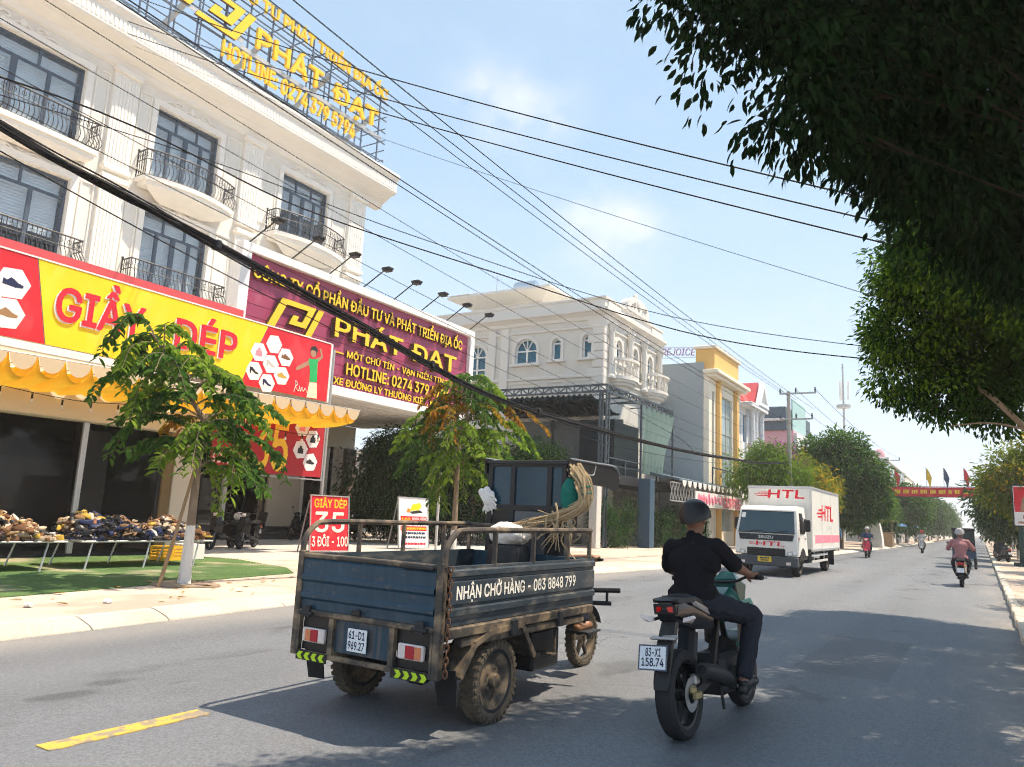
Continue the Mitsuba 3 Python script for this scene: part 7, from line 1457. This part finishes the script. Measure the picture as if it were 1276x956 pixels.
k = thing('light_pole', 'thin pale street light pole rising through the flowering tree', 'street lamp'); scene[k] = mikit.ply(MB().tube([[1.9, 58, .1], [1.9, 58, 7.6]], [.1, .06], 8).tube([[1.9, 58, 7.5], [.9, 58, 7.9]], .04, 6).mesh(), 'mat_galv', 40)
bn = thing('street_banner', 'long red banner with yellow lettering strung across the road', 'banner')
YB_ = 85.0; a = np.linspace(0, 1, 30); V = []
for t in a:
    x = -7.75 + 9.6 * t; sag = .0 * math.sin(PI * t); V += [[x, YB_ + .05 * math.sin(t * 30), 4.95 + .12 * t - sag], [x, YB_ + .04 * math.sin(t * 25), 5.9 + .1 * t - sag]]
q = [[2 * i, 2 * i + 2, 2 * i + 3, 2 * i + 1] for i in range(29)]
put(bn + '__cloth', MB().add(V, quads(q)), 'mat_banner_red', True)
rr = random.Random(5); x = -7.2; lt = MB()
while x < 1.2:
    w = rr.uniform(.3, .62); n_ = max(2, int(w / .15))
    for i in range(n_): lt.box(x + i * w / n_, x + (i + .72) * w / n_, YB_ - .1, YB_ - .07, 5.28 + .012 * (x + 7), 5.64 + .012 * (x + 7))
    x += w + .22
tag(put(bn + '__print', lt, 'mat_gold'), kind='stuff')
put(bn + '__wire', MB().tube([[-8.3, YB_, 5.95], [2.4, YB_, 6.05]], .03, 5).tube([[-8.3, YB_, 4.95], [2.4, YB_, 5.05]], .03, 5), 'mat_dark')
put(bn + '__pole', MB().tube([[-8.3, YB_, .1], [-8.3, YB_, 6.4]], .08, 8), 'mat_galv', 40); put(bn + '__pole', MB().tube([[2.4, YB_, .1], [2.4, YB_, 6.4]], .08, 8), 'mat_galv', 40)
for x, mt, lb in ((-7.2, 'mat_banner_red', 'leftmost red flag standing above the road banner'), (-4.4, 'mat_crate', 'yellow flag standing above the road banner'), (-2.9, 'mat_navy', 'dark blue flag standing above the road banner'), (-1.2, 'mat_banner_red', 'right red flag standing above the road banner')):
    k = thing('flag', lb, 'flag', 'flags above the road banner'); put(k + '__staff', MB().tube([[x, YB_, 5.9], [x, YB_, 7.9]], .025, 5), 'mat_galv')
    V = []; 
    for i in range(7):
        for j in range(5): V.append([x + .08 * i * (1 - .1 * j), YB_ + .06 * math.sin(i * 1.2 + j), 7.85 - .28 * j - .05 * i - .02 * i * i])
    put(k + '__cloth', MB().add(V, quads([[i * 5 + j, i * 5 + j + 1, i * 5 + j + 6, i * 5 + j + 5] for i in range(6) for j in range(4)])), mt, True)
# small things on the far left pavement
k = thing('blue_gate', 'blue and white corrugated gate behind the pedestrian', 'gate'); gm = MB()
put(k + '__frame', MB().beam([-11.5, 56, .1], [-11.5, 56, 2.5], .08).beam([-8.6, 56, .1], [-8.6, 56, 2.5], .08).beam([-11.5, 56, 2.5], [-8.6, 56, 2.5], .08), 'mat_far_white')
for i in range(14): put(k + '__slat', MB().cbox(-11.4 + i * .2, -11.22 + i * .2, 56.02, 56.06, .15, 2.4, .01), 'mat_blue_shirt' if i % 3 else 'mat_far_white')
k = thing('obelisk_sign', 'white tapering sign pillar between the far left trees', 'pillar'); scene[k] = mikit.ply(MB().hull([[-7.9 + a * s, 72 + b * s, z] for a in (-1, 1) for b in (-1, 1) for s, z in ((.75, .1), (.7, 1.0), (.35, 3.2), (.0, 3.8))]).mesh(), 'mat_far_white')
k = thing('wooden_stall', 'tan wooden street stall beyond the white pillar', 'stall'); put(k + '__counter', MB().cbox(-8.4, -6.9, 77, 78, .1, 1.3, .03), 'mat_wood'); put(k + '__shelf', MB().cbox(-8.5, -6.8, 76.9, 78.1, 1.31, 1.38, .02).beam([-8.4, 77, 1.38], [-8.4, 77, 2.4], .05).beam([-6.9, 77, 1.38], [-6.9, 77, 2.4], .05).cbox(-8.6, -6.7, 76.6, 78.3, 2.4, 2.5, .02), 'mat_wood')
for i, (x, y, m_, lb) in enumerate(((-7.4, 84, 'mat_blue_shirt', 'blue parasol of the nearest far street stall'), (-7.0, 95, 'mat_blue_shirt', 'blue parasol of the second far street stall'), (-6.8, 108, 'mat_far_white', 'white parasol far down the left pavement'))):
    k = thing('parasol', lb, 'parasol'); put(k + '__canopy', MB().lathe([x, y, 2.0], [0, 0, 1], [(1.3, 0), (1.2, .08), (.6, .42), (0, .6), (.6, .40), (1.2, .05)], 10), m_); put(k + '__pole', MB().cyl([x, y, .1], [x, y, 2.5], .03, 6), 'mat_galv')
    t_ = thing('stall_table', f'small stall table under the {["nearest blue", "second blue", "white"][i]} far parasol', 'table'); put(t_ + '__table_top', MB().cbox(x - .5, x + .5, y - .4, y + .4, .78, .84, .01), 'mat_far_white'); put(t_ + '__leg', MB().beam([x - .4, y, .1], [x - .4, y, .78], .05).beam([x + .4, y, .1], [x + .4, y, .78], .05), 'mat_galv')
# the side of the road far off: boundary walls behind the trees
k = thing('boundary_wall', 'long low pale boundary wall behind the right row of trees', 'wall'); put(k + '__wall', MB().box(7.5, 7.7, 20, 55, .1, 2.2).box(7.5, 7.7, 90, 300, .1, 2.2), 'mat_far_wall'); put(k + '__coping', MB().box(7.45, 7.75, 20, 55, 2.201, 2.3).box(7.45, 7.75, 90, 300, 2.201, 2.3), 'mat_far_white')
# ---------------------------------------------------------------- overhead cables
def cable(label, pts, r, group='overhead cables', name='cable'):
    k = thing(name, label, 'cable', group); P = catmull(pts, 10) if len(pts) > 2 else np.array(pts, float); scene[k] = mikit.ply(MB().tube(P, r, 5).mesh(), 'mat_cable', True); return k
def sag(a, b, s, n=7):
    a, b = np.array(a, float), np.array(b, float); t = np.linspace(0, 1, n)[:, None]; return a + (b - a) * t - np.array([0, 0, 1.]) * 4 * s * t * (1 - t)
rng = np.random.default_rng(77)
base = np.array([[-9.5, -3, 7.4], [-9.5, 1.0, 6.3], [-9.5, 3.75, 5.62], [-9.5, 5.14, 5.42], [-9.5, 6.8, 5.22], [-9.5, 9.6, 4.80], [-9.5, 14.1, 4.15], [-9.5, 19.1, 4.04], [-9.5, 28.1, 4.16], [-9.5, 39.4, 4.62], [-9.5, 46.6, 5.2]])
bk = thing('cable_bundle', 'thick sagging bundle of black telephone cables crossing the maroon sign', 'cable')
for i in range(11):
    o = np.array([rng.normal(0, .026), 0, rng.normal(0, .036)]); P = base + o + np.concatenate([np.zeros((1, 3)), rng.normal(0, .02, (len(base) - 2, 3)) * [1, 0, 1.6], np.zeros((1, 3))])
    put(bk + '__strand', MB().tube(catmull(P, 8), float(rng.uniform(.009, .02)), 5), 'mat_cable', True)
for y in (6.7, 12.0, 16.5): put(bk + '__clamp', MB().cbox(-9.58, -9.42, y - .05, y + .05, np.interp(y, base[:, 1], base[:, 2]) - .07, np.interp(y, base[:, 1], base[:, 2]) + .07, .02), 'mat_black')
lo2 = [[-9.5, -3, 6.9], [-9.5, 3.78, 5.36], [-9.5, 9, 4.55], [-9.5, 14, 3.95], [-9.5, 20, 3.72], [-9.5, 28, 3.85], [-9.5, 46.6, 4.7]]
cable('thin loose cable hanging just under the thick bundle', lo2, .009)
for i, (z0, zm, lb) in enumerate(((9.85, 9.05, 'topmost high wire running beside the road from the rooftop sign'), (9.4, 8.6, 'second high wire beside the road below the topmost'), (8.85, 8.05, 'third high wire beside the road'), (8.5, 7.6, 'fourth high wire beside the road'), (8.0, 7.35, 'fifth and lowest of the high wires beside the road'))):
    x = -9.5 + (-.35, .45, 1.4, -.4, .4)[i]; cable(lb, sag([x, -3, z0 + .15], [x, 46.6, zm + .35 if i < 3 else zm], .35), .010)
for i in range(3): cable(f'{("left", "middle", "right")[i]} far wire running on from the utility pole past the pink house', sag([-9.5 + (-.45, .45, 1.5)[i], 46.6, 9.6], [-8.8 + (-.45, .45, 1.5)[i], 92, 9.4], .5), .013)
# service drops across the road
cross = [((-22.7, 11.69, 17.5), (2.6, 11.6, 4.62), .4, .014, 'topmost wire crossing the road to the dark tree'), ((-22.7, 11.83, 16.6), (2.6, 11.6, 4.34), .3, .013, 'second wire crossing the road just below the topmost'), ((-22.7, 11.89, 16.2), (2.6, 11.6, 4.05), .3, .013, 'third wire crossing the road above the faint one'), ((-22.7, 12.1, 15.9), (2.6, 12.0, 3.2), .3, .005, 'faint thin wire crossing the road below the three thick ones')]
for a, b, s, r, lb in cross: cable(lb, sag(a, b, s, 15), r)
cable('long wire sweeping from the office to the rounded tree, upper one', [[-14, -2, 6.6], [-9.5, 3.65, 6.25], [-9.0, 7.8, 6.15], [-7.6, 11.2, 5.95], [-4.6, 14.2, 5.15], [-1.2, 15, 4.55], [1.6, 15.2, 4.3]], .012)
cable('long wire sweeping from the office to the rounded tree, lower one', [[-14, 2, 7.6], [-10.5, 6.5, 6.9], [-8.4, 10.2, 6.35], [-5.2, 14.2, 5.6], [-1.0, 15.6, 4.85], [1.6, 16, 4.6]], .008)
for i, (z, s) in enumerate(((7.4, .3), (6.9, .25), (6.5, .5), (6.1, .35), (5.95, .6))): cable(f'{("uppermost", "second", "third", "fourth", "lowest")[i]} thin wire slung in front of the office balconies', sag([-9.6 - .1 * i, -3, z + .6], [-9.6, 46.6, z - .4 - .2 * i], s + .4), .006, 'wires before the balconies')
cable('slack wire looping from the cafe truss to the bundle', [[-15, 32.6, 7.3], [-13, 31, 6.2], [-10.5, 30, 4.9], [-9.5, 29, 4.2]], .012)
# ---------------------------------------------------------------- air
HZ = .0008
if HZ:
    scene['haze_air'] = {'type': 'homogeneous', 'albedo': .95, 'sigma_t': HZ, 'phase': {'type': 'hg', 'g': .3}}
    scene['haze'] = {'type': 'cube', 'to_world': T().translate([0, 250, 12.5]).scale([1000, 1300, 14.0]), 'bsdf': {'type': 'null'}, 'interior': {'type': 'ref', 'id': 'haze_air'}}
    tag('haze', kind='stuff'); scene['camera']['medium'] = {'type': 'ref', 'id': 'haze_air'}
